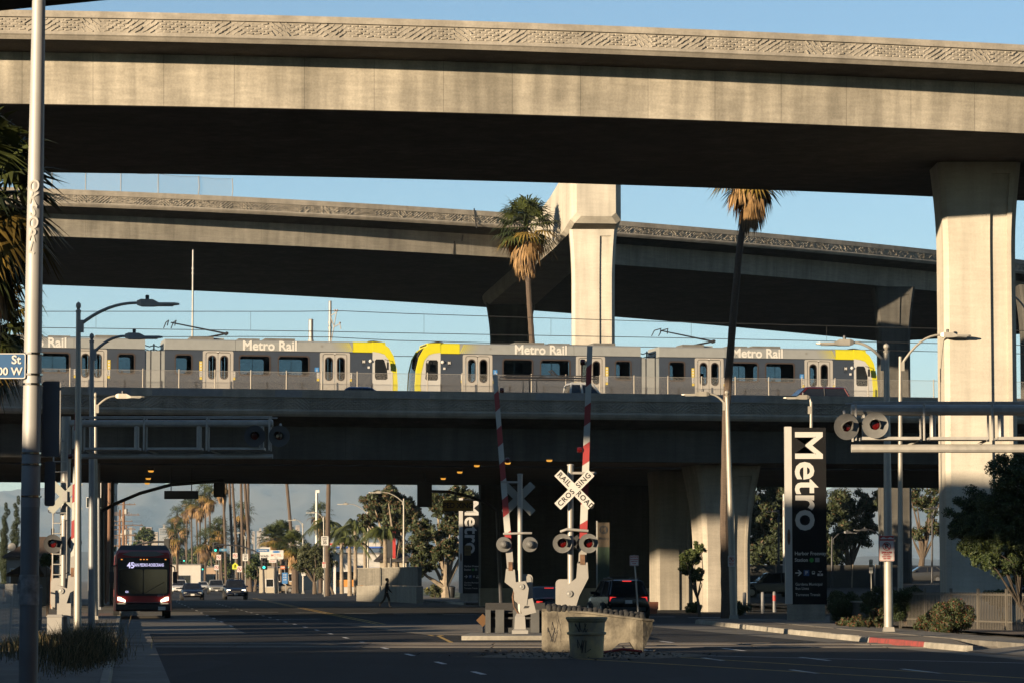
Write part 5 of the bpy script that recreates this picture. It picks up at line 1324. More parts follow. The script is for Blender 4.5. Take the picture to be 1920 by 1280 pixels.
# white pickup with pipe rack
p = onfw(1075, 2.9)
t = th('pickup_truck', 'white pickup with long black ladder rack on the freeway', 'pickup truck', p, BA)
mb = MB(); mb.loft([[(x, y, z) for y, z in ((-.95, .45), (.95, .45), (.98, .9), (.93, 1.12), (-.93, 1.12), (-.98, .9))] for x in (-2.7, .6, 1.4, 2.6)]); mb.build('body', PWT, t)
mb = MB(); mb.loft([[(-.4 + a, -.85, 1.1), (1.35 - b_, -.85, 1.1), (1.35 - b_, .85, 1.1), (-.4 + a, .85, 1.1)] if i == 0 else [(-.3, -.7, 1.72), (.85, -.7, 1.72), (.85, .7, 1.72), (-.3, .7, 1.72)] for i, (a, b_) in enumerate(((0, 0), (0, 0)))]); mb.build('glazing', CGL, t)
mb = MB(); mb.loft([[(-.36, -.73, 1.70), (.9, -.73, 1.70), (.9, .73, 1.70), (-.36, .73, 1.70)], [(-.25, -.66, 1.83), (.72, -.66, 1.83), (.72, .66, 1.83), (-.25, .66, 1.83)]]); mb.build('roof', PWT, t)
for x0, x1 in ((-.4, -.3), (.28, .24), (1.32, .86)):
    for s in (-1, 1):
        mb = MB(); mb.tube([(x0, s * .87, 1.1), (x1, s * .72, 1.72)], .06, 6); mb.build('pillar', PWT, t)
for s in (-1, 1):
    mb = MB(); mb.tube([(-3.9, s * .8, 2.0), (-3.85, s * .8, 2.16), (1.0, s * .8, 2.16), (1.05, s * .8, 2.02), (-3.9, s * .8, 2.0)], .03, 6); mb.build('rack_rail', DKST, t)
    for x in (-2.6, -2.2):
        mb = MB(); mb.tube([(x, s * .8, 1.1), (x, s * .8, 2.05)], .03, 6); mb.build('rack_post', DKST, t)
    for x in (-1.75, 1.75):
        mb = MB(); mb.lathe([(.25, -.1), (.38, -.1), (.38, .12), (.25, .12)], (x, s * .9, .38), 'Y', 18); mb.build('wheel', RUBBER, t)
for x in (-3.2, -1.8, -.4, .8):
    mb = MB(); mb.tube([(x, -.8, 2.16), (x, .8, 2.16)], .025, 6); mb.build('rack_bar', DKST, t)
mb = MB(); mb.tube([(-.9, 0, 2.2), (-1.2, 0, 2.5), (-1.35, .1, 2.46), (-1.05, 0, 2.2)], .05, 6); mb.build('rack_bundle', DKST, t)

# bus, front on
b = G(268, 1160)
BR = paint('bus_red', (.42, .02, .02), .35, .1); BG = paint('bus_black', (.012, .012, .013), .3, .1); BSL = paint('bus_silver', (.22, .22, .22), .4, .4)
bus = th('city_bus', 'red city bus with lit route sign 45 stopped at the kerb', 'bus', (b.x, b.y, .012), R(7.2))
W, H = 1.28, 3.15; Lb = 12.2
def bring(y, f, top): return [(-W * f, y, .35), (W * f, y, .35), (W * f, y, 2.5), (W * f * .97, y, 2.85), (W * f * .9, y, top), (-W * f * .9, y, top), (-W * f * .97, y, 2.85), (-W * f, y, 2.5)]
mb = MB(); mb.loft([bring(.12, .93, 2.95), bring(.35, 1, 3.05), bring(Lb, 1, 3.05)]); mb.build('body', BR, bus)
mb = MB(); mb.loft([[(-1.15, .5, 3.05), (1.15, .5, 3.05), (1.15, 6.5, 3.05), (-1.15, 6.5, 3.05)], [(-1.0, .9, 3.28), (1.0, .9, 3.28), (1.0, 6.4, 3.28), (-1.0, 6.4, 3.28)]]); mb.build('roof_pod', BG, bus)
mb = MB(); mb.panel([(-.95, 2.86), (-.55, 3.0), (.55, 3.0), (.95, 2.86), (.5, 2.78), (-.5, 2.78)], (), .06, .14); mb.build('roof_cowl', BSL, bus)
mb = MB(); mb.panel(rrect(-1.14, 1.02, 1.14, 2.72, .12), (), .02, .1); mb.build('front_mask', BG, bus)
WSG = M('bus_glass', (.03, .034, .036), .06, 0, 0, spec=.8)
for s in (-1, 1):
    a0, a1 = sorted((s * .02, s * 1.06)); mb = MB(); mb.panel(rrect(a0, 1.12, a1, 2.2, .08), (), -.01, .03); mb.build('windscreen', WSG, bus)
    mb = MB(); mb.panel([(s * .78, .74), (s * 1.12, .82), (s * 1.13, .98), (s * 1.0, .97), (s * .78, .84)], (), -.01, .06); mb.build('headlight', HEADON, bus)
    mb = MB(); mb.tube([(s * 1.15, .2, 2.4), (s * 1.38, -.1, 2.3), (s * 1.4, -.12, 2.1)], .03, 6); ma = mb.build('mirror_arm', BG, bus)
    mb = MB(); mb.box((s * 1.4, -.12, 1.85), (.2, .1, .5)); mb.build('mirror', BG, ma)
    for y in (2.7, 9.0):
        mb = MB(); mb.lathe([(.3, -.15), (.48, -.15), (.48, .12), (.3, .12)], (s * 1.15, y, .48), 'X', 20); mb.build('wheel', RUBBER, bus)
    mb = MB(); mb.tube([(s * .1, -.02, 1.15), (s * .5, -.025, 1.4), (s * .92, -.02, 1.62)], .012, 5); mb.build('wiper', BLACK, bus)
    for i in range(6):
        mb = MB(); mb.panel(rrect(1.0 + i * 1.75, 1.3, 2.6 + i * 1.75, 2.4, .08), (), 0, .02); o = mb.build('side_window', WSG, bus); o.rotation_euler = (0, 0, PI / 2); o.location = (s * 1.29 + .01, 0, 0)
SGNT = M('led_text', (.8, .8, 1), .5, 0, 0, emit=(.72, .66, 1.0), estr=.38)
mb = MB(); mb.panel(rrect(-.98, 2.24, .98, 2.52, .04), (), -.0, .03); ds = mb.build('route_sign', BLACK, bus)
text('route_number', '45', .36, SGNT, ds, (-.56, -.012, 2.37), bold=.008, sx=.9)
text('route_name', 'SAN PEDRO-ROSECRANS', .19, SGNT, ds, (.24, -.012, 2.39), bold=.003, sx=.62)
text('run_number', 'GS', .12, SGNT, bus, (-.72, -.02, 1.2), bold=.002)
text('fleet_number', '4015', .16, M('bus_number', (.4, .38, .38), .5, 0, 0), bus, (.78, .0, 1.02), bold=.002).rotation_euler = (PI / 2, 0, 0)
AMB = M('marker_amber', (.8, .3, .05), .4, 0, 0, emit=(1, .35, .05), estr=.4)
for x in (-.96, -.12, .02, .16, .98):
    mb = MB(); mb.box((x, -.0, 2.64), (.07, .05, .04)); mb.build('marker_lamp', AMB, bus)
mb = MB(); mb.loft([[(-1.2, y, z) for y, z in ((.0, .36), (-.12, .42), (-.12, .66), (.0, .72))], [(1.2, y, z) for y, z in ((.0, .36), (-.12, .42), (-.12, .66), (.0, .72))]]); mb.build('bumper', BG, bus)
mb = MB(); mb.panel([(-.9, .70), (.9, .70), (.78, .76), (.3, .73), (-.3, .73), (-.78, .76)], (), -.0, .06); mb.build('grey_apron', BSL, bus)
mb = MB(); mb.box((.83, -.13, .47), (.32, .02, .16)); mb.build('licence_plate', PLATEM, bus)
# far box truck
g = G(335, 1103); t = th('box_truck', 'dark box truck with picture side far behind the bus', 'truck', (g.x, g.y, .012), R(5))
mb = MB(); mb.box((0, 3.4, 2.25), (2.5, 5.4, 2.5)); mb.build('cargo_box', paint('truck_box', (.06, .09, .12), .5, 0), t)
mb = MB(); mb.loft([[(-1.15, y, .5), (1.15, y, .5), (1.15, y, z), (-1.15, y, z)] for y, z in ((-1.6, 1.5), (-1.3, 1.7), (-.9, 2.6), (.6, 2.7))]); mb.build('cab', PGR, t)
mb = MB(); mb.loft([[(-1.0, y, z), (1.0, y, z), (1.0, y + .04, z), (-1.0, y + .04, z)] for y, z in ((-1.34, 1.75), (-.96, 2.5))]); mb.build('windscreen', CGL, t)
for s in (-1, 1):
    for y in (-.7, 4.6):
        mb = MB(); mb.lathe([(.28, -.14), (.48, -.14), (.48, .14), (.28, .14)], (s * 1.05, y, .48), 'X', 16); mb.build('wheel', RUBBER, t)
    mb = MB(); mb.box((s * .85, -1.6, .95), (.3, .1, .2)); mb.build('headlight', HEADON, t)

# ------------------------------------------------------------------ people
SKIN = M('skin', (.35, .22, .15), .6, 0, 0)
def person_mesh(name, joints, bones, radii, zone):
    me = bpy.data.meshes.new(name); me.from_pydata(joints, bones, [])
    ob = bpy.data.objects.new(name, me); COL.objects.link(ob)
    ob.modifiers.new('skin', 'SKIN'); sv = me.skin_vertices[0].data
    for i, r in enumerate(radii): sv[i].radius = r if isinstance(r, tuple) else (r, r)
    sv[0].use_root = True
    s = ob.modifiers.new('sub', 'SUBSURF'); s.levels = 1; s.render_levels = 1
    dg = bpy.context.evaluated_depsgraph_get(); out = bpy.data.meshes.new_from_object(ob.evaluated_get(dg))
    bpy.data.objects.remove(ob)
    for _ in range(4): out.materials.append(SKIN)
    for p in out.polygons:
        p.material_index = zone(p.center); p.use_smooth = True
    return out
def figure(walk=True, h=1.76, armf=0.):
    k = h / 1.76
    if walk:
        J = [(0, 0, .95), (.02, 0, 1.12), (.04, 0, 1.32), (.06, 0, 1.47), (.08, 0, 1.56), (.1, 0, 1.68), (.09, 0, 1.76),
             (.05, -.1, .9), (.2, -.1, .52), (.22, -.09, .1), (.36, -.09, .05),
             (-.02, .1, .9), (-.14, .1, .5), (-.42, .1, .2), (-.36, .1, .06),
             (.05, -.2, 1.42), (-.02, -.26, 1.16), (.1, -.28, .95), (.17, -.27, .87),
             (.05, .2, 1.42), (.12, .26, 1.16), (.28, .26, .98), (.36, .25, .93)]
    else:
        J = [(0, 0, .95), (0, 0, 1.12), (0, 0, 1.32), (.0, 0, 1.47), (.01, 0, 1.56), (.03, 0, 1.68), (.02, 0, 1.76),
             (.0, -.1, .9), (.02, -.12, .5), (-.02, -.12, .09), (.14, -.13, .05),
             (.0, .1, .9), (.02, .12, .5), (-.02, .12, .09), (.14, .13, .05),
             (.0, -.2, 1.42), (-.02, -.26, 1.16), (.1 + armf, -.2, 1.0), (.18 + armf, -.15, .98),
             (.0, .2, 1.42), (-.02, .26, 1.16), (.08, .26, .94), (.12, .25, .86)]
    J = [tuple(c * k for c in p) for p in J]
    Bn = [(0, 1), (1, 2), (2, 3), (3, 4), (4, 5), (5, 6), (0, 7), (7, 8), (8, 9), (9, 10), (0, 11), (11, 12), (12, 13), (13, 14), (3, 15), (15, 16), (16, 17), (17, 18), (3, 19), (19, 20), (20, 21), (21, 22)]
    Rr = [(.15, .12), (.155, .12), (.17, .125), (.13, .1), .06, .095, .06, .1, .075, .05, .045, .1, .075, .05, .045, .075, .055, .045, .035, .075, .055, .045, .035]
    Rr = [tuple(c * k for c in r) if isinstance(r, tuple) else r * k for r in Rr]
    def zone(c):
        z = c.z / k
        if z > 1.52: return 0
        if z > .93: return 0 if (z < 1.0 and abs(c.y) > .2) else 1
        return 2 if z > .1 else 3
    return person_mesh('person', J, Bn, Rr, zone)
PM = {}
def person(label, mesh, loc, rz, top, bottom, hair=(.03, .02, .015), group=None, sc_=1.):
    zi = [p.material_index for p in mesh.polygons]; me = mesh.copy(); me.materials.clear()
    for m in (SKIN, top, bottom, BLACK): me.materials.append(m)
    me.polygons.foreach_set('material_index', zi)
    o = put('person', me, None, loc, rz); o.scale = (sc_,) * 3
    tag(o, label, 'person', group)
    hz = 1.70 * sc_
    mb = MB(); mb.lathe([(.0, -.09), (.085, -.07), (.115, .0), (.1, .07), (.05, .1), (0, .105)], (.045, 0, 1.745), seg=12); mb.build('hair', M('hair_dark', hair, .8, 0, 0), o, True)
    return o
mw, ms = figure(True), figure(False, 1.72, .05)
CB, CGy, CRd, CWh, CBl = (M('cloth_' + n, c, .9, 0, .1) for n, c in (('black', (.02, .02, .022)), ('grey', (.12, .12, .13)), ('red', (.4, .03, .03)), ('white', (.6, .6, .6)), ('blue', (.04, .06, .14))))
g = G(724, 1139); person('person in dark clothes striding across the street', mw, (g.x, g.y, .012), R(-4), CB, CB)
for lb, px, py, rz, a, b_, me in (('person in a white top standing beside the far pylon', 883, 1124, 200, CWh, CB, ms), ('person with bare arms folded waiting under the bridge', 912, 1123, 240, CGy, CB, ms), ('person in grey leaning forward nearest the crossing gate', 935, 1122, 20, CGy, CB, mw)):
    g = G(px, py); person(lb, me, (g.x, g.y, .15), R(rz), a, b_, group='people waiting under the bridge')
nrm = Vector((-gd.y, gd.x, 0))
for i, (T, u, yy, lb, top) in enumerate(((TR, 16.75 if False else 17.1, -.7, 'passenger in red standing behind the train doors', CRd), (TR, 24.1, -.3, 'passenger standing behind the last doors of the right train', CB), (TL, 10.3, -.6, 'passenger standing at the doors of the left train', CB), (TL, 15.55, -.75, 'passenger by the window after the joint of the left train', CB), (TL, 20.4, -.7, 'passenger behind the lettering end of the left train', CB), (TR, 8.6, -.7, 'passenger in the middle window of the right train', CGy), (TL, 18.9, -.6, 'passenger in the long window of the left train', CB))):
    p = T.location + gd * u + nrm * yy
    person(lb, ms, (p.x, p.y, RZ + (.42 if i < 3 else .05)), BA + R(180 + 40 * i), top, CB, group='passengers in the trains')
# ------------------------------------------------------------------ plants
rng = np.random.default_rng(7)
def leafmat(n, c, v=.35): return M('leaf_' + n, c, .65, 0, v, 6, spec=.3)
def mesh_np(name, verts, faces_n, mats, mi=None, smooth=False):
    """verts (N*k,3) grouped in polygons of k corners"""
    k = faces_n; n = len(verts) // k
    me = bpy.data.meshes.new(name)
    me.vertices.add(len(verts)); me.vertices.foreach_set('co', np.asarray(verts, np.float32).ravel())
    me.loops.add(n * k); me.loops.foreach_set('vertex_index', np.arange(n * k, dtype=np.int32))
    me.polygons.add(n); me.polygons.foreach_set('loop_start', np.arange(0, n * k, k, dtype=np.int32))
    for m in mats: me.materials.append(m)
    if mi is not None: me.polygons.foreach_set('material_index', np.asarray(mi, np.int32))
    me.update(calc_edges=True); me.validate()
    return me
DENS = 21.0
def leaves(clumps, per, size, mats, weights=None, flat=.5, hang=0., shell=.45, rg=None):
    """leaf blades scattered through clumps: (centre, radius, squash)"""
    rg = rg or rng; V = []; MI = []
    for c, r, sq in clumps:
        n = max(6, int(per * DENS * r * r))
        d = rg.normal(size=(n, 3)); d /= np.linalg.norm(d, axis=1)[:, None]
        rad = r * (shell + (1 - shell) * rg.random(n) ** .6)
        p = np.array(c) + d * rad[:, None] * np.array([1, 1, sq])
        nrm = d + rg.normal(size=(n, 3)) * flat; nrm /= np.linalg.norm(nrm, axis=1)[:, None]
        a = np.cross(nrm, rg.normal(size=(n, 3))); a /= np.linalg.norm(a, axis=1)[:, None]
        if hang: a[:, 2] -= hang; a /= np.linalg.norm(a, axis=1)[:, None]
        b = np.cross(nrm, a); b /= np.maximum(1e-6, np.linalg.norm(b, axis=1)[:, None])
        s = size * .47 * rg.uniform(.6, 1.35, n)[:, None]
        V.append(np.stack([p - a * s, p + b * s * .42, p + a * s, p - b * s * .42], 1).reshape(-1, 3))
        w_ = rg.choice(len(mats), n, p=weights); MI.append(w_)
    return np.concatenate(V), np.concatenate(MI)
BARK = M('bark', (.13, .095, .065), .9, 0, .4, 5, .6, 20)
BARKP = M('palm_bark', (.12, .085, .06), .9, 0, .35, 8, .6, 25, stretch=(1, 1, 4))
BARKW = M('pale_bark', (.36, .29, .21), .85, 0, .3, 3)
EUC = [leafmat('eucalypt', (.07, .092, .032)), leafmat('eucalypt_dark', (.036, .05, .02)), leafmat('eucalypt_rust', (.13, .075, .035))]
GRN = [leafmat('green', (.06, .09, .02)), leafmat('green_dark', (.03, .05, .014)), leafmat('green_light', (.11, .13, .03))]
SHR = [leafmat('shrub', (.055, .075, .022)), leafmat('shrub_dark', (.03, .042, .014)), leafmat('shrub_red', (.18, .06, .03))]
PEP = [leafmat('pepper', (.10, .11, .04)), leafmat('pepper_dark', (.055, .06, .025))]
def tree(name, label, px, D, base_z, h, clump_pix, mats, weights, per=60, leaf=.22, bark=BARK, tr=.22, group=None, cat='tree', hang=.3, base_px=None, seed=1, shell=.15, sq=.8):
    """clump_pix: (px, py, radius in px) of the crown masses in the picture plane, spread in depth"""
    rg = np.random.default_rng(seed); rnd = random.Random(seed)
    b = P(base_px or px, 1100, D); b = Vector((b.x, D, base_z))
    t = th(name, label, cat, b, group=group)
    cl = []
    for x, y, r in clump_pix:
        rr = r / F * D
        for k in range(3):
            dd = rnd.uniform(-1.2, 1.2) * rr * 1.4 if k else 0
            c = P(x + rnd.uniform(-.35, .35) * r * (k > 0), y + rnd.uniform(-.3, .3) * r * (k > 0), D) + Vector((0, dd, 0)) - b
            R_ = rr * (1 if k == 0 else rnd.uniform(.5, .8))
            n = 17
            for q in range(n):       # break each mass into small sprays
                a = rg.normal(size=3); a /= np.linalg.norm(a); f = rnd.uniform(.3, 1.12)
                cl.append((np.array(c) + a * R_ * f, R_ * rnd.uniform(.24, .48), sq))
    V, mi = leaves(cl, per, leaf, mats, weights, hang=hang, rg=rg, shell=shell)
    put('crown', mesh_np('crown', V, 4, mats, mi), t)
    mb = MB()
    ctr = sum((Vector(c[0]) for c in cl), Vector()) / len(cl)
    fork = Vector((ctr.x * .35, ctr.y * .3, max(.8, min(c[0][2] for c in cl) * .55)))
    mb.tube([(0, 0, -.1), (fork.x * .4, fork.y * .5, fork.z * .5), fork], [tr * 1.2, tr, tr * .8], 8); mb.build('trunk', bark, t, True)
    picks = cl[::max(1, len(cl) // 9)]
    for c, r, s_ in picks:
        e = Vector(c); m = (fork + e) / 2 + Vector((rnd.uniform(-.3, .3), rnd.uniform(-.3, .3), rnd.uniform(-.1, .5)))
        mb = MB(); mb.tube([fork - Vector((0, 0, .1)), m, e], [tr * .55, tr * .32, tr * .1], 6); mb.build('limb', bark, t, True)
    return t

# fan palms
PGL = [leafmat('palm', (.075, .095, .022), .3), leafmat('palm_dark', (.04, .06, .018), .3), leafmat('palm_yellow', (.30, .20, .04), .3)]
PDEAD = [leafmat('palm_dead', (.40, .24, .10), .35), leafmat('palm_dead_dark', (.17, .10, .05), .35)]
def fan_crown(nf, rad, seed, nl=16, dead=26, drop=1.6, span=(-35, 85)):
    rg = random.Random(seed); V = []; MI = []; VD = []; MD = []
    for i in range(nf):
        el = R(span[0] + (span[1] - span[0]) * ((i + rg.random()) / nf)); az = i * 2.39996 + rg.uniform(-.3, .3)
        d = Vector((math.cos(az) * math.cos(el), math.sin(az) * math.cos(el), math.sin(el)))
        pl = rad * rg.uniform(.45, .6); hub = d * pl + Vector((0, 0, -.12 * pl * math.cos(el)))
        side = Vector((-math.sin(az), math.cos(az), 0)); upv = d.cross(side).normalized()
        w0 = .035 * rad
        V += [side * w0, hub + side * w0 * .4, hub - side * w0 * .4, -side * w0]; MI.append(1)
        m = 2 if el < R(-5) and rg.random() < .5 else (0 if rg.random() < .6 else 1)
        for k in range(nl):
            a = R(-100 + 200 * k / (nl - 1)); ll = rad * rg.uniform(.5, .68) * (1 - .25 * abs(a) / R(100))
            dr = (d * math.cos(a) + side * math.sin(a)).normalized()
            mid = hub + dr * ll * .6 + Vector((0, 0, -.08 * ll)); tip = hub + dr * ll + Vector((0, 0, -ll * rg.uniform(.25, .55)))
            q = dr.cross(upv if abs(dr.dot(upv)) < .9 else side).normalized() * (rad * .026)
            V += [hub, mid + q, tip, mid - q]; MI.append(m)
    for i in range(dead):
        az = i * 2.39996; q_ = rg.random(); el = R(-16 - 66 * q_ ** .8); z0 = -q_ * drop * .42
        d = Vector((math.cos(az) * math.cos(el), math.sin(az) * math.cos(el), math.sin(el))); o = Vector((0, 0, z0 - .05))
        hub = o + d * rad * .35; side = Vector((-math.sin(az), math.cos(az), 0)); m = 0 if rg.random() < .6 else 1
        VD += [o + side * .03, hub + side * .02, hub - side * .02, o - side * .03]; MD.append(1)
        for k in range(11):
            a = R(-50 + 100 * k / 10); ll = rad * rg.uniform(.34, .62); dr = (d * math.cos(a) + side * math.sin(a) + Vector((0, 0, -.5))).normalized()
            mid = hub + dr * ll * .5; tip = hub + dr * ll * .7 + Vector((0, 0, -ll * .5)); q = side * rad * .03
            VD += [hub, mid + q, tip, mid - q]; MD.append(m)
    return mesh_np('crown', [tuple(v) for v in V], 4, PGL, MI), mesh_np('skirt', [tuple(v) for v in VD], 4, PDEAD, MD)
def palm(label, trunk_pix, D, rad, meshes, base_z=0., r0=.2, r1=.14, group=None, rot=0., below=0.):
    """trunk_pix: picture points from base to crown"""
    q = [P(x, y, D) for x, y in trunk_pix]; b = Vector((q[0].x, D, base_z))
    t = th('fan_palm', label, 'palm tree', b, group=group)
    pts = [Vector((0, 0, -.1))] + [p - b for p in q[1:]]; n = len(pts)
    fine = []
    for i in range(n - 1):
        for k in range(8): fine.append(pts[i].lerp(pts[i + 1], k / 8))
    fine.append(pts[-1]); m = len(fine)
    mb = MB(); mb.tube(fine, [(r0 + (r1 - r0) * i / m) * (1.06 if i % 2 else .97) * (1.25 if i == 0 else 1) for i in range(m)], 9); mb.build('trunk', BARKP, t, True)
    top = pts[-1]
    c = put('crown', meshes[0], t, top, rot=(0, 0, rot), scale=(rad,) * 3)
    s = put('skirt', meshes[1], t, top - Vector((0, 0, .1)), rot=(0, 0, rot), scale=(rad,) * 3)
    return t
FC1 = fan_crown(44, 1, 4, 17, 46, 1.1)
FC2 = fan_crown(26, 1, 9, 11, 30, 1.3)
FC3 = fan_crown(22, 1, 12, 10, 26, 1.2, (-45, 80))
FCN = fan_crown(56, 1, 21, 26, 60, 1.6, (-65, 85))
palm('tall palm with shaggy brown skirt standing before the connector ramp', [(1002, 1100), (1001, 820), (998, 650), (992, 560), (987, 470), (986, 425)], 223, 2.55, FC1, r0=.22, r1=.17, rot=.7)
palm('leaning palm trunk rising past the train, its crown half hidden by the upper ramp', [(1361, 1160), (1358, 980), (1362, 760), (1374, 600), (1386, 470), (1396, 400), (1406, 318)], 143, 2.0, FC1, base_z=.15, r0=.21, r1=.12, rot=2.2)
palm('big shaded palm at the left edge, only its fan leaves in view', [(-75, 1200), (-72, 900), (-66, 640), (-60, 360)], 52, 1.75, FCN, r0=.22, r1=.2, rot=.4)
palm('second crown of fan leaves hanging lower at the left edge', [(-60, 1200), (-56, 900), (-50, 610)], 55, 1.2, FCN, r0=.22, r1=.2, rot=2.4)
far = [(323, 985, 985), (332, 962, 960), (345, 985, 948), (350, 950, 955), (358, 940, 940), (367, 938, 930), (375, 944, 950), (384, 920, 918), (392, 930, 902), (385, 1012, 985), (404, 1003, 980), (456, 958, 950), (450, 1000, 985), (330, 1000, 985), (410, 990, 995)]
names = 'leftmost of the far palm row|second palm of the far row|short palm low in the far row|palm third in the far row|palm fourth in the far row, slightly taller|palm in the middle of the far row|palm right of the middle of the far row|tall palm near the end of the far row|tallest crown of the far row, beside the hanging signal|small palm under the tall far crowns|low palm among the bare trunks|palm with crown just under the bridge beside bare trunks|low palm beside the bare trunks|small palm at the foot of the far row|small palm between far row and bare trunks'.split('|')
for i, (px, cy, _) in enumerate(far):
    D = 900 - 26 * i if i < 9 else 560 + 20 * (i % 4)
    palm(names[i], [(px + (i % 3 - 1) * 4 + 3, 1096), (px + (i % 3 - 1) * 2 + 2, 1040), (px, cy)], D, 2.9, (FC2, FC3)[i % 2], r0=.24, r1=.18, group='tall palms along the street', rot=i * 1.1)
for i, (x0, x1, D, lb) in enumerate(((412, 424, 600, 'bare palm trunk, first right of the hanging signal'), (424, 418, 570, 'bare palm trunk, second right of the hanging signal'), (437, 430, 540, 'bare palm trunk third from the hanging signal'), (446, 436, 520, 'bare palm trunk fourth from the hanging signal'), (455, 452, 500, 'bare palm trunk fifth from the hanging signal'), (470, 459, 470, 'bare palm trunk sixth from the hanging signal, slightly bent'), (466, 465, 480, 'straight bare palm trunk, last of the row beside the low palm crown'), (552, 538, 430, 'lone bare palm trunk leaning left over the motel'), (613, 616, 345, 'thick bare palm trunk behind the speed limit sign'))):
    top = 830 if i != 1 else 905
    palm(lb, [(x0, 1104), (x0 + (x1 - x0) * .35, 1010), (x1, 910), (x1 + (x1 - x0) * .3, top)], D, 2.6, (FC2, FC3)[i % 2], r0=.25 if i < 8 else .3, r1=.19, group='bare palm trunks rising behind the bridge', rot=i * .9)
# short bushy fan palms
for i, (px, py, D, lb) in enumerate(((512, 1008, 430, 'bushy short fan palm left of the motel sign'), (550, 1020, 415, 'bushy short fan palm right of the motel sign'), (528, 1000, 440, 'bushy fan palm crown behind the two short ones'))):
    palm(lb, [(px + 4, 1098), (px + 3, 1060), (px, py)], D, 2.3, FC1, r0=.5, r1=.42, group='short fan palms by the motel', rot=i * 1.7)
palm('short palm crown beside the camera pole', [(601, 1098), (600, 1040), (600, 962)], 420, 2.0, FC2, r0=.25, r1=.2)
# queen palms: feather leaves
QG = [leafmat('queen', (.09, .11, .025), .3), leafmat('queen_dark', (.05, .065, .02), .3)]
def feather_crown(nf, seed):
    rg = random.Random(seed); V = []; MI = []
    for i in range(nf):
        az = i * 2.4 + rg.uniform(-.2, .2); el = R(15 + 65 * rg.random()); L = rg.uniform(.85, 1.1); prev = None; m = i % 2
        for k in range(13):
            s = k / 12; p = Vector((math.cos(az), math.sin(az), 0)) * (L * s * math.cos(el) * 1.1) + Vector((0, 0, L * (math.sin(el) * s - 1.25 * s * s * .75)))
            if prev is not None:
                side = Vector((-math.sin(az), math.cos(az), 0))
                for sg in (-1, 1):
                    for j in range(2):
                        o = prev.lerp(p, .5 * j); ll = .30 * (1 - .5 * s) * rg.uniform(.7, 1.1)
                        tip = o + side * sg * ll * .6 + Vector((0, 0, -ll * .8)) + (p - prev) * .7
                        w_ = (p - prev) * .22
                        V += [o - w_, tip, o + w_, o + Vector((0, 0, .012))]; MI.append(m)
                V += [prev + Vector((0, 0, .014)), p + Vector((0, 0, .01)), p - Vector((0, 0, .012)), prev - Vector((0, 0, .014))]; MI.append(m)
            prev = p
    return mesh_np('crown', [tuple(v) for v in V], 4, QG, MI)
QC = feather_crown(22, 3)
for i, (px, py, D, rr, lb) in enumerate(((612, 985, 400, 3.6, 'leafy queen palm behind the thick bare trunk'), (666, 985, 345, 3.2, 'queen palm left of the tall far lamp'), (684, 990, 350, 3.0, 'queen palm whose trunk shines beside the lamp post'), (655, 1015, 330, 2.9, 'low queen palm before the petrol station'), (722, 1000, 300, 3.3, 'queen palm with pale trunk behind the sound wall'), (640, 1000, 380, 3.4, 'queen palm crown left of the low one'))):
    q = P(px, py, D); b = P(px + 1, 1100, D); t = th('queen_palm', lb, 'palm tree', (b.x, D, .1), group='queen palms by the petrol station')
    mb = MB(); mb.tube([(0, 0, 0), ((q.x - b.x) * .6, 0, (q.z - .1) * .6), (q.x - b.x, 0, q.z - .1)], [.26, .2, .16], 9); mb.build('trunk', BARKW, t, True)
    put('crown', QC, t, (q.x - b.x, 0, q.z - .15), rot=(0, 0, i * 1.3), scale=(rr,) * 3)
# eucalypts and other trees
tree('eucalyptus_tree', 'rusty brown eucalyptus with rounded crown beyond the sound wall', 720, 330, 0, 18, [(700, 945, 26), (730, 935, 28), (755, 950, 24), (690, 975, 18), (750, 985, 28), (775, 965, 20), (728, 965, 22)], EUC, [.4, .32, .28], 26, .35, BARKW, .4, seed=2, base_px=745)
tree('eucalyptus_tree', 'tall eucalyptus leaning left of the far pylon, pale bark showing', 835, 290, 0, 20, [(800, 1000, 30), (830, 950, 30), (850, 985, 28), (815, 1040, 28), (865, 930, 26), (880, 980, 20), (845, 1030, 22), (780, 1030, 24), (790, 1060, 20), (900, 945, 20)], EUC, [.45, .4, .15], 26, .33, BARKW, .42, seed=3)
tree('eucalyptus_tree', 'dark eucalyptus behind the tall black pylon', 1440, 300, 1.5, 20, [(1420, 950, 40), (1460, 930, 40), (1440, 1000, 36), (1500, 960, 40), (1410, 1020, 26), (1560, 950, 40), (1480, 1010, 30)], EUC, [.3, .65, .05], 20, .34, BARK, .35, seed=4)
tree('eucalyptus_tree', 'dark spreading tree between the pylon and the lamp posts', 1590, 310, 1.5, 18, [(1580, 950, 34), (1600, 1000, 32), (1630, 940, 30), (1570, 1020, 26), (1625, 985, 22)], EUC, [.3, .65, .05], 18, .34, BARK, .35, seed=5)
tree('eucalyptus_tree', 'thin branching tree with gaps right of the far column', 1725, 300, 1.5, 18, [(1715, 930, 24), (1745, 950, 22), (1750, 990, 18), (1720, 1000, 14), (1760, 920, 20)], EUC, [.55, .3, .15], 16, .3, BARK, .32, seed=6)
tree('eucalyptus_tree', 'dark dense tree added behind the piers to shade the far column', 1250, 252, .3, 14, [(1225, 1000, 60), (1270, 960, 60), (1240, 930, 60), (1290, 1010, 50), (1200, 960, 50)], EUC, [.3, .65, .05], 5, .5, BARK, .35, seed=16)  # tree added so its crown shades the far column
tree('eucalyptus_tree', 'dark low tree filling the gap behind the black SUV', 1530, 285, 1.4, 9, [(1530, 1010, 34), (1500, 1035, 26), (1560, 1040, 26), (1420, 1045, 24), (1450, 1040, 26)], EUC, [.3, .67, .03], 12, .4, BARK, .3, seed=17)
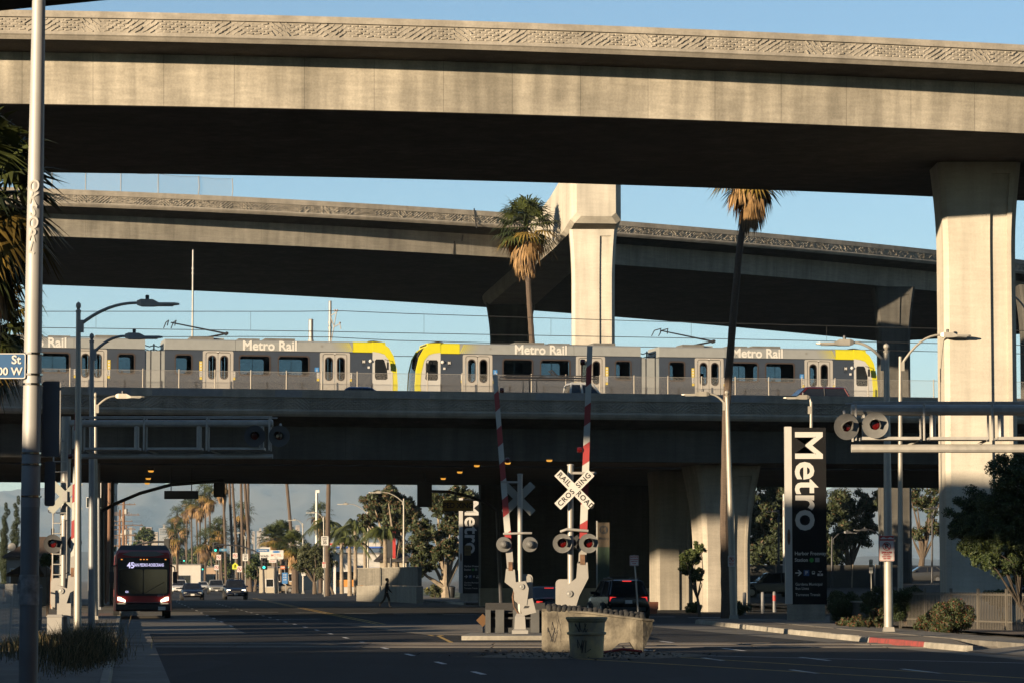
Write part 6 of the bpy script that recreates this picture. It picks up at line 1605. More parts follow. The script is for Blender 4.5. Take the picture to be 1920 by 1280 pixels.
tree('leafy_tree', 'dense dark leafy tree at the right edge before the big column', 1880, 96, .1, 6, [(1850, 950, 50), (1900, 920, 55), (1810, 985, 36), (1940, 960, 60), (1870, 1000, 46), (1840, 1010, 38), (1920, 1010, 40), (1900, 880, 36), (1795, 990, 24), (1850, 1032, 26), (1900, 1035, 34), (1815, 1022, 22), (1880, 960, 50), (1845, 1050, 22), (1885, 1058, 24), (1918, 1062, 28), (1865, 1040, 30)], GRN, [.3, .6, .1], 260, .085, M('bark_dark', (.06, .045, .03), .9, 0, .4, 5, .6, 20), .07, base_px=1935, seed=7)
tree('small_tree', 'small bright green tree left of the sunlit flared column', 1300, 150, .05, 3, [(1300, 1045, 17), (1290, 1065, 16), (1310, 1030, 14), (1285, 1045, 12), (1305, 1075, 14)], GRN, [.5, .15, .35], 260, .1, BARK, .07, seed=8, base_px=1312)
tree('pepper_tree', 'feathery olive pepper tree in front of the motel', 590, 392, .1, 7, [(575, 1040, 22), (600, 1035, 22), (590, 1060, 20), (565, 1060, 14), (615, 1055, 16)], PEP, [.6, .4], 22, .32, BARK, .25, seed=9, hang=.8)
tree('bare_tree', 'thin grey-brown tree beside the pepper tree', 625, 380, .1, 6, [(600, 1075, 10), (612, 1065, 10)], PEP, [.5, .5], 8, .25, BARK, .15, seed=10)
tree('street_tree', 'rounded green tree behind the small far signs', 478, 470, .1, 8, [(478, 1060, 16), (470, 1075, 14), (488, 1070, 14)], GRN, [.4, .3, .3], 16, .4, BARK, .25, seed=11)
for i, (px, D, r_, lb) in enumerate(((500, 520, 15, 'hazy tree behind the car wash sign'), (560, 540, 16, 'hazy tree behind the motel'), (640, 500, 18, 'round tree behind the petrol station canopy'), (690, 520, 18, 'hazy tree left of the rusty eucalyptus'), (300, 760, 13, 'hazy tree at the foot of the far palms'), (425, 620, 12, 'dark tree between the bare palm trunks'))):
    tree('background_tree', lb, px, D, 0, 9, [(px, 1058, r_), (px - r_, 1066, r_ * .8), (px + r_, 1064, r_ * .85), (px + 3, 1072, r_)], GRN, [.45, .4, .15], 5, .7, BARK, .3, seed=60 + i, group='trees behind the far signs')
tree('street_tree', 'hazy green tree beyond the bus roof', 268, 900, 0, 14, [(262, 1005, 10), (272, 1000, 12), (280, 1010, 10), (255, 1020, 9)], GRN, [.4, .4, .2], 5, .8, BARK, .4, seed=12)
tree('street_tree', 'dark tree low on the left behind the lamp posts', 195, 320, 0, 7, [(195, 1005, 14), (205, 1030, 12)], GRN, [.35, .5, .15], 16, .35, BARK, .2, seed=13)
for i, (px, top, lb) in enumerate(((30, 922, 'taller dark cypress at the left edge'), (8, 935, 'shorter dark cypress touching the left edge'))):
    D = 330; b = P(px, 1090, D); zt = P(px, top, D).z; t = th('cypress_tree', lb, 'tree', (b.x, D, 0), group='cypress trees')
    cl = [(np.array((rng.normal() * .15, rng.normal() * .15, 1.2 + (zt - 1.8) * s)), (.85 - .7 * abs(s - .25) if s > .25 else .55 + s) * .62, 1.5) for s in np.linspace(0, 1, 24)]
    V, mi = leaves(cl, 220, .13, [GRN[1], SHR[1]], None, hang=-.6); put('crown', mesh_np('crown', V, 4, [GRN[1], SHR[1]], mi), t)
    mb = MB(); mb.tube([(0, 0, 0), (0, 0, zt * .7)], [.14, .05], 6); mb.build('trunk', BARK, t)
# shrubs
def shrub(label, px, py, rpx, D, mats=SHR, w_=(.55, .3, .15), z=.12, per=520, leaf=.075, sq=.85, group='oleander bushes along the fence', lop=1., seed=0):
    rg = np.random.default_rng(seed + 50); c = P(px, py, D); r = rpx / F * D
    t = th('bush', label, 'bush', (c.x, D, z), group=group)
    cl = []; cz = c.z - z
    for k in range(26):
        a = rg.normal(size=3); a /= np.linalg.norm(a); f = rg.uniform(.3, .95)
        cl.append((np.array((a[0] * r * lop * f, a[1] * r * f * .8, max(.12, cz + a[2] * r * sq * f))), r * rg.uniform(.22, .42), .9))
    V, mi = leaves(cl, per, leaf, mats, list(w_), hang=-.25, rg=rg); put('foliage', mesh_np('foliage', V, 4, mats, mi), t)
    for k in range(5):
        mb = MB(); e = cl[k][0]; mb.tube([(rg.normal() * .05, 0, 0), (e[0] * .5, e[1] * .5, e[2] * .6), tuple(e)], [.025, .018, .008], 5); mb.build('stem', BARK, t)
    return t
shrub('rounded sunlit bush beside the fence, the largest', 1785, 1158, 47, 100, seed=1)
shrub('lower bush tucked left of the largest one', 1742, 1168, 26, 101.5, seed=2)
shrub('sunlit bush just left of the no-parking lamp', 1648, 1160, 24, 107, seed=3)
shrub('small bush third left of the lamp', 1610, 1166, 20, 109, seed=4)
shrub('small bush nearest to the black pylon', 1582, 1168, 15, 111, seed=5)
shrub('dark shaded hedge bush right beside the pylon', 1578, 1135, 34, 121, GRN, (.4, .55, .05), seed=6, lop=1.1)
shrub('dark bush right of the no-parking lamp', 1700, 1130, 44, 113, GRN, (.35, .6, .05), seed=7, lop=1.2)
shrub('dark bush behind the lamp post', 1640, 1125, 36, 118, GRN, (.35, .6, .05), seed=8, lop=1.2)
shrub('yellow-green bush above the fence at the right edge', 1880, 1118, 26, 114, GRN, (.5, .2, .3), seed=9, lop=1.5, z=.1)
shrub('bright leaves at the right edge above the fence', 1920, 1085, 22, 110, GRN, (.5, .1, .4), seed=10)
shrub('low bush at the foot of the flared column', 1375, 1140, 22, 152, GRN, (.45, .4, .15), seed=11, lop=1.5, per=300, leaf=.09)
shrub('sunlit bush between the two piers', 1300, 1140, 16, 158, GRN, (.5, .2, .3), seed=12, per=300, leaf=.09)
shrub('low olive bush behind the hydrant', 815, 1108, 16, 290, PEP, (.6, .4), seed=13, per=60, leaf=.2, group='bushes under the eucalypts')
shrub('scruffy bush left of the ladder mast', 90, 1050, 16, 140, GRN, (.4, .3, .3), seed=14, per=160, leaf=.12, group='bushes at the left')
# tall dry weeds by the left kerb
def weeds(name, label, cx, cy, sx, sy, n, hmax, mats, seed):
    rg = np.random.default_rng(seed); y = rg.normal(cy, sy, n); x = rg.normal(cx, sx, n) if cx > 0 else rg.normal(cx, sx, n) - .12 * (y - cy)
    h = hmax * rg.uniform(.3, 1, n) * np.exp(-((x - cx) / (2.2 * sx)) ** 2); a = rg.uniform(0, 6.28, n); l = rg.uniform(.1, .6, n) * h
    w_ = .0025 + .003 * rg.random(n); z0 = np.full(n, .14)
    p0 = np.stack([x - w_, y, z0], 1); p1 = np.stack([x + w_, y, z0], 1)
    m = np.stack([x + np.cos(a) * l * .35, y + np.sin(a) * l * .35, z0 + h * .65], 1); tp = np.stack([x + np.cos(a) * l, y + np.sin(a) * l, z0 + h], 1)
    ww = w_[:, None] * np.array([[1., 0, 0]]); V = np.concatenate([np.stack([p0, p1, m + ww * .8, m - ww * .8], 1).reshape(-1, 3), np.stack([m - ww * .8, m + ww * .8, tp + ww * .2, tp - ww * .2], 1).reshape(-1, 3)])
    o = put(name, mesh_np(name, V, 4, mats, np.tile(rg.integers(0, len(mats), n), 2))); return tag(o, label, 'weeds', kind='stuff')
STRAW = [leafmat('straw', (.42, .3, .14)), leafmat('straw_dark', (.2, .15, .07)), leafmat('weed_green', (.06, .07, .025))]
g = G(160, 1255); weeds('dry_weeds', 'tall dry grass clump beside the left kerb', -8.75, 66, .36, 6, 4200, .85, STRAW, 1)
weeds('dry_weeds', 'dry weeds around the foot of the left fence', -10.9, 74, .45, 5, 2500, .5, STRAW, 2)
weeds('dry_grass', 'dry grass strip behind the far wire fence', 34, 262, 12, 5, 9000, .7, STRAW, 3)
mb = MB(); random.seed(4)
# ------------------------------------------------------------------ fences and walls
FNC = M('iron_fence', (.17, .15, .12), .6, .15, .15)
fn = th('iron_fence', 'tan iron picket fence behind the bushes at the right', 'fence')
fa, fb = P(1688, 1160, 113.5), P(1990, 1170, 100); fa.z = fb.z = 0
L_ = (fb - fa).length; d = (fb - fa).normalized(); npk = int(L_ / .135); pm = None
ang = math.atan2(d.y, d.x)
for i in range(npk):
    p = fa + d * (i * .135) + Vector((0, 0, .1))
    if pm is None:
        mb = MB(); mb.box((0, 0, .62), (.026, .026, 1.22)); o = mb.build('picket', FNC, fn, loc=p, rz=ang); pm = o.data
    else: put('picket', pm, fn, p, ang)
for z in (.28, 1.16):
    mb = MB(); c = (fa + fb) / 2; mb.box((c.x, c.y, z + .1), (L_, .028, .05), ang); mb.build('fence_rail', FNC, fn)
for s in np.arange(0, L_, 2.4):
    p = fa + d * s; mb = MB(); mb.box((p.x, p.y, .75), (.08, .08, 1.42), ang); mb.build('fence_post', FNC, fn)
lw = th('low_wall', 'low dark wall between the bushes and the lot', 'wall')
a, b = P(1560, 1130, 123), P(1700, 1130, 116); mb = MB(); c = (a + b) / 2
mb.box((c.x, c.y, .5), ((b - a).length, .2, .8), math.atan2(b.y - a.y, b.x - a.x)); mb.build('wall', CONG, lw)
mb = MB(); mb.box((c.x, c.y, .93), ((b - a).length + .1, .3, .06), math.atan2(b.y - a.y, b.x - a.x)); mb.build('coping', CONK, lw)
# chain link fence at the left edge, wires modelled
lf = th('chain_link_fence', 'leaning chain link fence at the left edge', 'fence')
a, b = P(-30, 1150, 84), P(40, 1150, 78); a.z = b.z = .15
dd = (b - a); L_ = dd.length; dd.normalize()
for i, px in enumerate((0, .35, .7, 1.0)):
    p = a + dd * L_ * px; mb = MB(); mb.tube([p, p + Vector((.03 * i, 0, 1.55 - .12 * i))], .03, 8); mb.build('fence_post', GALV, lf)
mb = MB()
n = int(L_ / .07)
for i in range(-22, n):
    for s in (1, -1):
        x0 = max(0, i * .07 if s > 0 else i * .07); pts = []
        u0, z0 = i * .07, 0.; u1, z1 = u0 + 1.5, 1.5
        if u0 < 0: z0 = -u0; u0 = 0
        if u1 > L_: z1 -= u1 - L_; u1 = L_
        if z1 <= z0: continue
        if s < 0: z0, z1 = 1.5 - z0, 1.5 - z1
        mb.tube([a + dd * u0 + Vector((0, .006 * s, z0)), a + dd * u1 + Vector((0, .006 * s, z1))], .0035, 3, cap=False)
wm = mb.build('wire_mesh', GALV, lf); wm['kind'] = 'stuff'
mb = MB(); mb.tube([a + Vector((0, 0, 1.5)), b + Vector((.05, 0, 1.3))], .02, 6); mb.build('top_rail', GALV, lf)
rl = th('privacy_fence', 'folded grey slatted fence panel behind the chain link', 'fence')
a2, b2 = P(44, 1150, 92), P(78, 1150, 104); a2.z = b2.z = .1
for i in range(14):
    p = a2.lerp(b2, i / 14); mb = MB(); mb.box((p.x, p.y, .85), (.09, .03, 1.5)); mb.build('slat', M('slat_grey', (.16, .16, .155), .6, .2, .15), rl)
for z in (.4, 1.4):
    mb = MB(); mb.tube([a2 + Vector((0, .04, z)), b2 + Vector((0, .04, z))], .025, 5); mb.build('rail', GALV, rl)
# far wire fence with dark mesh behind the lot
wf = th('lot_fence', 'wire fence with dark screening behind the station lot', 'fence')
SCRN = M('fence_screen', (.05, .048, .04), .9, 0, .3, .8)
pr = None
for px in (1400, 1455, 1512, 1560, 1597, 1640, 1690):
    D = 255; p = P(px, 1080, D); zb = LOTZ(255); h = 2.0
    mb = MB(); mb.tube([(p.x, D, zb), (p.x + (.1 if px > 1590 else 0), D, zb + h)], .04, 6); mb.build('fence_post', M('post_tan', (.34, .28, .2), .7, .1, .1), wf)
    if pr is not None:
        mb = MB(); mb.panel(rect(pr + .05, zb + .1, p.x - .05, zb + h - .06), (), D + .02, D + .035); mb.build('screen', SCRN, wf)
    pr = p.x
# sound wall
sw = th('sound_wall', 'beige two-tone sound wall beside the far pavement', 'wall')
SW1 = concrete('sound_wall_grey', (.13, .12, .10), .25, .62, fine=.12); SW2 = concrete('sound_wall_base', (.19, .175, .145), .2, 0)
a, b, c = P(674, 1100, 262), P(750, 1100, 249), P(787, 1100, 236)
for p, q in ((a, b), (b, c)):
    m = (p + q) / 2; w_ = (Vector((q.x - p.x, q.y - p.y, 0))).length; an = math.atan2(q.y - p.y, q.x - p.x)
    zt = P(700, 1065, 255).z; zb = P(700, 1097, 255).z
    mb = MB(); mb.box((m.x, m.y, (zt + zb) / 2), (w_, .3, zt - zb), an); mb.build('upper_wall', SW1, sw)
    mb = MB(); mb.box((m.x, m.y, zb / 2 - .01), (w_ + .02, .5, zb - .02), an); mb.build('base_wall', SW2, sw)
    mb = MB(); mb.box((m.x, m.y, zt + .04), (w_ + .06, .42, .08), an); mb.build('coping', SW2, sw)
# ------------------------------------------------------------------ street furniture near the far pavement
g = G(801, 1116); t = th('fire_hydrant', 'yellow fire hydrant under the eucalyptus', 'hydrant', (g.x, g.y, .15))
mb = MB(); mb.lathe([(.16, 0), (.16, .06), (.11, .08), (.11, .5), (.15, .52), (.14, .62), (.07, .7), (.03, .72), (.03, .78), (0, .78)], seg=12); mb.build('barrel', YEL, t, True)
for s in (-1, 1):
    mb = MB(); mb.lathe([(.06, 0), (.06, s * .17), (0, s * .18)], (0, 0, .42), 'X', 10); mb.build('outlet', YEL, t)
g = G(846, 1122); t = th('litter_bin', 'black litter bin with domed lid under the bridge', 'bin', (g.x, g.y, .15))
mb = MB(); mb.lathe([(.27, 0), (.33, .1), (.36, .85), (.38, .87)], seg=14); mb.build('drum', TRIM, t, True)
mb = MB(); mb.lathe([(.4, .87), (.38, .95), (.2, 1.05), (0, 1.06)], seg=14); mb.build('lid', TRIM, t, True)
g = G(637, 1106); t = th('utility_cabinet', 'green utility cabinet on the lawn', 'cabinet', (g.x, g.y, .15))
GC = M('cabinet_green', (.02, .10, .06), .5, 0, 0)
mb = MB(); mb.box((0, 0, .62), (1.9, .8, 1.15)); mb.build('case', GC, t); mb = MB(); mb.box((0, 0, 1.23), (2.0, .9, .08)); mb.build('lid', GC, t); mb = MB(); mb.box((0, -.42, .6), (.03, .03, 1.0)); mb.build('door_seam', TRIM, t)
g = P(1212, 1140, 165); t = th('brick_seat', 'orange-red block bench behind the waiting SUV', 'bench', (g.x, 165, 0))
OB = M('orange_block', (.40, .14, .07), .8, 0, .15)
mb = MB(); mb.box((0, 0, .42), (1.2, .5, .4)); mb.build('seat', OB, t)
mb = MB(); mb.box((0, .05, .14), (1.1, .4, .24)); mb.build('base', OB, t)
for i, px in enumerate((1396, 1430, 1452)):
    g = P(px, 1140, 160 + i * 6); t = th('bollard', ('pale bollard nearest the flared column', 'pale bollard in the middle behind the pylon', 'pale bollard with red band next to the pylon')[i], 'bollard', (g.x, g.y, .02), group='bollards by the lot entrance')
    mb = MB(); mb.lathe([(.09, 0), (.09, 1.05), (.06, 1.1), (0, 1.11)], seg=10); mb.build('post', M('bollard_grey', (.22, .22, .22), .6, .2, .1), t, True)
    if i == 2: mb = MB(); mb.lathe([(.093, .6), (.093, .9)], seg=10, cap=False); mb.build('band', REDP, t)
# poles
WOOD = M('pole_wood', (.26, .14, .08), .85, 0, .3, 3, stretch=(1, 1, .2)); 
def upole(label, px, D, top, arms=0, r=.16, mat=WOOD, tr=False):
    p = P(px, top, D); t = th('utility_pole', label, 'utility pole', (p.x, D, 0), group='wooden utility poles')
    mb = MB(); mb.tube([(0, 0, 0), (0, 0, p.z)], [r * 1.15, r * .85], 8); mb.build('pole', mat, t, True)
    for i in range(arms):
        z = p.z - .5 - i * 1.35; w_ = 1.5 + .5 * ((i * 7) % 3)
        mb = MB(); mb.box((.1, -.15, z), (w_ * 2, .1, .12)); ca = mb.build('crossarm', M('crossarm_wood', (.16, .10, .07), .9, 0, .2), t)
        for x in (-.9, -.45, .45, .9):
            mb = MB(); mb.lathe([(.03, .06), (.06, .12), (.05, .22), (0, .24)], (x * w_ + .1, -.15, z), seg=6); mb.build('insulator', M('insulator_grey', (.3, .29, .28), .4, 0, 0), ca)
        if i in (1, 3): mb = MB(); mb.lathe([(.2, 0), (.22, .1), (.22, .6), (.15, .7)], (.35, -.3, z + .1), seg=10); mb.build('transformer', GALV, t)
    return t
upole('sunlit wooden pole left of the bus, the left one', 199, 215, 800, 0, .15)
upole('sunlit wooden pole left of the bus, the right one', 206, 235, 800, 0, .2)
upole('dark wooden pole just left of the bus', 212, 205, 800, 0, .13, DKST)
upole('wooden pole with many crossarms above the bus', 232, 420, 938, 6, .2)
upole('second crossarm pole behind the first above the bus', 225, 520, 955, 5, .2)
upole('third smaller crossarm pole above the bus', 237, 680, 985, 4, .2)
upole('short wooden pole behind the left crossing lights', 99, 180, 990, 0, .1)
t = th('camera_pole', 'slim white pole with camera on top near the palms', 'pole', (P(593, 1100, 400).x, 400, 0))
zt = P(593, 922, 400).z
mb = MB(); mb.tube([(0, 0, 0), (0, 0, zt)], [.2, .16], 8); mb.build('pole', GALV, t)
mb = MB(); mb.box((.1, 0, zt + .1), (.5, .3, .35)); mb.build('camera_head', WHITE, t)
t = th('cell_mast', 'slim mast with antenna boxes behind the tall pylon', 'mast', (P(1471, 1100, 250).x, 250, LOTZ(250)))
zt = P(1471, 925, 250).z - LOTZ(250); mb = MB(); mb.tube([(0, 0, 0), (0, 0, zt)], [.14, .1], 8); mb.build('pole', PAINTG, t)
for z in (zt - .8, zt - 1.5):
    mb = MB(); mb.box((.1, -.1, z), (.35, .3, .5)); mb.build('antenna_box', PAINTG, t)
for i, (px, D, top, hx) in enumerate(((1460, 260, 965, 1445), (1653, 250, 1000, 1610), (1748, 270, 960, 1740), (1560, 255, 1005, 1600))):
    street_lamp(('slim dark lot lamp behind the tall pylon', 'dark lot lamp with arm over the parked cars', 'dark lot lamp right of the far column', 'dark lot lamp half hidden in the trees')[i], px, D, top, hx, top - 8, z0=LOTZ(D), r=.08, mat=DKST, finial=False, group='dark lamps in the station lot')
# power lines at left
for i, (x0, y0, x1, y1) in enumerate(((205, 915, 240, 1000), (200, 935, 236, 1005), (215, 925, 240, 1010))):
    wire('power_line', [P(x0, y0, 215), P((x0 + x1) / 2, (y0 + y1) / 2 + 6, 400), P(x1, y1, 700)], .02, 'power line running along the wooden poles, ' + ('uppermost', 'middle', 'lowest')[i], group='power lines')

# ------------------------------------------------------------------ buildings
STU = lambda n, c: M('stucco_' + n, c, .9, 0, .08, .8)
def building(label, px0, px1, ytop, D, depth, mat, name='building', roof='flat', windows=(), z0=0., rm=None, group=None, extra=None, overhang=.3):
    a, b = P(px0, 1090, D), P(px1, 1090, D); zt = P((px0 + px1) / 2, ytop, D).z; w_ = b.x - a.x
    t = th(name, label, 'building', ((a.x + b.x) / 2, D, z0), group=group); H = zt - z0
    wh = H if roof == 'flat' else H * .68
    holes = [rect(x * w_ / 2 - hw, zc * wh - hh, x * w_ / 2 + hw, zc * wh + hh) for x, zc, hw, hh in windows]
    mb = MB(); mb.panel(rect(-w_ / 2, 0, w_ / 2, wh), holes, 0, .25); mb.build('front_wall', mat, t)
    for s in (-1, 1):
        mb = MB(); mb.box((s * (w_ / 2 - .125), depth / 2 + .13, wh / 2), (.25, depth - .26, wh)); mb.build('side_wall', mat, t)
    mb = MB(); mb.box((0, depth - .0, wh / 2), (w_ - .5, .25, wh)); mb.build('back_wall', mat, t)
    for x, zc, hw, hh in windows:
        mb = MB(); mb.box((x * w_ / 2, .18, zc * wh), (hw * 2, .04, hh * 2)); wn = mb.build('window', DARKGLASS, t)
        mb = MB(); mb.panel(rect(x * w_ / 2 - hw - .06, zc * wh - hh - .06, x * w_ / 2 + hw + .06, zc * wh + hh + .06), [rect(x * w_ / 2 - hw + .02, zc * wh - hh + .02, x * w_ / 2 + hw - .02, zc * wh + hh - .02)], -.04, .1); mb.build('frame', WHITE, wn)
    rm = rm or M('roof_grey', (.2, .19, .18), .9, 0, .2)
    if roof == 'flat':
        mb = MB(); mb.box((0, depth / 2, wh + .1), (w_ + .3, depth + .3, .2)); mb.build('roof', rm, t)
    else:
        o = overhang; mb = MB(); e = [(-w_ / 2 - o, -o), (w_ / 2 + o, -o), (w_ / 2 + o, depth + o), (-w_ / 2 - o, depth + o)]
        hip = min(w_, depth) * .38
        mb.loft([[(x, y, wh - .05) for x, y in e], [(x, y, wh + .08) for x, y in e], [(-w_ / 2 + hip, depth * .45, H), (w_ / 2 - hip, depth * .45, H), (w_ / 2 - hip, depth * .55, H), (-w_ / 2 + hip, depth * .55, H)]]); mb.build('roof', rm, t)
    return t
TILE = M('roof_brown', (.13, .085, .06), .9, 0, .25, 3)
hs = building('low house with brown hipped roof at the left edge', 12, 112, 1004, 240, 9, STU('pink', (.42, .36, .30)), 'house', 'hip', ((-.55, .6, .6, .5), (.5, .6, .5, .5)), rm=TILE)
mb = MB(); mb.lathe([(.0, .0), (.15, .02), (.3, .08), (.3, .09), (.15, .04), (0, .03)], (-1.6, -.2, 4.2), 'Y', 14); mb.build('satellite_dish', PAINTG, hs)
building('tiny far white block above the utility poles', 165, 190, 900, 520, 20, STU('white', (.6, .58, .54)), 'building', windows=((-.4, .8, 1, .8), (.4, .8, 1, .8), (0, .6, 1, .8)))
building('grey shed behind the left fence', 20, 75, 1050, 200, 6, STU('grey', (.22, .21, .2)), 'shed', 'hip', ((0, .5, .4, .4),), rm=TILE)
gs = building('white petrol station shop with orange band', 622, 712, 1038, 420, 10, STU('white', (.6, .58, .54)), 'petrol_station', windows=((-.6, .4, 1.2, .8), (.1, .4, .9, .8)))
mb = MB(); mb.box((-.6, -.1, 1.3), (4.4, .15, .9)); mb.build('orange_band', M('orange_band', (.7, .28, .04), .5, 0, .05), gs)
mb = MB(); mb.box((1.8, -.12, 3.2), (4.2, .2, .32)); mb.build('blue_band', M('blue_band', (.03, .12, .5), .5, 0, 0), gs)
cn = th('station_canopy', 'petrol station canopy edged red and blue', 'canopy', (P(672, 1090, 390).x, 390, 0))
z = P(670, 1027, 390).z
mb = MB(); mb.box((0, 2, z + .35), (7.6, 5, .7)); mb.build('canopy_roof', STU('white', (.6, .58, .54)), cn)
mb = MB(); mb.box((0, -.55, z + .12), (7.62, .12, .2)); mb.build('blue_stripe', MATS['blue_band'], cn)
mb = MB(); mb.box((-1.5, -.56, z + .5), (4.0, .12, .22)); mb.build('red_stripe', SRD, cn)
for x in (-3, 3):
    mb = MB(); mb.box((x, 2, z / 2), (.3, .3, z)); mb.build('column', WHITE, cn)
building('dark roofed shop with pale wall behind the sound wall', 712, 762, 1020, 330, 8, STU('cream', (.5, .44, .34)), 'shop', 'hip', ((.3, .5, .7, .5),), rm=M('roof_black', (.05, .045, .045), .9, 0, .1), overhang=.6)
rt_ = th('red_totem', 'tall red and black sign slab behind the pale palm trunk', 'sign', (P(727, 1090, 318).x, 318, 0))
z0, z1 = P(0, 1045, 318).z, P(0, 1000, 318).z
mb = MB(); mb.box((0, 0, (z0 + z1) / 2), (.9, .3, z1 - z0)); mb.build('dark_slab', TRIM, rt_)
mb = MB(); mb.box((.62, .05, (z0 + z1) / 2 + .1), (.3, .34, z1 - z0 + .3)); mb.build('red_slab', SRD, rt_)
mb = MB(); mb.tube([(.3, .05, 0), (.3, .05, z0)], .12, 8); mb.build('post', TRIM, rt_)
mt = building('tan motel block behind the roadside signs', 496, 560, 1063, 440, 9, STU('tan', (.5, .36, .22)), 'motel', windows=((-.5, .6, .7, .5), (.1, .6, .7, .5), (.6, .6, .6, .5)))
building('cream wall building left of the motel', 486, 514, 1064, 425, 8, STU('cream', (.5, .44, .34)), 'building', windows=((.4, .4, .5, .5),))
t = sign('motel_sign', 'white MOTEL sign with pink letters and blue oval', 518, 1039, 410, 1.85, 1.15, SWH, .3, (('t', 'MOTEL', .46, 0, -.08, M('pink_letters', (.75, .3, .22), .5, 0, 0), .01, .95), ('p', [(.5 * math.cos(a_), .36 + .15 * math.sin(a_)) for a_ in np.linspace(0, 2 * PI, 17)[:-1]], M('sign_blue', (.04, .2, .5), .5, 0, 0)), ('t', 'WEEKLY', .12, 0, -.42, BLACK)))
sign('wash_sign', 'white COIN WASH sign with black letters', 497, 1037, 416, 1.35, 1.65, SWH, .25, (('t', 'COIN', .42, .0, .42, BLACK, .012), ('t', 'WASH', .42, .0, -.34, BLACK, .012)))
sign('street_sign', 'blue street name sign on the far signal pole', 493, 1031, 404, 1.6, .36, BLUE, None, (('t', 'Imperial Hwy', .2, 0, 0, WHITE, .004),))
sign('street_sign', 'light blue street name sign right of the far green signal', 418, 1030, 425, 1.0, .34, M('sign_teal', (.03, .2, .35), .5, 0, 0), None, (('t', 'Blvd', .2, 0, 0, WHITE, .004),))
sign('vacancy_sign', 'small red and white board under the motel sign', 511, 1051, 409, .95, .38, SWH, .3, (('t', 'VACANCY', .17, 0, 0, SRD, .005),))
sign('motel_board', 'orange MOTEL board above the blue price board', 533, 1063, 408, .95, .42, M('orange_board', (.62, .16, .04), .5, 0, 0), .2, (('t', 'MOTEL', .26, 0, 0, WHITE, .006),))
sign('price_board', 'tall blue fuel price board', 534, 1083, 407, .7, 1.4, M('sign_blue', (.04, .2, .5), .5, 0, 0), .2, (('t', '4.59', .24, 0, .42, WHITE, .004), ('t', '4.79', .24, 0, .1, WHITE, .004), ('t', '4.99', .24, 0, -.22, WHITE, .004)))
# unseen blocks added around the camera to shade the road and cover low sky
building('long two-storey brick shop row on the left side, outside the picture', -2000, -1000, 0, 30, 1, CONG) if False else None
for i, (x0, x1, y0, y1, h, lb) in enumerate(((-34, -17.5, 14, 49, 5.2, 'plain unseen stucco block added on the left to shade the near road'), (-31, -16.2, -40, 12, 7.5, 'taller unseen stucco block added for shade on the left beside the camera'), (-60, -38, 46, 57, 6.0, 'low unseen stucco block added farther left to shade the road'), (16, 30, -60, 40, 13, 'tall unseen stucco block added on the right to cover low sky'), (-14, 10, -80, -50, 11, 'unseen stucco block added behind the camera to cover low sky'))):
    t = th('shop', lb, 'building', ((x0 + x1) / 2, (y0 + y1) / 2, 0))  # plain block added for its shade, not a seen shop
    w_, dp = x1 - x0, y1 - y0
    mb = MB(); mb.box((0, 0, h / 2), (w_, dp, h)); mb.build('walls', STU('tan', (.5, .36, .22)), t)
    mb = MB(); mb.panel(rect(-w_ / 2 - .2, h, w_ / 2 + .2, h + .35), [], -dp / 2 - .2, dp / 2 + .2); mb.build('roof', MATS['roof_grey'], t)
    sx = w_ / 2 if x0 < 0 else -w_ / 2
    for k in range(int(dp / 5)):
        mb = MB(); mb.box((sx, -dp / 2 + 3 + k * 5, 1.5), (.06, 2.6, 2.0)); mb.build('window', DARKGLASS, t)
tw = th('streak_shade_wall', 'row of unseen wall panels added at the left to cast shadow streaks', 'wall')
for y0, y1, hh in ((60, 67.5, 3.9), (69.4, 74, 4.1), (86.4, 91, 4.2), (92.2, 99, 4.0), (102, 110, 4.2)):  # panels and gaps added out of view to stripe the road with shadow
    mb = MB(); mb.box((-24, (y0 + y1) / 2, hh / 2), (.3, y1 - y0, hh)); mb.build('shade_panel', CONG, tw)
# ------------------------------------------------------------------ hills, mountains, distant city
HILL = M('hill_scrub', (.10, .085, .06), .95, 0, .35, .004)
MTN = M('mountain_rock', (.15, .13, .10), .95, 0, .3, .002)
def ridge(name, label, y0, y1, x0, x1, hfun, mat, nx=160, ny=40):
    X = np.linspace(x0, x1, nx); Y = np.linspace(y0, y1, ny); me = bpy.data.meshes.new(name)
    V = [(float(x), float(y), float(hfun(x, y, j / (ny - 1)))) for j, y in enumerate(Y) for x in X]
    Fs = [(j * nx + i, j * nx + i + 1, (j + 1) * nx + i + 1, (j + 1) * nx + i) for j in range(ny - 1) for i in range(nx - 1)]
    me.from_pydata(V, [], Fs); me.materials.append(mat)
    for p in me.polygons: p.use_smooth = True
    o = put(name, me); tag(o, label, kind='structure'); return o
from mathutils import noise as mn
def mount(x, y, t):
    r = mn.ridged_multi_fractal(Vector((x / 2200., y / 2200., 3.1)), 1.0, 2.1, 6, 1.0, 2.0) * .5
    s = mn.fractal(Vector((x / 4600., y / 4600., 7.7)), 1, 2, 5) 
    env = min(1, t * 1.7) ** 1.1
    q = mn.ridged_multi_fractal(Vector((x / 620., y / 1100., 9.1)), 1.0, 2.1, 4, 1.0, 2.0) * .5
    return -4 + env * (470 + 110 * s + 330 * (r - .6) + 120 * (q - .6)) + (50 * (q - .5)) * min(1, t * 6)
ridge('mountains', 'hazy blue-grey mountain range behind the city', 13000, 17500, -6000, 6000, mount, MTN, 330, 120)
def hillf(x, y, t):
    s = mn.fractal(Vector((x / 900., y / 900., 1.7)), 1, 2, 5)
    return -3 + t ** 1.4 * (70 + 34 * s)
ridge('hills', 'low built-up hills before the mountains', 4800, 8000, -3000, 2400, hillf, HILL, 150, 50)
rnd = random.Random(31)
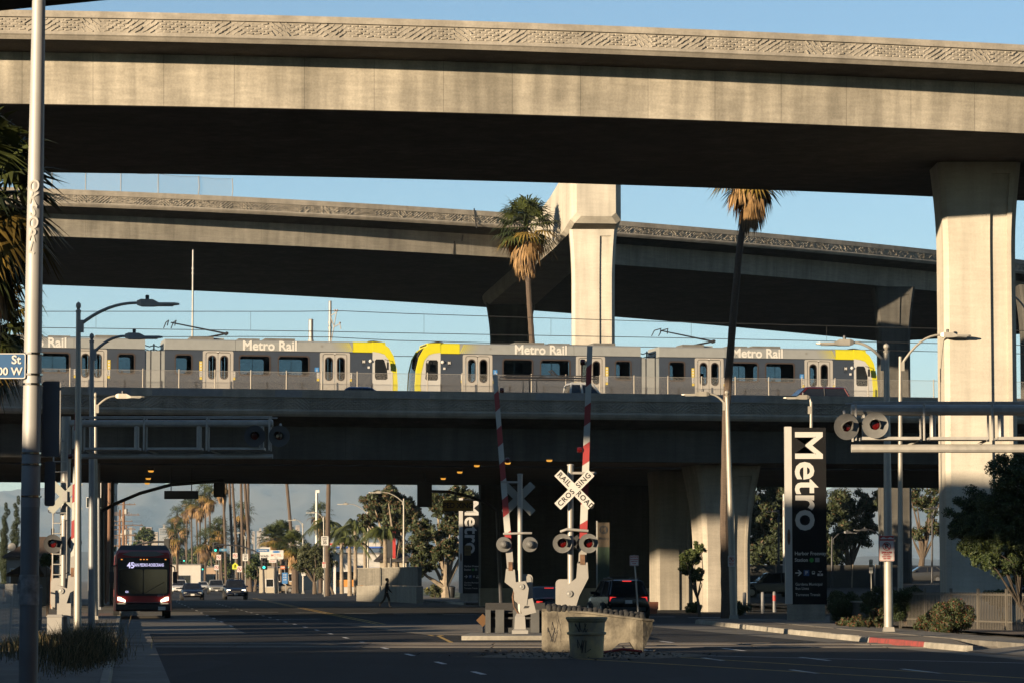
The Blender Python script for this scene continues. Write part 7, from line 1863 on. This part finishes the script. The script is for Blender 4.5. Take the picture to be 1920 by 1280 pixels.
CW = [STU('far_white', (.62, .58, .52)), STU('far_cream', (.55, .45, .34)), STU('far_tan', (.45, .32, .22)), STU('far_grey', (.4, .4, .4))]
def city_box(lb, px, yb, wpx, hpx, D, mat, group):
    p = P(px, yb, D); w_, h = wpx / F * D, hpx / F * D; z0 = hillf(p.x, D, max(0, min(1, (D - 4800) / 3200))) if D > 4800 else 0
    t = th('distant_building', lb, 'building', (p.x, D, min(z0, p.z)), group=group)
    top = p.z + h - t.location.z
    mb = MB(); mb.box((0, w_ / 2, top / 2), (w_, w_, top)); mb.build('walls', mat, t)
    mb = MB(); mb.box((0, w_ / 2, top + h * .03), (w_ * 1.04, w_ * 1.04, h * .06)); mb.build('roof', CW[3], t)
    nf = max(1, int(hpx / 3))
    for k in range(nf):
        mb = MB(); mb.box((0, -.02 * w_, top - h * (k + .6) / nf), (w_ * .85, .03 * w_, h / nf * .35)); mb.build('window_band', M('far_glass', (.10, .11, .12), .3, 0, 0), t)
city_box('tan office block with many storeys far down the street', 273, 1002, 22, 14, 4500, CW[2], None)
city_box('pale stepped office block right of the tan one', 308, 1002, 20, 12, 4300, CW[3], None)
city_box('low cream block between the two far offices', 290, 1005, 12, 8, 4200, CW[1], None)
for i in range(46):
    px = rnd.choice((rnd.uniform(200, 420), rnd.uniform(465, 560), rnd.uniform(465, 700))); yb = rnd.uniform(985, 1045); D = 4900 + (1045 - yb) * 46
    city_box('small pale building on the hazy far slope', px, yb, rnd.uniform(3, 7), rnd.uniform(2, 4.5), D, rnd.choice(CW), 'small buildings on the far slope')
for i in range(26):
    px = rnd.uniform(230, 480); D = rnd.uniform(1100, 2400); cl = [(np.array((rnd.uniform(-9, 9), rnd.uniform(-4, 4), rnd.uniform(4, 11))), rnd.uniform(3, 5), .8) for _ in range(6)]
    p = P(px, 1080, D); t = th('distant_tree', 'hazy tree in the far end of the street', 'tree', (p.x, D, 0), group='trees at the far end of the street')
    V, mi = leaves(cl, 3.2, 1.2, GRN, [.4, .4, .2], rg=np.random.default_rng(i)); put('crown', mesh_np('crown', V, 4, GRN, mi), t)
    mb = MB(); mb.tube([(0, 0, 0), (0, 0, 7)], .4, 5); mb.build('trunk', BARK, t)
for px, D, w_, hh, k_, lb in ((318, 620, 12, 4.6, 0, 'low white shop with flat roof just right of the bus'), (345, 800, 14, 5.2, 1, 'low cream shop behind the far queue of cars'), (440, 640, 12, 4.2, 2, 'low tan shop at the foot of the bare palm trunks'), (585, 560, 13, 4.8, 1, 'low cream shop behind the pepper tree'), (250, 900, 16, 6.0, 3, 'low grey shop seen over the bus roof'), (470, 720, 12, 4.4, 0, 'low white shop behind the car wash sign')):
    building(lb, px - w_ / 2 * F / D, px + w_ / 2 * F / D, 1086 - (hh - CZ) / D * F, D, 10, CW[k_], 'shop', windows=((-.5, .4, 1.2, .8), (.45, .4, 1.4, .8)), group='low shops far along the street')
# ------------------------------------------------------------------ haze
HZ = bpy.data.materials.new('haze_air'); HZ.use_nodes = True
tt = HZ.node_tree; tt.nodes.clear(); ho = tt.nodes.new('ShaderNodeOutputMaterial'); pv = tt.nodes.new('ShaderNodeVolumePrincipled')
pv.inputs['Color'].default_value = (.55, .78, 1.0, 1); pv.inputs['Density'].default_value = 4.2e-5; pv.inputs['Anisotropy'].default_value = .1
tt.links.new(pv.outputs[0], ho.inputs['Volume'])
mb = MB(); mb.box((0, 9000, 398), (13000, 18600, 800)); hz = mb.build('haze', HZ); tag(hz, 'thin pale air over the whole city', kind='stuff')
# ------------------------------------------------------------------ done
